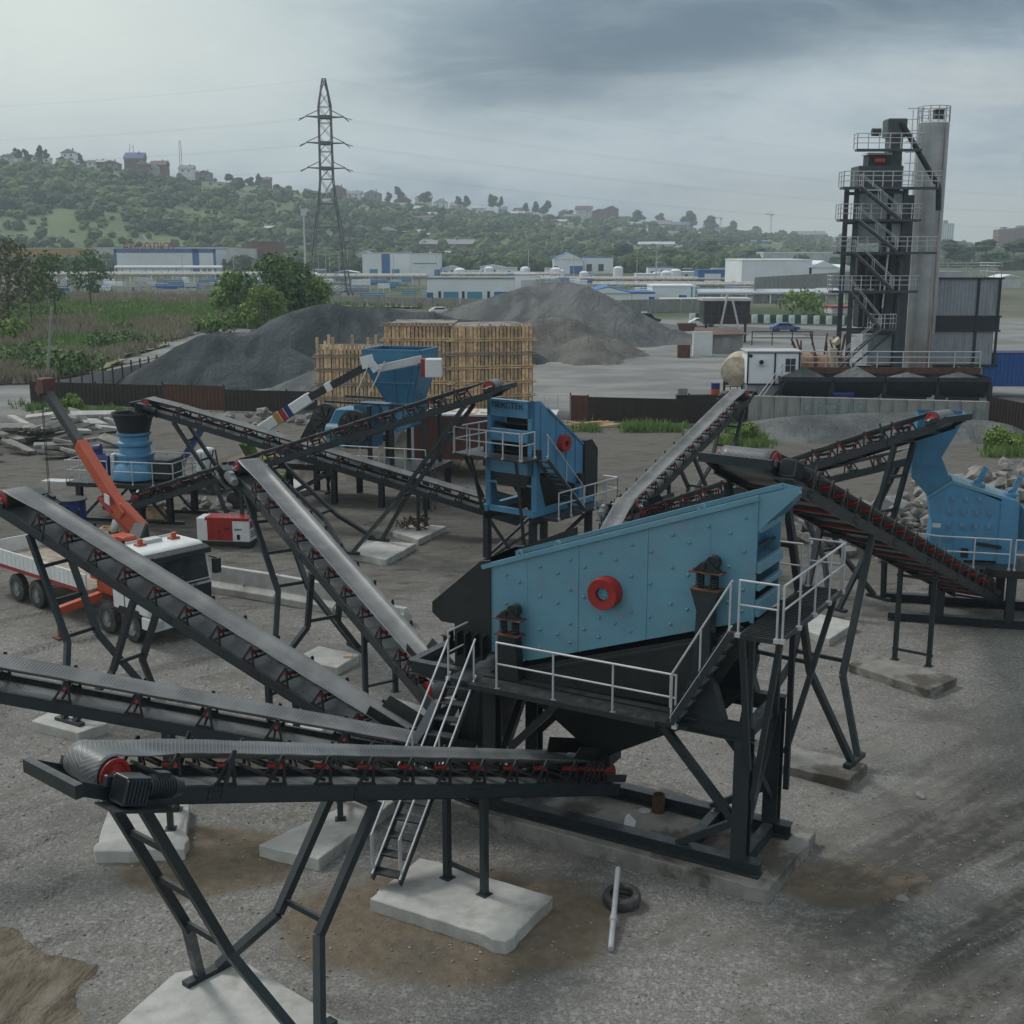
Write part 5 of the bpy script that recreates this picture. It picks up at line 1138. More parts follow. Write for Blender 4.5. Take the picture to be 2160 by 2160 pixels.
# ======================= meadow =======================
def poly_sheet(name,pts,m_,res,z,amp,fr=.05):
    P2=[Vector(p).to_2d() for p in pts]; x0=min(p.x for p in P2); x1=max(p.x for p in P2); y0=min(p.y for p in P2); y1=max(p.y for p in P2)
    def inside(x,y):
        c=False
        for a,b in zip(P2,P2[1:]+P2[:1]):
            if (a.y>y)!=(b.y>y) and x<(b.x-a.x)*(y-a.y)/(b.y-a.y)+a.x: c=not c
        return c
    mb=M(); idx={}; nx=int((x1-x0)/res)+1; ny=int((y1-y0)/res)+1
    def vid(i,j):
        if (i,j) not in idx: x,y=x0+i*res,y0+j*res; idx[i,j]=len(mb.v); mb.v.append((x,y,z+amp*(.5+noise.fractal(Vector((x*fr,y*fr,1)),1,2,4))))
        return idx[i,j]
    for j in range(ny):
        for i in range(nx):
            if inside(x0+(i+.5)*res,y0+(j+.5)*res): mb.f.append((vid(i,j),vid(i+1,j),vid(i+1,j+1),vid(i,j+1)))
    return mb.build(name,m_,None,smooth=True),inside,(x0,x1,y0,y1)
def grass_mat():
    m=bpy.data.materials.new('meadow_grass'); m.use_nodes=True; n=N(m.node_tree); bs=n.n['Principled BSDF']; tc=n.new('ShaderNodeTexCoord').outputs['Object']
    a=n.noise(n.map(tc,scale=(1,.45,1)),.07,6,.65,.3); c=n.mix(n.ramp(a,.40,.58),(.115,.18,.06),(.27,.25,.18)); c=n.mix(n.ramp(n.noise(tc,.5,5,.7),.45,.7),c,(.11,.17,.045)); n.put(bs,'Base_Color',c); bs.inputs['Roughness'].default_value=.9; return m
mpts=[G(-60,815),G(100,808),G(240,770),G(420,700),G(640,650),G(700,648),G(900,652),G(1250,668),G(1250,664),G(760,646),G(400,632),G(-300,612)]
mo,ins,bb=poly_sheet('meadow',mpts,grass_mat(),2.0,.03,.5); struct(mo)
leafdry=leaf_mat('dry_grass',(.27,.24,.18),(.33,.29,.21),(.20,.20,.12)); leafgr=leaf_mat('fresh_grass',(.15,.235,.07),(.20,.29,.09),(.12,.19,.06))
def tufts(name,label,spots,h,m_,w=.05):
    mb=M(); rn=random.Random(5)
    for (x,y,z,s) in spots:
        for k in range(5):
            a=rn.random()*6.28; dx,dy=math.cos(a)*w*s,math.sin(a)*w*s; lx,ly=(rn.random()-.5)*h*s*.7,(rn.random()-.5)*h*s*.7; ox,oy=(rn.random()-.5)*.5*s,(rn.random()-.5)*.5*s
            mb.add([(x+ox-dx,y+oy-dy,z),(x+ox+dx,y+oy+dy,z),(x+ox+lx,y+oy+ly,z+h*s*rn.uniform(.6,1.1))],[(0,1,2)])
    return tag(mb.build(name,m_,None),label,'grass',None,'stuff')
rn=random.Random(9); sg,sd_=[],[]
for k in range(26000):
    y=bb[2]+(bb[3]-bb[2])*rn.random()**2.2; x=rn.uniform(-.46,.1)*y
    if not ins(x,y): continue
    s=1+y/160; q=noise.noise(Vector((x*.035,y*.014,4)))+.4*noise.noise(Vector((x*.1,y*.05,4)))
    (sd_ if q>.02 else sg).append((x,y,.1,s))
tufts('green_grass','fresh green grass on the field beyond the fence',sg,.45,leafgr,.16); tufts('dry_grass','pale dry grass on the field beyond the fence',sd_,.7,leafdry,.10)
sp=[]
for (u0,u1,v0,v1,nn) in ((150,290,855,885,260),(1240,1440,896,912,500),(1520,1600,890,945,600),(2085,2160,915,965,420),(60,150,850,880,300)):
    for k in range(int(nn*1.5)):
        p=G(rn.gauss((u0+u1)/2,(u1-u0)/3.4),v1-(v1-v0)*abs(rn.gauss(0,.45)))
        if noise.noise(Vector((p.x*.5,p.y*.5,3)))<-.08: continue
        sp.append((p.x,p.y,.0,rn.uniform(.6,1.3)))
tufts('green_grass','tufts of bright grass at the foot of the fences and wall',sp,.55,leafgr,.06)
# ======================= trees =======================
def crown(mb,c,r,n,leafs,rn,flat=.8):
    c=Vector(c)
    for k in range(n):
        a=rn.random()*6.283; z=rn.uniform(-1,1); q=math.sqrt(1-z*z); d=Vector((q*math.cos(a),q*math.sin(a),z)); rr=r*rn.uniform(.55,1.08)
        p=c+Vector((d.x*rr,d.y*rr,d.z*rr*flat)); 
        t=Vector((rn.uniform(-1,1),rn.uniform(-1,1),rn.uniform(-1,1))).normalized(); nrm=(d+t*.8).normalized(); a1=nrm.orthogonal().normalized(); a2=nrm.cross(a1); s=leafs*rn.uniform(.5,1.3)
        mb.add([p-a1*s-a2*s*.3,p+a1*s*.2-a2*s,p+a1*s+a2*s*.4,p-a1*s*.2+a2*s],[(0,1,2,3)])
def tree(name,label,cat,base,h,w,seed,m_=leaf,lobes=9,n=260,leafs=.22,trunk=.25,group=None,bare=.35,lean=0):
    rn=random.Random(seed); t=root(name,label,cat,base,0,group); z0=h*bare
    tk=M(); top=Vector((lean*h,0,h*.8)); 
    pts=[Vector((0,0,-.2)),Vector((lean*h*.3,rn.uniform(-.1,.1),h*.3)),Vector((lean*h*.6,.1,h*.55)),top]
    for i in range(3): tk.cyl(pts[i],pts[i+1],trunk*(1-.28*i),trunk*(1-.28*(i+1)),n=8)
    cr=M()
    for k in range(lobes):
        a=rn.random()*6.28; zz=z0+(h-z0)*((k+.5)/lobes); rad=w/2*math.sin(math.pi*min(.93,max(.18,(zz-z0)/(h-z0)*.8+.16)))*rn.uniform(.45,.85); c=Vector((lean*zz+rad*math.cos(a),rad*math.sin(a),zz))
        tk.cyl(Vector((lean*zz*.7,0,zz*.72)),c,trunk*.3,trunk*.1,n=5); crown(cr,c,w*rn.uniform(.20,.30),n,leafs,rn)
    tk.build('trunk',bark,t,smooth=True); cr.build('crown',m_,t); return t
tree('poplar_tree','thin-trunked dark green tree on the field, second from the left edge','tree',G(118,672),11,8,1,leafd,9,150,.3,.22,'trees on the left field',.38)
tree('poplar_tree','slimmer dark tree standing alone right of its taller neighbour, on the left field','tree',G(192,650),11.5,8,2,leafd,8,130,.3,.2,'trees on the left field',.34)
tree('poplar_tree','sparse pale olive tree filling the left edge of the photo','tree',G(22,700),13,13,3,leaf_mat('olive_leaves',(.11,.12,.06),(.15,.14,.08),(.09,.11,.05)),12,150,.28,.22,'trees on the left field',.2)
tree('poplar_tree','thin leggy tree between the olive tree and the dark one','tree',G(68,690),9,5,4,leaf,6,90,.28,.13,'trees on the left field',.45)
tree('broadleaf_tree','tallest bright green tree of the clump below the pylon','tree',G(585,690),10.2,12.5,5,leafd,15,330,.32,.3,'clump of trees below the pylon',.12)
tree('broadleaf_tree','rounded yellow-green tree at the right end of the clump below the pylon','tree',G(660,690),7.5,7.5,6,leafy,9,260,.26,.2,'clump of trees below the pylon',.08)
tree('broadleaf_tree','mid-green tree left in the clump below the pylon','tree',G(500,690),8.0,9,7,leaf,11,280,.28,.22,'clump of trees below the pylon',.08)
tree('broadleaf_tree','low yellow-green bushy tree at the front of the clump below the pylon','tree',G(560,702),6.5,7,8,leafy,9,260,.24,.2,'clump of trees below the pylon',.04)
def bush(label,p,h,w,seed,m_=leaf,group='bushes on the left field'):
    rn=random.Random(seed); t=root('bush',label,'bush',p,0,group); cr=M(); st=M()
    for k in range(6):
        a=rn.random()*6.28; c=Vector((w*.3*math.cos(a),w*.25*math.sin(a),h*rn.uniform(.3,.62))); st.cyl((0,0,0),c,.04,.02,n=5); crown(cr,c,w*.3,120 if 'weed' not in group else 330,(.11+h*.04)*(1 if 'weed' not in group else .45),rn)
    st.build('stem',bark,t); cr.build('crown',m_,t); return t
bush('bright rounded bush at the left edge of the photo',G(8,725),4,5,21,leafy)
for i,(u,v,h,w,mm,l) in enumerate(((170,790,2.2,7,leafd,'lowest dark bush by the low wall'),(120,795,2.2,6,leafd,'dark bush just behind the concrete pole'),(60,778,2.0,7,leafd,'dark bush left of the concrete pole'),(240,742,1.8,6,leafd,'dark bush in the dry grass, middle of the field'),(300,735,1.6,6,leafd,'dark bush at the right side of the dry grass'),(260,705,2.4,2.5,leafy,'small upright bush in the middle of the dry grass'),(420,700,2.4,3,leaf,'bush before the pole near the tree clump'),(110,672,1.6,8,leafd,'low dark bush under the second tree'),(280,660,1.2,9,leaf,'flat green bush at the back of the field'),(52,712,2.6,2.5,leafy,'yellowish shoot beside the bright rounded bush'),(465,703,3.2,5,leaf,'round bush at the left of the tree clump'))):
    bush(l,G(u,v),h,w,30+i,mm)
bush('leafy yellow-green weed bush behind the crane boom tip',G(150,868),1.8,1.6,50,leafy,'weeds by the fences')
bush('weed bush at the end of the retaining wall, by the steep conveyor head',G(1572,932),1.4,1.8,51,leafy,'weeds by the fences')
bush('tall pale weed clump at the right edge below the fence corner',G(2120,950),1.7,2.4,52,leafy,'weeds by the fences')
bush('round green shrub on the far grass bank before the long warehouse',G(1695,664),5.0,9,53,leaf,'shrubs on the far bank')
# poles
def pole(label,u,vb,vt,r=.13,lean=0,insul=True):
    b=G(u,vb); t=P(u+lean,vt,b.y); o=root('utility_pole',label,'pole',b,0,'utility poles'); M().cyl((0,0,0),t-b,r,r*.7,n=10).build('shaft',wallconc,o,smooth=True)
    if insul: z=(t-b).z; M().bar((-.5,0,z*.9),(.5,0,z*.9),.08).build('crossarm',steel,o)
    return o
pole('pale leaning concrete pole standing behind the left end of the long fence',100,806,648,.17,9,False)
pole('short concrete pole in front of the tree clump',523,694,646,.16,0)
# ======================= asphalt plant =======================
tst=mat('tower_steel',(.055,.068,.078),.5,var=.15,dirt=(.11,.115,.115),dscale=1.2,dlo=.5,dhi=.85)
steel_,black_=steel,black; steel=tst; black=mat('tower_dark',(.022,.028,.03),.6,var=.3)
tw=root('mixing_tower','tall dark steel mixing tower with zigzag stairs and railed platforms','tower',(29.0,101,0),0); tw.scale=(1.13,1,1)
TZ=dict(zip('abcdef',(6.3,9.4,12.4,14.9,17.35,20.2)))
for x in (-1.7,1.7):
    for y in (-1.4,1.6): M().ibeam((x,y,0),(x,y,17.3),.3,.3,up=(0,1,0)).build('column',steel,tw)
for z in (3.2,6.3,9.4,12.4,14.9,17.2):
    for y in (-1.4,1.6): M().bar((-1.7,y,z-.2),(1.7,y,z-.2),.2,.25).build('floor_beam',steel,tw)
for (z0,z1) in ((0.4,3.0),(3.2,6.1)): M().bar((-1.6,-1.45,z0),(1.5,-1.45,z1),.14).build('brace',steel,tw)
def corr(name,x0,x1,z0,z1,y,parent,m=None,depth=1.5,pitch=.3):
    mb=M().box(x0,x1,y,y+depth,z0,z1); k=x0+.03
    while k<x1-.08: mb.box(k,k+pitch*.5,y-.03,y-.002,z0+.02,z1-.02); k+=pitch
    return mb.build(name,m or zinc,parent)
corr('cladding',-1.5,.5,13.1,17.0,-1.3,tw); corr('cladding',.9,1.55,13.1,17.0,-1.3,tw)
corr('cladding',-1.5,1.5,.4,3.0,-1.2,tw); corr('cladding',-.2,1.5,3.4,5.8,-1.0,tw)
M().box(-1.2,1.2,-.8,1.2,9.5,12.2).box(-.9,1.0,-.6,1.0,6.4,9.2).build('bin_body',black,tw,bevel=.05)
for x in (-.6,.1,.7): M().cyl((x,-1.0,6.4),(x,-1.0,12.2),.09,n=8).build('pipe',steel,tw,smooth=True)
M().cyl((.55,-1.5,8.0),(.75,-1.5,13.0),.06,n=8).build('white_pipe',white,tw,smooth=True)
M().box(-1.6,1.5,-1.2,1.2,17.35,19.0).build('screen_house',steel,tw,bevel=.04)
q=M()
for k in range(14): q.box(-1.5+k*.22,-1.42+k*.22,-1.24,-1.2,17.5,18.9)
q.build('ribs',steel,tw)
M().box(-.9,.6,-.9,.6,19.02,19.85).build('motor_house',black,tw); M().box(-1.0,.7,-1.0,.7,19.85,20.0).build('motor_roof',roofp,tw); M().cyl((-.5,-.95,19.4),(.2,-.95,19.4),.22,n=12).build('motor',orange,tw,smooth=True)
M().box(.55,1.5,-.6,.6,0,22.0).build('bucket_elevator',steel,tw,bevel=.04); M().box(.35,1.7,-.8,.8,21.2,22.6).build('elevator_head',steel,tw,bevel=.08); M().cyl((.0,-.2,21.6),(-.6,-.2,21.6),.3,n=12).build('elevator_motor',black,tw,smooth=True)
M().cyl((1.2,-.9,22.3),(4.1,-.9,17.4),.2,n=10).build('chute_pipe',black,tw,smooth=True); M().cyl((4.1,-.9,17.4),(4.2,-.9,15.6),.2,n=10).build('chute_pipe',black,tw,smooth=True)
M().box(1.7,2.6,-.5,.7,.3,16.8).build('hot_elevator',steel,tw)
def tplat(z,x0,x1,y0=-2.5,y1=-1.3):
    deck('platform',[(x0,y0,z),(x1,y0,z),(x1,y1,z),(x0,y1,z)],tw,.18)
    rail('handrail',[(x0,y1+.3,z),(x0,y0,z),(x1,y0,z),(x1,y1+.3,z)],tw,h=1.15,mids=(.38,.72),post=.7,r=.035,foot=False)
tplat(20.25,-1.9,2.6,-1.6,-.9); tplat(17.35,-2.9,3.8); tplat(14.9,-3.0,2.6); tplat(12.4,-3.1,3.8); tplat(9.4,-3.3,2.7); tplat(6.4,-.3,1.3)
def tstair(xa,za,xb,zb,y=-2.9): stair(tw,(xa,y,za),(xb,y,zb),.6,10,(0,1,0),rails=(1,1),rm=galv,h=.95)
tstair(-1.9,17.35,.9,14.95); tstair(-2.0,14.9,.9,12.45); tstair(-2.1,12.4,.8,9.45); tstair(-2.2,9.4,.1,6.45); tstair(.1,6.4,-2.9,3.2)
M().bar((-2.9,-2.9,3.2),(-1.0,-2.9,.4),.2).build('stair_strut',steel,tw)
steel,black=steel_,black_
# silo
def silo(label,X,Y_,r,zt,z0,name='silo',rusty=True):
    o=root(name,label,'silo',(X,Y_,0),0,'steel silos of the asphalt plant')
    m=bpy.data.materials.new('silo_steel'); m.use_nodes=True; n=N(m.node_tree); bs=n.n['Principled BSDF']; tc=n.new('ShaderNodeTexCoord').outputs['Object']; x,y,z=n.sep(tc)
    c=n.mix(n.ramp(n.noise(tc,.6,5),.3,.7),(.33,.345,.35),(.46,.475,.48))
    st=n.noise(n.map(tc,scale=(2.6,2.6,.16)),1.0,6,.65); cen=n.ramp(n.math('ABSOLUTE',n.math('SUBTRACT',x,r*.45)),r*.35,r*.05)
    low=n.ramp(z,13,3.5,.3,1.0); f=n.math('MULTIPLY',n.math('MULTIPLY',n.ramp(st,.34,.48),n.math('MAXIMUM',cen,n.math('MULTIPLY',n.ramp(z,8,3),.55))),low,clamp=True)
    line=n.math('MULTIPLY',n.ramp(n.math('ABSOLUTE',n.math('SUBTRACT',x,r*.5)),.16,.02),n.ramp(n.noise(n.map(tc,scale=(1,1,.3)),1.2,5),.35,.6)); f=n.math('MAXIMUM',f,n.math('MULTIPLY',line,.8))
    c=n.mix(f if rusty else 0.0,c,(.15,.075,.035)); n.put(bs,'Base_Color',c); bs.inputs['Metallic'].default_value=.35; bs.inputs['Roughness'].default_value=.5
    b=M().lathe([(r,z0),(r,zt)],n=40).build('shell',m,o,smooth=True)
    M().lathe([(r+.02,zt-.02),(r*.6,zt+.28),(0,zt+.34)],n=40,caps=False).build('roof_cone',roofp,b,smooth=True)
    sm=M()
    for k in range(1,8): z_=z0+(zt-z0)*k/8; sm.lathe([(r+.004,z_),(r+.014,z_+.015),(r+.004,z_+.03)],n=40,caps=False)
    sm.build('weld_seams',m,b)
    if r>1:
        pts=[(r*1.0*math.cos(k*R(30)),r*1.0*math.sin(k*R(30)),zt+.05) for k in range(13)]; rail('handrail',pts,o,h=1.25,mids=(.4,.8),post=3,r=.035,foot=False)
        M().box(.0,.7,-.4,.3,zt+.3,zt+1.0).box(-.05,.75,-.45,.35,zt+1.0,zt+1.08).build('filter_box',navy if False else steel,o,bevel=.03)
    return o
so=silo('fat grey storage silo with a long rust streak and railed top, beside the tower',34.15,104,1.27,22.55,2.6)
M().cyl((0,0,0),(0,0,2.6),1.0,n=24).build('skirt',rust,so,smooth=True)
la=M(); la.cyl((-1.75,-.2,3),(-1.75,-.2,23.6),.04,n=6).cyl((-1.3,-.5,3),(-1.3,-.5,23.6),.04,n=6)
for k in range(24): la.cyl((-2.2,-.2,22.5+1.2-k*.85),(-1.3,-.5,22.5+1.2-k*.85),.035,n=5)
la.build('caged_ladder',galv,so,smooth=True)
silo('slender grey silo between the tower and the fat one',32.0,106.5,.55,20.1,1.0,rusty=False)
# bag house
bh=root('filter_building','grey corrugated filter building on legs with dark steel frame and roof railing','building',(35.2,106,0),0)
corr('upper_wall',0,6.2,7.0,10.1,0,bh,None,6); corr('lower_wall',0,6.0,2.9,5.7,0,bh,None,6)
M().box(-.3,6.4,-.1,5.9,5.75,6.95).build('middle_band',MATS['dark_steel_paint'],bh)
for x in (0.4,4.3,6.1): M().box(x,x+.2,-.16,-.04,2.9,10.15).build('frame_post',steel,bh)
for z in (2.75,5.7,6.9,10.1): M().box(-.3,6.5,-.2,-.03,z,z+.16).build('frame_beam',steel,bh)
for x in (.4,4.3,6.1): M().box(x,x+.25,.1,.35,0,2.8).build('leg',steel,bh)
M().box(1.2,3.6,.6,3,1.3,2.6).build('conveyor_housing',wallconc,bh); M().box(4.4,6.1,.2,3,.3,2.7).build('lower_cabin',zinc,bh)
M().prism([(4.6,.18,1.3),(6.0,.18,1.3),(6.0,.18,.2),(5.4,.18,.2)],(0,-.02,0)).build('panel_dark',steel,bh)
rail('roof_railing',[(.2,.1,10.25),(6.3,.1,10.25),(6.3,5,10.25)],bh,h=1.2,mids=(.4,.8),post=1.6,r=.035,foot=False)
M().box(.0,4.2,1,4,10.25,10.7).build('roof_duct',roofp,bh)
# cold feed bins
cf=root('aggregate_bins','row of dark cold-feed hoppers heaped with gravel behind the retaining wall','hopper bins',(19.9,92.3,0),R(-1.7))
for k in range(4):
    x=k*3.9+.3; a=[(x,-.2),(x+3.8,-.2),(x+3.8,2.6),(x,2.6)]; b=[(x+.25,.3),(x+3.55,.3),(x+3.55,1.9),(x+.25,1.9)]
    hp=M()
    for i in range(4):
        p,q=a[i],a[(i+1)%4]; r_,s_=b[i],b[(i+1)%4]
        hp.add([(p[0],p[1],3.25),(q[0],q[1],3.25),(q[0],q[1],2.9),(p[0],p[1],2.9)],[(0,1,2,3)]).add([(p[0],p[1],2.9),(q[0],q[1],2.9),(s_[0],s_[1],1.7),(r_[0],r_[1],1.7)],[(0,1,2,3)])
    hp=hp.build('hopper',steel,cf); M().prism([(x+.5,-.3,1.0),(x+3.3,-.3,1.0),(x+3.0,-.3,1.75),(x+.8,-.3,1.75)],(0,.1,0)).build('gate_panel',black,cf)
    M().prism([(x-.05,-.35,.3),(x+.4,-.35,.3),(x+.55,-.35,1.75),(x-.05,-.35,2.0)],(0,.1,0)).build('gate_frame',steel,cf)
    gv=M(); nn=14
    for j in range(nn+1):
        for i in range(nn+1):
            xx=x+.1+3.6*i/nn; yy=-.1+2.6*j/nn; d=math.hypot((xx-x-1.9)/2.0,(yy-1.2)/1.6); gv.v.append((xx,yy,2.95+max(0,1-d)*(.95,1.0,.55,.6)[k]+.05*noise.noise(Vector((xx*2,yy*2,0)))))
    for j in range(nn):
        for i in range(nn): t_=j*(nn+1)+i; gv.f.append((t_,t_+1,t_+nn+2,t_+nn+1))
    gv.build('gravel_fill',lgrey,cf,smooth=True)
for k in range(5): x=k*3.9+.25; M().box(x-.12,x+.12,-.1,.1,0,2.9).build('leg',steel,cf)
M().box(.2,16,2.65,2.8,2.9,3.7).build('back_board',rust,cf)
rail('handrail',[(.3,2.9,3.6),(16.0,2.9,3.6)],cf,h=1.3,mids=(.35,.68),post=2.0,r=.045,m=galv,foot=False)
rail('access_rail',[(-1.8,-.3,0.2),(.4,.2,3.2)],cf,h=1.0,post=5,r=.04)
M().bar((-1.6,-.4,.1),(.6,-.4,2.9),.18).build('brace',black,cf)
tag(cf,'row of dark cold-feed hoppers heaped with gravel behind the retaining wall','hopper bins')
bx=root('gearbox_unit','blue and yellow machine hanging below the gravel hoppers','machine',(24.6,91.6,0),0); M().cyl((-.3,0,1.5),(.4,0,1.5),.3,n=14).build('yellow_drum',ochre,bx,smooth=True); M().box(-.6,1.0,.0,.5,1.75,2.1).build('blue_cover',navy,bx,bevel=.05)
# cabin
cbn=root('control_cabin','white container cabin with air conditioner on top of a grey one, left of the tower','cabin',(17.9,93.5,0),0)
M().box(0,3.9,0,2.4,2.55,4.95).build('upper_container',bwhite,cbn,bevel=.02); M().box(0,3.0,.05,2.4,0,2.5).build('lower_container',zinc,cbn)
for x in (0,2.05,3.9): M().box(x-.06,x+.06,-.06,-.005,2.5,4.98).build('frame_post',steel,cbn)
for z in (2.5,4.9): M().box(-.05,3.95,-.07,-.006,z,z+.12).build('frame_beam',steel,cbn)
M().box(.75,1.3,-.35,-.02,4.0,4.5).build('air_conditioner',white,cbn,bevel=.03); M().cyl((.95,-.37,4.25),(.95,-.36,4.25),.18,n=16).build('fan_grille',black,cbn)
w_=M().box(2.85,3.6,-.04,-.01,3.5,4.5).build('window',winm,cbn); M().box(3.2,3.24,-.06,-.03,3.5,4.5).box(2.85,3.6,-.06,-.03,3.98,4.02).build('window_bars',galv,w_)
M().box(-.15,4.1,-.15,2.5,4.98,5.08).build('roof_sheet',roofp,cbn); M().cyl((.2,-.05,4.7),(.2,-.01,4.7),.13,n=12).build('vent_hole',black,cbn)
tn=root('bitumen_tank','horizontal cream tank end on a steel cradle, left of the white cabin','tank',(17.3,95.2,0),0)
M().lathe([(0,-.35),(.7,-.2),(1.15,.0),(1.2,.5),(1.2,5)],(0,0,3.35),n=30,axis=(.25,1,0),caps=False).build('tank_shell',mat('cream_paint',(.45,.38,.29),.6,dirt=(.25,.2,.15),dscale=.8),tn,smooth=True)
for x in (-.8,.6): 
    for z in (.0,): M().box(x-.08,x+.08,.2,.36,0,2.6).build('cradle_leg',black,tn)
M().box(-.9,.8,.1,.3,2.3,2.5).build('cradle_beam',black,tn); rail('cradle_rail',[(-.9,.0,0),(.7,.0,0)],tn,h=2.2,mids=(.3,.6),post=.5,r=.03,m=black,foot=False)
dr=root('drying_drum','rusty orange horizontal drum and pipework behind the cabin','drum',(25.6,99,0),0)
M().cyl((-3.6,0,3.5),(1.0,0,3.3),1.0,n=24).build('drum_shell',mat('faded_orange',(.38,.20,.11),.7,dirt=(.12,.08,.06),dscale=.7),dr,smooth=True)
for x in (-3.4,-1.6,.4): M().cyl((x,0,3.45),(x+.25,0,3.44),1.1,n=24).build('drum_ring',rust,dr,smooth=True)
for x in (-3,-.2): M().box(x-.2,x+.2,-.8,.8,0,2.7).build('pedestal',steel,dr)
rn=random.Random(4)
for k in range(12): x=rn.uniform(-3.6,1.0); M().cyl((x,-.6,4.4),(x+rn.uniform(-.5,.5),-.3,5.2+rn.random()),.07,n=6).build('pipe',rust,dr,smooth=True)
M().rock((.2,-.6,5.4),.4).build('cyclone_head',MATS['cream_paint'],dr,smooth=True); M().cyl((-.1,-.9,4.9),(-.1,-.9,3.0),.35,.15,n=14).build('cyclone_cone',MATS['cream_paint'],dr,smooth=True)
rail('handrail',[(-6.5,-.5,5.1),(-1.7,-.5,5.1)],dr,h=1.1,post=1.5,r=.04,m=steel,foot=False)
for u,v,w_,h_,mm,l,nm in ((1482,751,1.1,1.5,white,'small white locker box before the grey hut','locker'),(1509,829,.45,.75,red,'red and dark blue drum on the fence top by the conveyor head','oil_drum'),(1447,705,1.6,1.1,wagon,'dark red skip by the small grey heap','skip'),(1443,755,.7,.8,wagon,'small dark red box in the lot','box')):
    p=G(u,v) if nm!='oil_drum' else G(1509,888)+Vector((0,.5,0)); o=root(nm,l,nm.replace('_',' '),p,0)
    s_=p.y/100
    if nm=='oil_drum': M().cyl((0,0,1.9),(0,0,2.35),.33,n=18).build('drum_lower',orange,o,smooth=True); M().cyl((0,0,2.35),(0,0,2.8),.33,n=18).build('drum_upper',navy,o,smooth=True); M().box(-2.9,.4,-.2,.6,0,1.9).build('shed_top',fenceb,o); M().box(-2.8,-2.1,-.1,.3,1.9,2.4).build('mesh_box',roofg,o)
    elif nm=='skip': M().prism([(-1.2,0,1.6),(1.4,0,1.6),(1.2,0,.5),(-.9,0,.4)],(0,1.5,0)).build('skip_body',mm,o)
    else: M().box(-w_*s_*.7,w_*s_*.7,0,1,0,h_*s_*1.25).build('box_body',mm,o,bevel=.02); M().box(-w_*s_*.7-.05,w_*s_*.7+.05,-.05,1.05,h_*s_*1.25,h_*s_*1.25+.06).build('box_lid',roofp if mm is white else mm,o)
ht=root('site_hut','low grey hut with purple-grey roof behind the white locker','hut',G(1490,745),R(4)); 
M().box(-.6,4.5,0,4,0,2.2).build('wall',wallconc,ht); M().prism([(-1,-.5,2.2),(5,-.5,2.25),(4.6,4,2.75),(-.6,4,2.7)],(0,0,.1)).build('roof',roofr,ht); M().box(2.0,2.8,-.03,0,.5,1.9).build('door',zinc,ht)
bt=root('operator_booth','raised glazed booth in dark brown frames on an A-frame, left of the tower','booth',G(1545,730)+Vector((0,6,0)),0)
M().box(-3,3.2,0,4,2.6,5.6).build('booth_body',winm,bt); 
for k in range(7): M().box(-3.05+k*1.03,-2.9+k*1.03,-.06,0,2.6,5.6).build('mullion',wagon,bt)
for z in (2.5,3.5,5.5): M().box(-3.1,3.3,-.08,0,z,z+.15).build('rail_frame',wagon,bt)
M().box(-3.3,3.5,-.3,4.3,5.65,6.0).build('roof',roofp,bt)
for a,b in (((-1.2,-.9,0),(0,-.9,6.6)),((2.2,-.9,0),(.7,-.9,5.8))): M().bar(a,b,.25).build('strut',roofp,bt)
for x in (-2.6,2.8): M().box(x-.15,x+.15,.3,.6,0,2.5).build('leg',steel,bt)
cl=root('white_column','short white column with pipe strapped to it, right edge','column',G(2088,852)+Vector((0,5,0)),0); M().cyl((0,0,0),(0,0,4.2),.5,n=22).build('shaft',white,cl,smooth=True); M().cyl((0,0,4.2),(0,0,4.35),.6,n=22).build('cap',roofp,cl,smooth=True)
ct=root('shipping_container','bright blue corrugated container at the right edge behind the brown fence','container',G(2128,858)+Vector((0,6,0)),0); corr('container_side',0,6,1.0,3.8,0,ct,mat('container_blue',(.02,.09,.30),.5,var=.15),2.4,.35); M().box(-.05,6.05,-.05,2.45,3.8,3.9).build('container_roof',navy,ct)
te=root('tan_tank','tan domed tank with white base beside the blue container','tank',G(2145,840)+Vector((0,14,0)),0); M().lathe([(1.8,2.5),(1.7,4.2),(1.2,5.2),(0,5.7)],n=24).build('dome',ochre,te,smooth=True); M().lathe([(1.7,0),(1.7,2.5)],n=24).build('base',white,te,smooth=True)
for i in range(9):
    o=root('block_pallet','pile of pale kerb blocks beyond the filter building' if i else 'nearest pile of pale kerb blocks beyond the filter building','blocks',Vector((43+ (i%3)*3.0,118+ (i//3)*5,0)),R(5*i),'stacked kerb blocks beyond the filter building')
    for k in range(3): M().box(-1.1,1.1,-.5,.5,.1+k*.5,.52+k*.5).build('block_layer',wallconc,o)
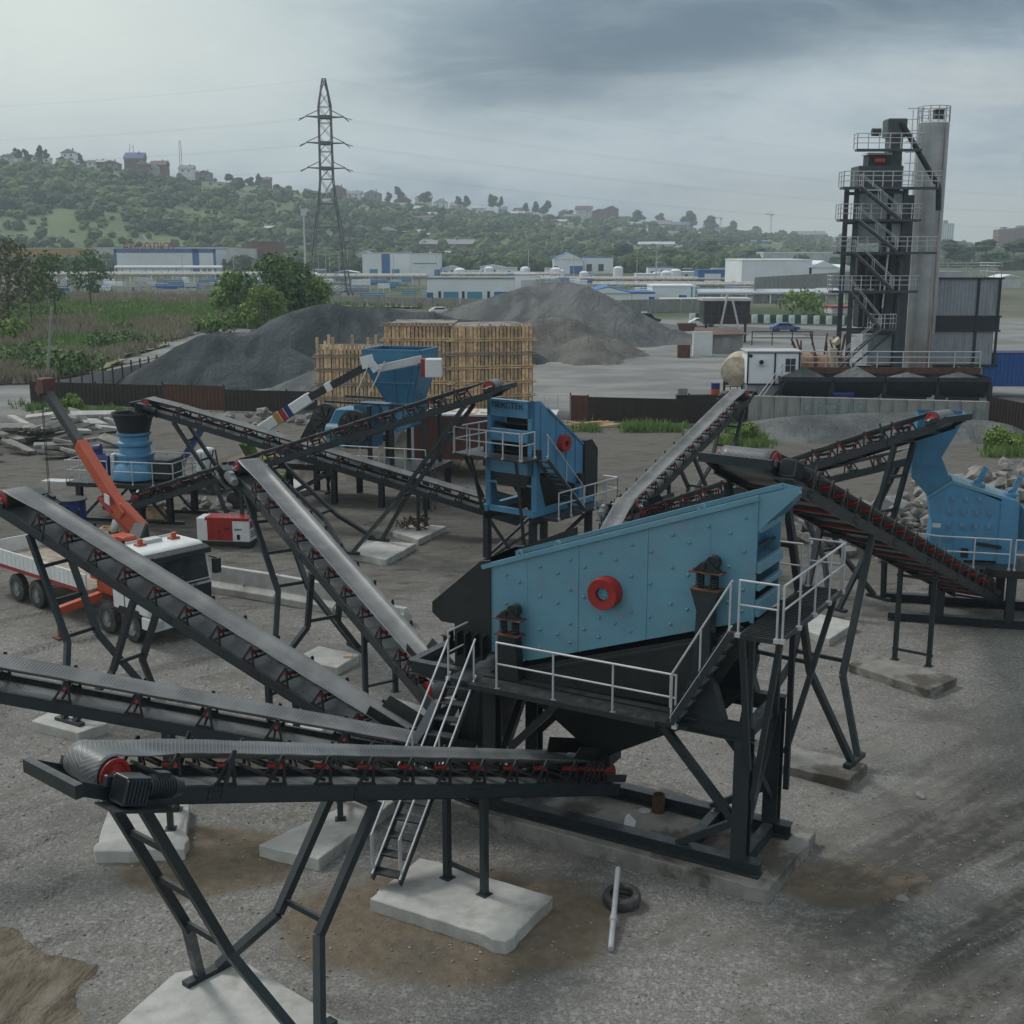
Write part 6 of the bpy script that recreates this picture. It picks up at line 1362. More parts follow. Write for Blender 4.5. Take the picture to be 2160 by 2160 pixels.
# ======================= hills =======================
SKY=[(-900,318),(-300,325),(0,330),(150,338),(300,352),(420,368),(560,384),(700,408),(850,428),(1000,444),(1150,453),(1300,466),(1450,479),(1600,488),(1750,500),(1900,511),(2160,516),(2700,520)]
def sky_v(u):
    for (a,va),(b,vb) in zip(SKY,SKY[1:]):
        if a<=u<=b: return va+(vb-va)*(u-a)/(b-a)
    return SKY[0][1] if u<0 else SKY[-1][1]
def ridgeY(u): return 1150+max(0,min(1,(u-300)/1400))*900
FOOT=lambda u:705+max(0,min(1,(u-200)/1500))*120
def hillz(x,y):
    # bearing -> photo column (for distant points)
    u=1080+FX*(x/max(y,1))/(1.0)*.978; Yr=ridgeY(u); zr=P(u,sky_v(u)+6,Yr).z; F0=FOOT(u)
    t=(y-F0)/(Yr-F0); 
    if t<=0: return -.5
    k=min(1,t); s=k*k*(3-2*k)*.55+k*.45
    n_=noise.fractal(Vector((x*.004,y*.004,2)),1,2,4)*.5
    return zr*s*(1+.10*n_*(1-k))-(max(0,t-1)*25)
def hill_mat():
    m=bpy.data.materials.new('hill_grass'); m.use_nodes=True; n=N(m.node_tree); bs=n.n['Principled BSDF']; tc=n.new('ShaderNodeTexCoord').outputs['Object']
    c=n.mix(n.ramp(n.noise(tc,.012,6,.6,.3),.38,.62),(.085,.13,.05),(.14,.185,.075)); c=n.mix(n.ramp(n.noise(n.map(tc,(90,0,0)),.008,5,.6),.56,.68),c,(.20,.18,.13)); n.put(bs,'Base_Color',c); bs.inputs['Roughness'].default_value=.95; return m
m=M(); NU,NY=150,46; 
for j in range(NY+1):
    for i in range(NU+1):
        th=-.62+1.24*i/NU; u=1080+FX*th*.978; y=FOOT(u)-10+(ridgeY(u)+300-FOOT(u))*(j/NY); x=th*y; m.v.append((x,y,hillz(x,y)))
for j in range(NY):
    for i in range(NU): t_=j*(NU+1)+i; m.f.append((t_,t_+1,t_+NU+2,t_+NU+1))
struct(m.build('hills',hill_mat(),smooth=True))
ICO=[(0,0,1),(.89,0,.45),(.28,.85,.45),(-.72,.53,.45),(-.72,-.53,.45),(.28,-.85,.45),(.72,.53,-.3),(-.28,.85,-.3),(-.89,0,-.3),(-.28,-.85,-.3),(.72,-.53,-.3),(0,0,-.6)]
ICF=[(0,1,2),(0,2,3),(0,3,4),(0,4,5),(0,5,1),(1,6,2),(2,7,3),(3,8,4),(4,9,5),(5,10,1),(2,6,7),(3,7,8),(4,8,9),(5,9,10),(1,10,6),(6,11,7),(7,11,8),(8,11,9),(9,11,10),(10,11,6)]
def _sub(v,f):
    v=[Vector(p).normalized() for p in v]; e={}; nf=[]
    def m(a,b):
        k=(min(a,b),max(a,b))
        if k not in e: e[k]=len(v); v.append((v[a]+v[b]).normalized())
        return e[k]
    for a,b,c in f: ab,bc,ca=m(a,b),m(b,c),m(c,a); nf+=[(a,ab,ca),(b,bc,ab),(c,ca,bc),(ab,bc,ca)]
    return v,nf
ICV2,ICF2=_sub(ICO,ICF)
def blob_tree(mb,x,y,z,r,h,rn,n=26):
    o=rn.random()*50; s0=Vector((rn.random()*9,rn.random()*9,rn.random()*9))
    mb.add([(x+p.x*r*.86*(1+.8*noise.noise(p*2.3+s0)),y+p.y*r*.86*(1+.8*noise.noise(p*2.3+s0)),z+h*.5+p.z*h*.5*(1+.4*noise.noise(p*1.9+s0))) for p in ICV2],ICF2)
    for k in range(n):
        a=rn.random()*6.283; q=rn.random(); s=r*rn.uniform(.08,.19); rr=r*math.sqrt(1-(q*.9)**2)*rn.uniform(.7,1.05); p=Vector((x+rr*math.cos(a),y+rr*math.sin(a),z+h*(.15+.85*q)))
        nrm=Vector((math.cos(a),math.sin(a),.2+q*1.4+rn.uniform(-.4,.4))).normalized(); a1=nrm.orthogonal().normalized(); a2=nrm.cross(a1)
        mb.add([p-a1*s-a2*s*.4,p+a1*s*.3-a2*s,p+a1*s+a2*s*.5,p-a1*s*.3+a2*s],[(0,1,2,3)])
rn=random.Random(12); woods=[M(),M(),M()]
cnt=0
for k in range(9000):
    th=rn.uniform(-.5,.5); u=1080+FX*th*.978; F0=FOOT(u); Yr=ridgeY(u); t=rn.random()**1.25; y=F0+2+(Yr-F0-2)*t; x=th*y
    d=noise.fractal(Vector((x*.006,y*.010,7)),1,2,3)
    if d<-.12+(.06 if u<420 and .1<t<.55 else 0) and t>.05 and rn.random()<.85: continue
    if t>.86 and u<620 and rn.random()<.75: continue
    r=rn.choice((rn.uniform(1.8,3.2),rn.uniform(2.6,5.6)))*(1+t*.25)*(1-.45*(t>.82)); q=noise.noise(Vector((x*.012,y*.02,1)))
    blob_tree(woods[0 if q>.12 else (1 if q>-.15 else 2)],x,y,max(0,hillz(x,y))-.5,r,r*rn.uniform(1.2,1.9),rn,36); cnt+=1
for k in range(620):
    u=rn.uniform(-150,1850); Yb=rn.uniform(645,662); p=P(u,560,Yb); q=noise.noise(Vector((u*.02,1,1)))
    if q<-.25: continue
    r=rn.uniform(2.5,4.5); blob_tree(woods[0 if q>.15 else 1],p.x,Yb,-.5,r,r*rn.uniform(1.6,2.5),rn,36)
lh=leaf_mat('hill_trees_mid',(.06,.10,.042),(.095,.145,.055),(.05,.085,.038)); lhd=leaf_mat('hill_trees_dark',(.038,.066,.036),(.058,.092,.044),(.033,.058,.032)); lhy=leaf_mat('hill_trees_light',(.09,.138,.052),(.13,.18,.065),(.075,.118,.048))
for w_,mm,nm,l in ((woods[0],lhd,'dark_hillside_wood','dark green trees covering the hillside'),(woods[1],lh,'hillside_wood','mid green trees and scrub covering the hillside'),(woods[2],lhy,'pale_hillside_wood','pale green scrub covering the hillside')):
    tag(w_.build(nm,mm,None),l,'wood',None,'stuff')
# single trees on the skyline and before it
def far_tree(label,u,v,w,h,group='single trees along the hill crest',mm=None,Yk=1.0):
    Yr=(ridgeY(u)-25)*Yk; p=P(u,v,Yr); sc=Yr/FX; cr=M(); rn=random.Random(int(u)); W_=w*sc; H_=h*sc
    for k in range(5): blob_tree(cr,rn.uniform(-.25,.25)*W_,rn.uniform(-.2,.2)*W_,H_*(-.02+.12*k),W_*.42*(1-.1*k),H_*.34,rn,70)
    t=root('skyline_tree',label,'tree',p,0,group); cr.build('crown',mm or lhd,t); M().cyl((0,0,-3),(0,0,H_*.5),.35,n=6).build('trunk',bark,t)
pos_words={115:'pair of dark trees beside the gabled houses near the left edge',37:'dark tree behind the first white gabled house, far left',52:'dark tree between the gabled houses, far left',148:'pointed dark tree left of the round-roofed house',500:'',}
for u,v,w,h,l in ((38,334,18,26,'dark tree behind the white gabled house, far left on the hill crest'),(56,336,16,26,'second dark tree right of the white gabled house, far left crest'),(85,332,18,30,'pair-like dark tree beside the gabled houses, left crest'),(98,334,14,22,'smaller pointed tree just left of the big arched-roof house'),(170,345,12,26,'narrow tree in front of the arched-roof house'),(478,380,26,16,'low bush on the crest right of the lattice mast'),(528,392,22,22,'round tree on the crest right of the mast hill houses'),(545,390,16,28,'taller tree on the crest left of the pylon'),(588,404,24,18,'dark tree on the crest just left of the pylon'),(820,425,16,24,'thin tree between crest houses right of the pylon'),(842,418,20,30,'crest tree standing over the brick house right of the pylon'),(895,426,34,26,'broad tree over the pale house on the crest'),(968,432,18,22,'tree at the first gap in the crest houses'),(985,434,18,26,'tree beside the crest gap, centre'),(1040,436,22,32,'tall twin tree standing highest on the central crest'),(1055,436,14,26,'narrower companion of the tall twin tree'),(1112,446,18,22,'small tree left of the dark tree group, central crest'),(1130,448,20,28,'middle tree of the dark group, central crest'),(1150,450,26,32,'right tree of the dark group, central crest'),(1205,458,26,18,'wide low tree before the dark roofs, central crest'),(1300,464,14,10,'bush by the dark roofs, right of the central crest'),(1345,468,34,30,'feathery tree on the crest, right of the dark roofs'),(1392,476,24,32,'round tree left of the two big crest trees'),(1452,482,40,44,'biggest round tree on the right part of the crest'),(1500,488,40,40,'second biggest tree of the crest, beside the round one'),(1545,492,28,32,'round tree at the right end of the big crest trees'),(1590,492,30,18,'low wide tree left of the tower crane'),(1650,500,30,18,'low wide tree right of the tower crane'),(1935,0,0,0,'')):
    if w: far_tree(l,u,v,w,h)
far_tree('large dark tree mass right of the fat silo',2015,548,74,52,'trees at the right behind the plant',lhd,.35)
for i,(u,v,w,h) in enumerate(((2080,530,60,30),(2140,532,60,34),(2110,560,80,34),(2155,575,70,40),(1600,540,60,22),(1300,540,70,34),(1420,545,80,30),(1500,530,60,30))):
    far_tree(('dark tree below the brick tower blocks','dark tree at the right edge below the brick blocks','bushy tree low behind the filter building','bushy tree at the right edge behind the filter building','bushy tree left of the dark tower','big bushy tree right of the blue-roofed hall','bushy tree above the low gabled hall','bushy tree left of the large white hall')[i],u,v,w,h,'trees at the right behind the plant',(lhd,lhd,lh,lh,lh,lhd,lh,lh)[i],.36 if u>1900 else .45)
# ======================= houses on the hill =======================
def on_hill(u,v,Y0=None):
    Yr=ridgeY(u); y=FOOT(u)+5
    while y<Yr-8:
        p=P(u,v,y)
        if p.z<=hillz(p.x,p.y)+.3: return y
        y+=4
    return Yr-8
def house(label,u,v,w,h,wall,roof,gable=False,Yk=1.0,name='hill_house',group='houses on the hill',rot=0,dy=-40):
    Y_=on_hill(u,v); p=P(u,v,Y_); sc=Y_/FX*.86; W_=w*sc; H_=h*sc; D_=max(6,W_*.8)
    t=root(name,label,'house',p,R(rot),group); wl=H_*.58
    M().box(-W_/2,W_/2,0,D_,-8,wl)  .build('wall',wall,t)
    if gable: r_=M().prism([(-W_*.58,-.6,wl-.3),(W_*.58,-.6,wl-.3),(0,-.6,H_)],(0,D_+1,0))
    else: r_=M().prism([(-W_*.56,-.8,wl-.2),(-W_*.56,D_+.8,wl-.2),(-W_*.5,D_/2,H_)],(W_*1.1,0,0))
    r_.build('roof',roof,t)
    for k in range(2 if W_>9 else 1): x=-W_*.22+k*W_*.42; M().box(x-.7,x+.7,-.06,-.01,wl*.35,wl*.75).build('window',winm,t)
    M().box(W_*.2,W_*.2+.8,D_*.4,D_*.4+.8,wl,H_+.9).build('chimney',brick,t)
    return t
hs=[(10,338,22,14,bwhite,roofg,1,'white gabled house at the left edge of the crest'),(30,338,26,20,bwhite,roofg,1,'second white gabled house from the left edge'),(64,340,34,16,brick,roofr,1,'brown gabled house right of the white ones, left crest'),(92,342,26,12,bwhite,roofp,0,'small pale house under the big arched roof'),(144,334,34,22,bwhite,roofg,1,'tall house with arched dark roof, left crest'),(150,350,40,8,roofp,roofp,0,'long pale shed below the arched-roof house'),(196,350,30,14,bwhite,roofr,0,'small brown-roofed house left of the blue roof'),(232,354,36,18,roofg,roofr,1,'grey-fronted house left of the blue-roofed one'),(282,352,44,34,brick,mat('roof_blue',(.06,.10,.25),.6),0,'large blue-roofed house, left crest'),(300,356,26,20,brick,roofg,1,'dark round-gabled house touching the blue-roofed one'),(332,360,38,24,brick,roofr,0,'brown hipped house alone right of the blue roof'),(392,366,34,20,bwhite,roofg,0,'white house at the base of the lattice mast'),(430,372,30,14,roofg,roofr,1,'dark gabled cottage right of the lattice mast'),(555,386,30,14,brick,roofr,0,'red-roofed cottage left of the pylon'),
(712,412,34,24,brick,roofr,1,'reddish gabled house just right of the pylon'),(745,418,34,18,bwhite,roofg,0,'pale house right of the reddish gabled one'),(785,420,40,22,roofg,roofg,1,'grey house with dark roof right of the pylon'),(850,436,38,26,brick,roofr,1,'brick gabled house below the tallest crest tree'),(892,430,36,20,bwhite,roofg,0,'pale dark-roofed house among trees, centre left'),(930,440,34,24,bwhite,roofp,1,'white A-frame house, centre'),(965,444,36,20,roofp,roofg,0,'pale house right of the white A-frame'),(1010,446,34,14,bwhite,roofp,0,'white bungalow near the crest gap'),(1060,450,20,16,mat('wall_blue',(.15,.25,.42),.7),roofg,0,'small blue-walled house on the central crest'),(1090,456,34,12,roofg,roofp,0,'grey shed under the dark tree group'),(1130,462,30,12,bwhite,roofg,0,'white shed under the dark tree group'),(1190,456,26,16,roofg,roofg,1,'grey gabled house left of the dark roofs'),(1232,452,38,20,roofp,roofr,0,'brown-roofed house on the central crest'),(1265,456,40,18,brick,roofr,1,'dark gabled house on the central crest'),(1290,452,34,20,brick,roofr,1,'tallest dark gabled house of the central crest'),(1230,470,16,14,bwhite,roofp,1,'tiny white gabled chapel-like house, centre right'),(1400,484,34,22,mat('wall_bluegrey',(.2,.26,.32),.7),roofg,0,'blue-grey house with antennas, right crest'),(1435,482,44,16,roofg,mat('roof_bluegrey',(.13,.18,.26),.6),0,'long slate-blue roof on the right crest'),(1480,498,40,10,brick,roofp,0,'low row house under the big crest trees'),(1530,502,30,10,bwhite,roofg,0,'small white house right of the big crest trees'),(1712,505,66,20,roofg,roofg,0,'long grey institute building on the skyline, left of the tower')]
for u,v,w,h,wm,rm,gb,l in hs: house(l,u,v,w,h,wm,rm,bool(gb),rot=random.Random(u).uniform(-8,8))
rh=random.Random(77)
for k in range(46):
    u=rh.uniform(640,1560) if k<34 else rh.uniform(0,460); v=sky_v(u)+rh.uniform(2,26 if u>600 else 8); w=rh.uniform(18,32); house('small roofed house half hidden among the trees of the central hill crest' if u>600 else 'small shed or house along the fence line of the left hill crest',u,v,w,rh.uniform(10,16),rh.choice((bwhite,roofg,brick,roofp)),rh.choice((roofg,roofr,roofp)),rh.random()<.5,rot=rh.uniform(-20,20),group='small houses scattered along the crest')
hm=[(755,494,52,22,brick,roofg,1,'green-grey roofed brick house above the site, right of the pylon'),(815,496,44,20,brick,roofp,1,'brick house with pale roof right of the grey-roofed one'),(870,496,50,14,brick,roofp,0,'row of low brick garages in the trees'),(905,500,36,10,brick,roofp,0,'last low brick garage of the row'),(860,466,110,14,roofp,roofr,0,'long pale low building on the mid slope'),(1120,482,104,12,roofp,roofp,0,'long grey shed with white roof, mid slope'),(1385,522,80,14,roofp,roofp,0,'pale flat shed on the right mid slope'),(1440,528,50,12,bwhite,roofp,1,'small white sheds cluster on the right mid slope'),(1590,512,70,6,bcyan,bcyan,0,'turquoise roof strip on the right slope'),(940,528,120,26,brick,roofg,0,'two-storey brick building with grey roof, above the site'),(905,540,90,12,roofp,roofp,0,'white flat roof in front of the two-storey brick building'),(505,488,130,14,roofg,roofp,0,'long white-roofed warehouse at the foot of the left hill')]
for u,v,w,h,wm,rm,gb,l in hm: house(l,u,v,w,h,wm,rm,bool(gb),Yk=.55,group='buildings at the foot of the hill',dy=0)
# ======================= industrial site =======================
def bld(label,u0,u1,vb,h,wall,roofm,gable=0.0,depth=14,name='industrial_building',accents=(),group='white and blue site buildings',rz=0,trim=None):
    YF=690-(vb-520)*.6
    a,b=(G(u0,vb),G(u1,vb)) if vb>=572 else (P(u0,vb,YF),P(u1,vb,YF))
    Wd=(b-a).length; sc=a.y/FX; Hh=h*sc
    t=root(name,label,'building',a,math.atan2(b.y-a.y,b.x-a.x)+R(rz),group)
    M().box(0,Wd,0,depth,-a.z-.5,Hh).build('wall',wall,t)
    if gable: M().prism([(-.3,-.3,Hh),(Wd+.3,-.3,Hh),(Wd/2,-.3,Hh+gable*sc)],(0,depth+.6,0)).build('roof',roofm,t); M().prism([(.3,-.34,Hh),(Wd-.3,-.34,Hh),(Wd/2,-.34,Hh+gable*sc-.25)],(0,.02,0)).build('gable_wall',wall,t)
    else: M().box(-.15,Wd+.15,-.15,depth+.15,Hh,Hh+.35).build('roof',roofm,t)
    for (x0,x1,y0,y1,mm,nm) in accents: M().box(Wd*x0,Wd*x1,-.12,-.01,Hh*y0,Hh*y1).build(nm,mm,t)
    return t,Wd,Hh
t,Wd,Hh=bld('long white building with blue roof band under the red shop sign',243,457,577,49,bwhite,bblue,0,25,accents=((0,.025,0,1,bblue,'corner_band'),(.77,.835,0,1.04,bblue,'blue_column'),(.975,1,0,1,bblue,'corner_band'),(0,1,.86,1,bblue,'roof_band'),(.86,.95,.05,.3,roofg,'gate')))
t,Wd,Hh=bld('white workshop with tall blue stripe and small blue windows, right of the pylon',765,865,580,43,bwhite,roofp,0,18,accents=((.40,.58,0,1,bblue,'blue_stripe'),(.15,.32,.05,.28,bcyan,'window'),(.62,.78,.05,.28,bcyan,'window')))
bld('pale annex with pipe frame joined to the striped white workshop',866,928,582,44,bwhite,roofp,0,18,accents=((.1,.9,.55,.6,roofg,'pipe_band'),(.82,1,0,.3,bblue,'blue_door')))
bld('grey-blue hall with light blue roof behind the striped workshop',735,800,566,22,roofp,mat('roof_lightblue',(.12,.26,.42),.6),14,20)
bld('blue container row seen through the pylon legs',640,735,565,22,bblue,navy,0,8,accents=((.3,.38,.4,.8,orange,'orange_mark'),(.6,.95,.3,.9,bwhite,'white_panel')))
t,Wd,Hh=bld('white building with light blue gates and narrow dark windows, centre',901,1085,640,50,bwhite,roofg,0,14,accents=((0,.07,0,.45,bblue,'blue_gate'),(.19,.36,0,.48,bcyan,'light_blue_gate'),(.46,.63,0,.48,bcyan,'light_blue_gate'),(.77,.93,0,.48,bblue,'blue_gate'),(.13,.16,.05,.5,winm,'window'),(.40,.43,.05,.5,winm,'window'),(.69,.72,.05,.5,winm,'window')))
bld('grey-blue side block behind the stockpile, next to the white gated building',1086,1130,632,50,bwhite,roofp,0,12,accents=((.3,1,0,.8,roofp,'panel'),))
bld('white hall with blue gable roof and blue gates, centre right',1168,1230,578,30,bwhite,mat('roof_brightblue',(.05,.16,.38),.6),14,26,accents=((.0,.14,0,.55,bcyan,'blue_gate'),(.55,.98,0,.55,bblue,'blue_gate')))
bld('white lean-to with dark windows joined to the blue gable hall',1231,1293,577,32,bwhite,MATS['roof_brightblue'],0,20,accents=((.1,.28,.15,.6,winm,'window'),(.5,.68,.15,.6,winm,'window')))
bld('wide white gable hall with blue roof edge beside the tallest stockpile',1233,1332,645,26,bwhite,MATS['roof_brightblue'],14,16,accents=())
bld('low wall of the wide gable hall with blue door',1333,1380,645,25,bwhite,bblue,0,12,accents=((.75,1,0,.75,bblue,'blue_door'),))
bld('plain white block with one blue door right of the wide gable hall',1376,1466,640,34,bwhite,bwhite,0,12,accents=((.62,.80,.05,.5,bblue,'blue_door'),(.9,.93,0,1,bcyan,'stripe')))
bld('large white hall with pale gabled end and blue windows, left of the tower',1563,1710,612,60,bwhite,bwhite,0,30,accents=((.30,.42,.1,.35,bblue,'window'),(.53,.65,.1,.35,bblue,'window'),(.78,.93,.1,.35,bblue,'window')))
bld('gabled right end of the large white hall',1705,1765,612,46,bwhite,bwhite,14,30)
bld('second white gabled hall partly behind the tower',1752,1810,610,38,bwhite,bwhite,12,26,accents=((.4,.47,.6,.75,bblue,'window'),(.6,.67,.6,.75,bblue,'window')))
bld('blue-fronted building with white panels below the large hall',1472,1585,600,28,bblue,bblue,0,10,accents=((.12,.42,0,.78,bwhite,'white_panel'),(.58,.9,0,.8,bwhite,'white_panel')))
bld('very long low warehouse with white roof behind the large hall',1610,1770,548,14,roofp,bwhite,0,20)
bld('white gabled store with grey walls at the far right behind the filter building',2108,2152,608,22,roofp,bwhite,6,10)
bld('long low pale shopping hall with ochre wall at the left edge',-60,165,545,20,ochre,roofp,0,30,group='shopping halls at the foot of the hill')
bld('brown-roofed low shopping hall behind the white blue-banded building',200,480,536,14,roofp,roofr,0,30,group='shopping halls at the foot of the hill')
bld('dark red end block of the shopping hall',520,585,532,20,brick,roofr,0,24,group='shopping halls at the foot of the hill')
bld('long grey-roofed wing left of the dark red block',380,540,540,14,roofp,roofp,0,24,group='shopping halls at the foot of the hill')
sg_=root('shop_sign','red cyrillic roof lettering with a white triangular frame','sign',P(258,521,626),0); text('АБСОЛЮТ',(0,0,0),(math.pi/2,0,0),5.2,mat('sign_red',(.30,.03,.03),.6),sg_,'lettering',.2,'LEFT'); a=Vector((3.0,1,-.5)); M().bar(a+Vector((1,0,0)),a+Vector((7,0,6)),.9).bar(a+Vector((7,0,6)),a+Vector((12,0,0)),.9).build('triangle_frame',roofp,sg_)
rb=random.Random(31)
for k in range(20):
    u=(rb.uniform(930,1160) if k<7 else (rb.uniform(1290,1560) if k<15 else rb.uniform(480,760))); v=rb.uniform(580,592) if u<1250 else rb.uniform(577,597); w=rb.uniform(22,60)
    bld('low white or pale blue shed among the pipe racks of the industrial site',u,u+w,v,rb.uniform(9,19),rb.choice((bwhite,bwhite,roofp,MATS['wall_blue'])),rb.choice((roofp,bblue,bwhite)),rb.choice((0,0,5)),8,accents=((.1,.3,.05,.6,bblue,'blue_door'),(.5,.62,.3,.7,winm,'window')),group='low sheds among the pipe racks')
for k in range(12):
    p=G(rb.uniform(950,1560),rb.uniform(582,596)); o=root('storage_tank','small white storage tank among the pipe racks of the industrial site','tank',p,0,'storage tanks of the industrial site'); r_=rb.uniform(1.2,2.4); M().lathe([(r_,0),(r_,r_*1.8),(r_*.5,r_*2.1),(0,r_*2.15)],n=18,caps=False).build('tank_shell',bwhite,o,smooth=True)
# apartment blocks at the horizon
def block(label,u0,u1,vb,vt,wall,Y_=1500,n=9):
    a=P(u0,vb,Y_); b=P(u1,vb,Y_); Hh=P(u0,vt,Y_).z-a.z; t=root('apartment_block',label,'building',a,0,'apartment blocks on the horizon'); Wd=b.x-a.x; M().box(0,Wd,0,18,0,Hh).build('wall',wall,t); M().box(Wd*.3,Wd*.6,3,12,Hh,Hh+3).build('roof_house',roofg,t)
    w_=M()
    for k in range(n):
        for i in range(6): w_.box(Wd*(.08+i*.155),Wd*(.15+i*.155),-.1,-.02,Hh*(k+.35)/n,Hh*(k+.75)/n)
    w_.build('window_rows',winm,t)
block('brick-red tower block at the right edge of the horizon',2104,2135,530,484,brick,1500); block('second brick-red tower block at the very right edge',2134,2175,530,481,brick,1520); block('white tower block right of the fat silo',1980,2010,520,471,bwhite,1300,12); block('pale block glimpsed left of the fat silo',1916,1930,520,478,roofp,1300,12)
# masts and cranes
def mast(label,u,vb,vt,w=2.0,Y_=1200,name='lattice_mast',cat='mast',arms=0):
    b=P(u,vb,Y_); h=P(u,vt,Y_).z-b.z; t=root(name,label,cat,b,0); mb=M()
    for s in (-1,1): mb.bar((s*w/2,0,0),(s*w/2*.6,0,h),.35)
    k=0
    while k<h-4: mb.bar((-w/2,0,k),(w/2,0,k+4),.25); k+=4
    mb.build('mast_body',roofg,t)
    if arms: M().bar((-arms,0,h),(arms*.45,0,h),.9).bar((-arms,0,h),(0,0,h+4),.3).build('jib',roofg,t); M().box(-1.4,1.4,-1,1,h-3,h).build('cab',roofp,t)
    return t
mast('tall grey cell mast on the left crest',382,352,296,2.5); mast('shorter pale antenna tower behind the blue-roofed house',278,326,305,5,1250)
mast('tower crane on the skyline right of the big trees',1626,488,452,2,1900,'tower_crane','crane',9); mast('fainter tower crane between the big trees',1520,484,460,1.5,2000,'tower_crane','crane',9)
o=root('flood_light_mast','tall white pole with a square head left of the pylon','mast',G(645,585),0); b_=o.location.y; h_=P(645,440,b_).z; M().cyl((0,0,0),(0,0,h_),.5,.35,n=8).build('shaft',roofp,o); M().box(-1.2,1.2,-.5,.5,h_-3,h_).build('lamp_head',roofp,o)
# ======================= pylon + wires =======================
py_=root('power_pylon','tall steel lattice power pylon with three pairs of wire arms','pylon',G(697,634),R(14)); PY=py_.location.y; pz=lambda v:P(690,v,PY).z
Ht=pz(166); mb=M(); lev=[(0,5.3),(pz(600),4.4),(pz(540),3.75),(pz(480),3.0),(pz(430),2.1),(pz(378),1.55),(pz(320),1.5),(pz(260),1.45),(pz(226),1.45),(Ht,.35)]
for (z0,w0),(z1,w1) in zip(lev,lev[1:]):
    c0=[(-w0,-w0),(w0,-w0),(w0,w0),(-w0,w0)]; c1=[(-w1,-w1),(w1,-w1),(w1,w1),(-w1,w1)]; nseg=1 if w0>2.6 else max(1,int((z1-z0)/3.0))
    for i in range(4):
        a,b=Vector((*c0[i],z0)),Vector((*c1[i],z1)); a2,b2=Vector((*c0[(i+1)%4],z0)),Vector((*c1[(i+1)%4],z1)); mb.bar(a,b,.26)
        for s in range(nseg):
            f0,f1=s/nseg,(s+1)/nseg; mb.bar(a.lerp(b,f0),a2.lerp(b2,f1),.11); mb.bar(a2.lerp(b2,f0),a.lerp(b,f1),.11)
        mb.bar(b,b2,.14)
mb.build('lattice_body',mat('pylon_steel',(.13,.14,.15),.6,.3),py_)
arms=[]
for k,v in enumerate((247,302,355)):
    z=pz(v); mb=M()
    for s in (-1,1):
        for yy in (-1.4,1.4): mb.bar((s*1.5,yy,z),(s*4.6,0,z+.1),.22)
        mb.bar((s*1.5,0,z+1.6),(s*4.6,0,z+.15),.18); mb.bar((s*4.6,0,z),(s*6.2,-2,z-.7),.16); mb.bar((s*4.6,0,z),(s*6.0,2,z-.7),.16)
        arms.append((s,Vector((s*6.2,-2,z-.7)))); arms.append((s,Vector((s*6.0,2,z-.7))))
    mb.box(-1.6,1.6,-1.6,1.6,z-.4,z+.35); mb.build('cross_arm',MATS['pylon_steel'],py_)
arms.append((1,Vector((.5,0,Ht)))); arms.append((-1,Vector((-.5,0,Ht))))
Mw=Matrix.Translation(py_.location)@Matrix.Rotation(R(14),4,'Z')
for s,a in arms:
    A=Mw@a; B=A+(Vector((-330,180,20)) if s<0 else Vector((420,300,-6))); mb=M(); n=26; pts=[]
    for i in range(n+1): t_=i/n; p=A.lerp(B,t_); p.z-=14*4*t_*(1-t_)*.55; pts.append(p)
    for p,q in zip(pts,pts[1:]): mb.cyl(p,q,.013,n=4,caps=False)
    o=mb.build('power_line',roofg,None,off=A); o.location=A; tag(o,'thin power line sagging away to the left of the pylon' if s<0 else 'thin power line sagging away to the right of the pylon','wire','power lines left of the pylon' if s<0 else 'power lines right of the pylon')
# ======================= perimeter wall, pipe racks =======================
def wallrun(pts,h,label,name='perimeter_wall'):
    o=root(name,label,'wall',pts[0],0); off=pts[0]
    for a,b in zip(pts,pts[1:]):
        n=max(1,int((b-a).length/6)); d=(b-a)/n
        for k in range(n): p,q=a+d*k,a+d*(k+.97); M().prism([p,q,q+Vector((0,0,h)),p+Vector((0,0,h))],(0,.3,0)).build('wall_panel',wallconc,o,off=off)
wallrun([G(150,612),G(400,630),G(750,644),G(1030,652)],2.1,'long pale concrete panel wall in front of the industrial site, left part')
wallrun([G(1240,662),G(1437,658),G(1500,658)],2.6,'concrete panel wall right of the tallest stockpile')
wallrun([G(1590,640),G(1790,618)],6.0,'high grey retaining wall left of the tower')
def rack(label,u0,u1,vb,vt,nseg,pipes=2,mm=None):
    a,b=G(u0,vb),G(u1,vb); Z=P(u0,vt,a.y).z; t=root('pipe_rack',label,'pipe rack',a,math.atan2(b.y-a.y,b.x-a.x),'elevated pipe racks of the site'); L=(b-a).length
    for k in range(pipes): M().cyl((0,k*1.1,Z+(k%2)*.5),(L,k*1.1,Z+(k%2)*.5),.42 if k==0 else .3,n=8).build('pipe',mm or bwhite,t,smooth=True)
    M().bar((0,.5,Z-.7),(L,.5,Z-.7),.3).build('rack_beam',roofg,t)
    for k in range(nseg+1): x=L*k/nseg; M().bar((x,.3,0),(x,.3,Z-.5),.3).build('rack_post',bwhite if k%3==0 else roofg,t)
cream=MATS['cream_paint']; 
palep=mat('pale_pipe',(.62,.58,.53),.5)
rack('long cream pipe across the left part of the site, nearest rack',50,560,600,578,34,2,palep); rack('second white pipe rack below the white building under the sign',243,470,588,564,14,2)
rack('cream pipe continuing behind the pylon',600,900,602,582,20,2,palep); rack('pipe rack right of the striped workshop',930,1180,592,578,16,2,palep)
rack('cream pipe above the tallest stockpile',1140,1590,600,588,26,2,palep); rack('lower white pipe over the wide gable hall',1250,1780,618,600,30,2,palep)
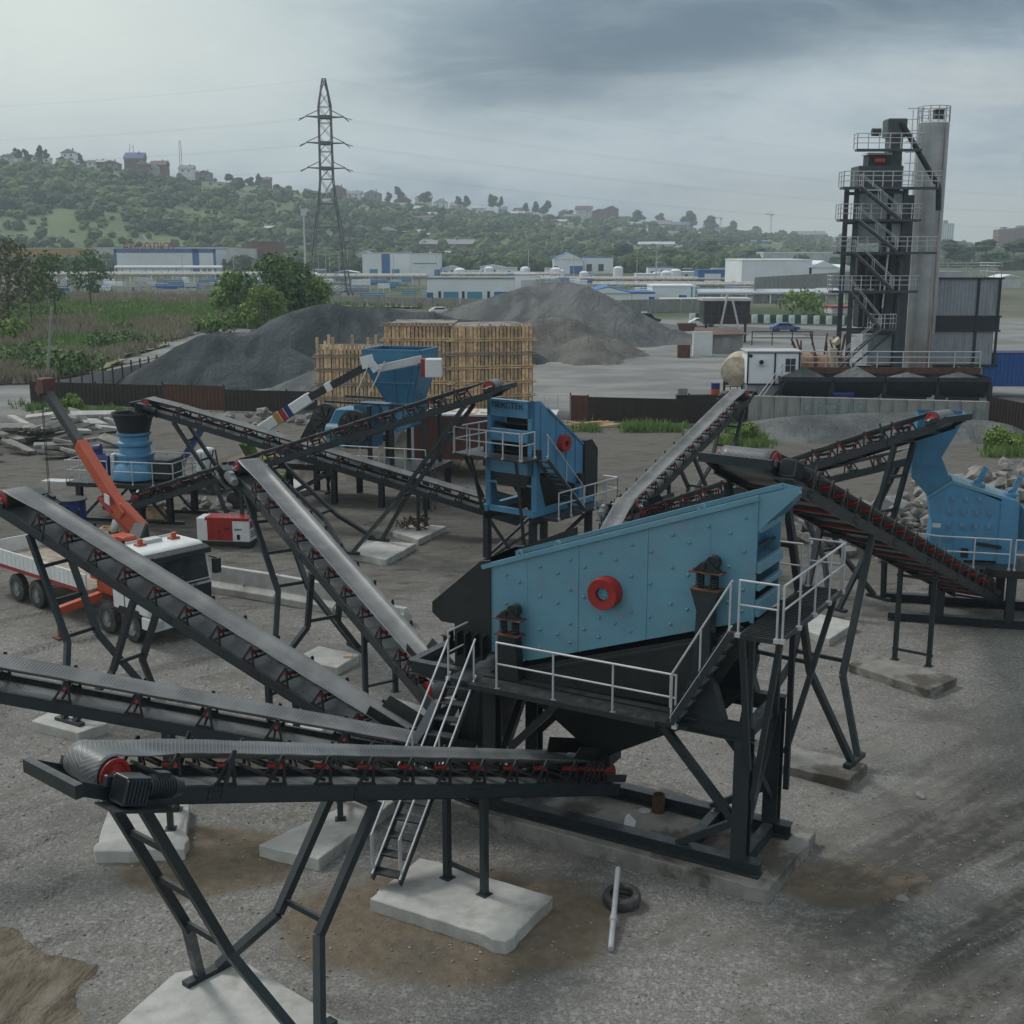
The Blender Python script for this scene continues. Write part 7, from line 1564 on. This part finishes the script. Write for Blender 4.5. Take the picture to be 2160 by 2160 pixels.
rack('pale pipe with cross beams left of the tower',1470,1780,640,617,18,2); rack('upper pipe near the blue roof ventilator',1365,1590,576,567,10,1,palep); rack('short pipe rack with bend beyond the plain white block',1390,1490,646,632,5,1)
rack('thin pipe rack at the far left behind the trees',130,250,575,557,8,1)
# process equipment between the racks
rn=random.Random(6); pe=[bwhite,bcyan,bblue,roofp,roofg,mat('equipment_blue',(.16,.26,.46),.6),mat('equipment_pale',(.34,.42,.52),.6)]
for k in range(190):
    u=rn.choice((rn.uniform(60,640),rn.uniform(560,900),rn.uniform(930,1250),rn.uniform(1300,1780))); v=rn.uniform(596,626) if u<640 else rn.uniform(590,634 if u<900 else 612)
    if u>1300: v=rn.uniform(606,640)
    p=G(u,v); o=root('process_unit','small blue and white pipework unit between the racks of the industrial site','equipment',p,0,'small process units in the industrial site')
    L=rn.uniform(2,7); h=rn.uniform(.8,2.6); mm=rn.choice(pe); mb=M().box(-L/2,L/2,0,1.5,h*.6,h)
    for x in (-L/2,0,L/2): mb.bar((x,0,0),(x,0,h+.5),.15)
    mb.cyl((-L/2,.4,h+.4),(L/2,.4,h+.4),.18,n=6); mb.build('unit_body',mm,o)
for k in range(22):
    u=rn.uniform(200,1750); p=G(u,rn.uniform(585,612)); o=root('lamp_post','thin lamp post standing in the industrial site','lamp post',p,0,'lamp posts of the industrial site'); h=rn.uniform(9,12); M().cyl((0,0,0),(0,0,h),.11,n=6).build('shaft',roofp,o); M().bar((0,0,h),(1.6,0,h+.3),.1).bar((0,0,h),(-1.6,0,h+.3),.1).build('lamp_arm',roofp,o)
# ======================= road, barriers, cars =======================
struct(poly_sheet('road',[G(1250,690),G(1800,712),G(1800,698),G(1250,678)],mat('asphalt',(.10,.10,.10),.9,var=.15),1.5,.02,.0)[0])
def bar_block(u,v,mm,label):
    p=G(u,v); s_=p.y/210; o=root('road_barrier',label,'barrier',p,0,'white and green road barrier blocks'); M().prism([(-.5,-.25,0),(-.5,.25,0),(-.5,.14,1.65),(-.5,-.14,1.65)],(1.0,0,0)).build('barrier_body',mm,o); M().box(-.52,.52,-.3,.3,0,.25).build('barrier_foot',wallconc,o)
bw_=mat('barrier_white',(.6,.64,.62),.5)
for i,u in enumerate((1332,1345,1358)): bar_block(u,676+i*.5,(bw_,green,bw_)[i],('white barrier block left in the short group of three above the dark car','green barrier block in the middle of the short group of three','white barrier block right in the short group of three')[i])
for i in range(26): u=1460+i*13.1; bar_block(u,681+(i*.28),bw_ if i%2==0 else green,('white road barrier block in the long striped row before the site' if i%2==0 else 'dark green road barrier block in the long striped row before the site'))
def car(label,u,v,mm,rz=0,suv=False):
    p=G(u,v); t=root('car',label,'car',p,R(rz),'cars on the road behind the yard'); h=1.75 if suv else 1.42
    M().prism([(-2.2,-.85,.35),(2.2,-.85,.35),(2.25,-.85,.75),(1.3,-.85,.95),(-1.9,-.85,1.0),(-2.2,-.85,.8)],(0,1.7,0)).build('body',mm,t,bevel=.05)
    M().prism([(-1.8,-.75,.98),(1.25,-.75,.93),(.55,-.75,h),(-1.1,-.75,h)],(0,1.5,0)).build('cabin',mm,t,bevel=.05)
    M().prism([(-1.5,-.765,1.02),(1.0,-.765,.99),(.5,-.765,h-.1),(-1.0,-.765,h-.1)],(0,1.53,0)).build('window',glass,t)
    for x in (-1.4,1.4):
        for y in (-.8,.8): M().cyl((x,y-.1,.32),(x,y+.1,.32),.32,n=14).build('wheel',rubber,t,smooth=True)
    M().box(2.2,2.26,-.7,-.4,.55,.7).build('headlight',galv,t)
car('dark estate car beside the short group of barrier blocks',1367,682,mat('car_dark',(.02,.03,.03),.3),-8,True); car('white saloon car before the striped barriers',1481,689,white,4); car('blue saloon car on the road right of the booth',1655,700,mat('car_blue',(.08,.12,.28),.3),6)
car('small white car on the grass track behind the stockpile',929,663,white,10)
bld('red and white kiosk left of the tower behind the barriers',1755,1800,662,12,roofp,red,0,6)
# lonely far boundary fence + haze
hz=M().box(-1500,1500,-30,2600,-4,128).build('haze',concrete,None); hz['kind']='stuff'; hz['label']='pale distant haze over the town'
hm_=bpy.data.materials.new('haze_air'); hm_.use_nodes=True; n=N(hm_.node_tree); n.n.remove(n.n['Principled BSDF']); pv=n.new('ShaderNodeVolumePrincipled'); pv.inputs['Density'].default_value=.00030; pv.inputs['Color'].default_value=(.80,.92,1.0,1); pv.inputs['Anisotropy'].default_value=.1
n.l.new(pv.outputs[0],n.n['Material Output'].inputs['Volume']); hz.data.materials.clear(); hz.data.materials.append(hm_)
hz.visible_shadow=True
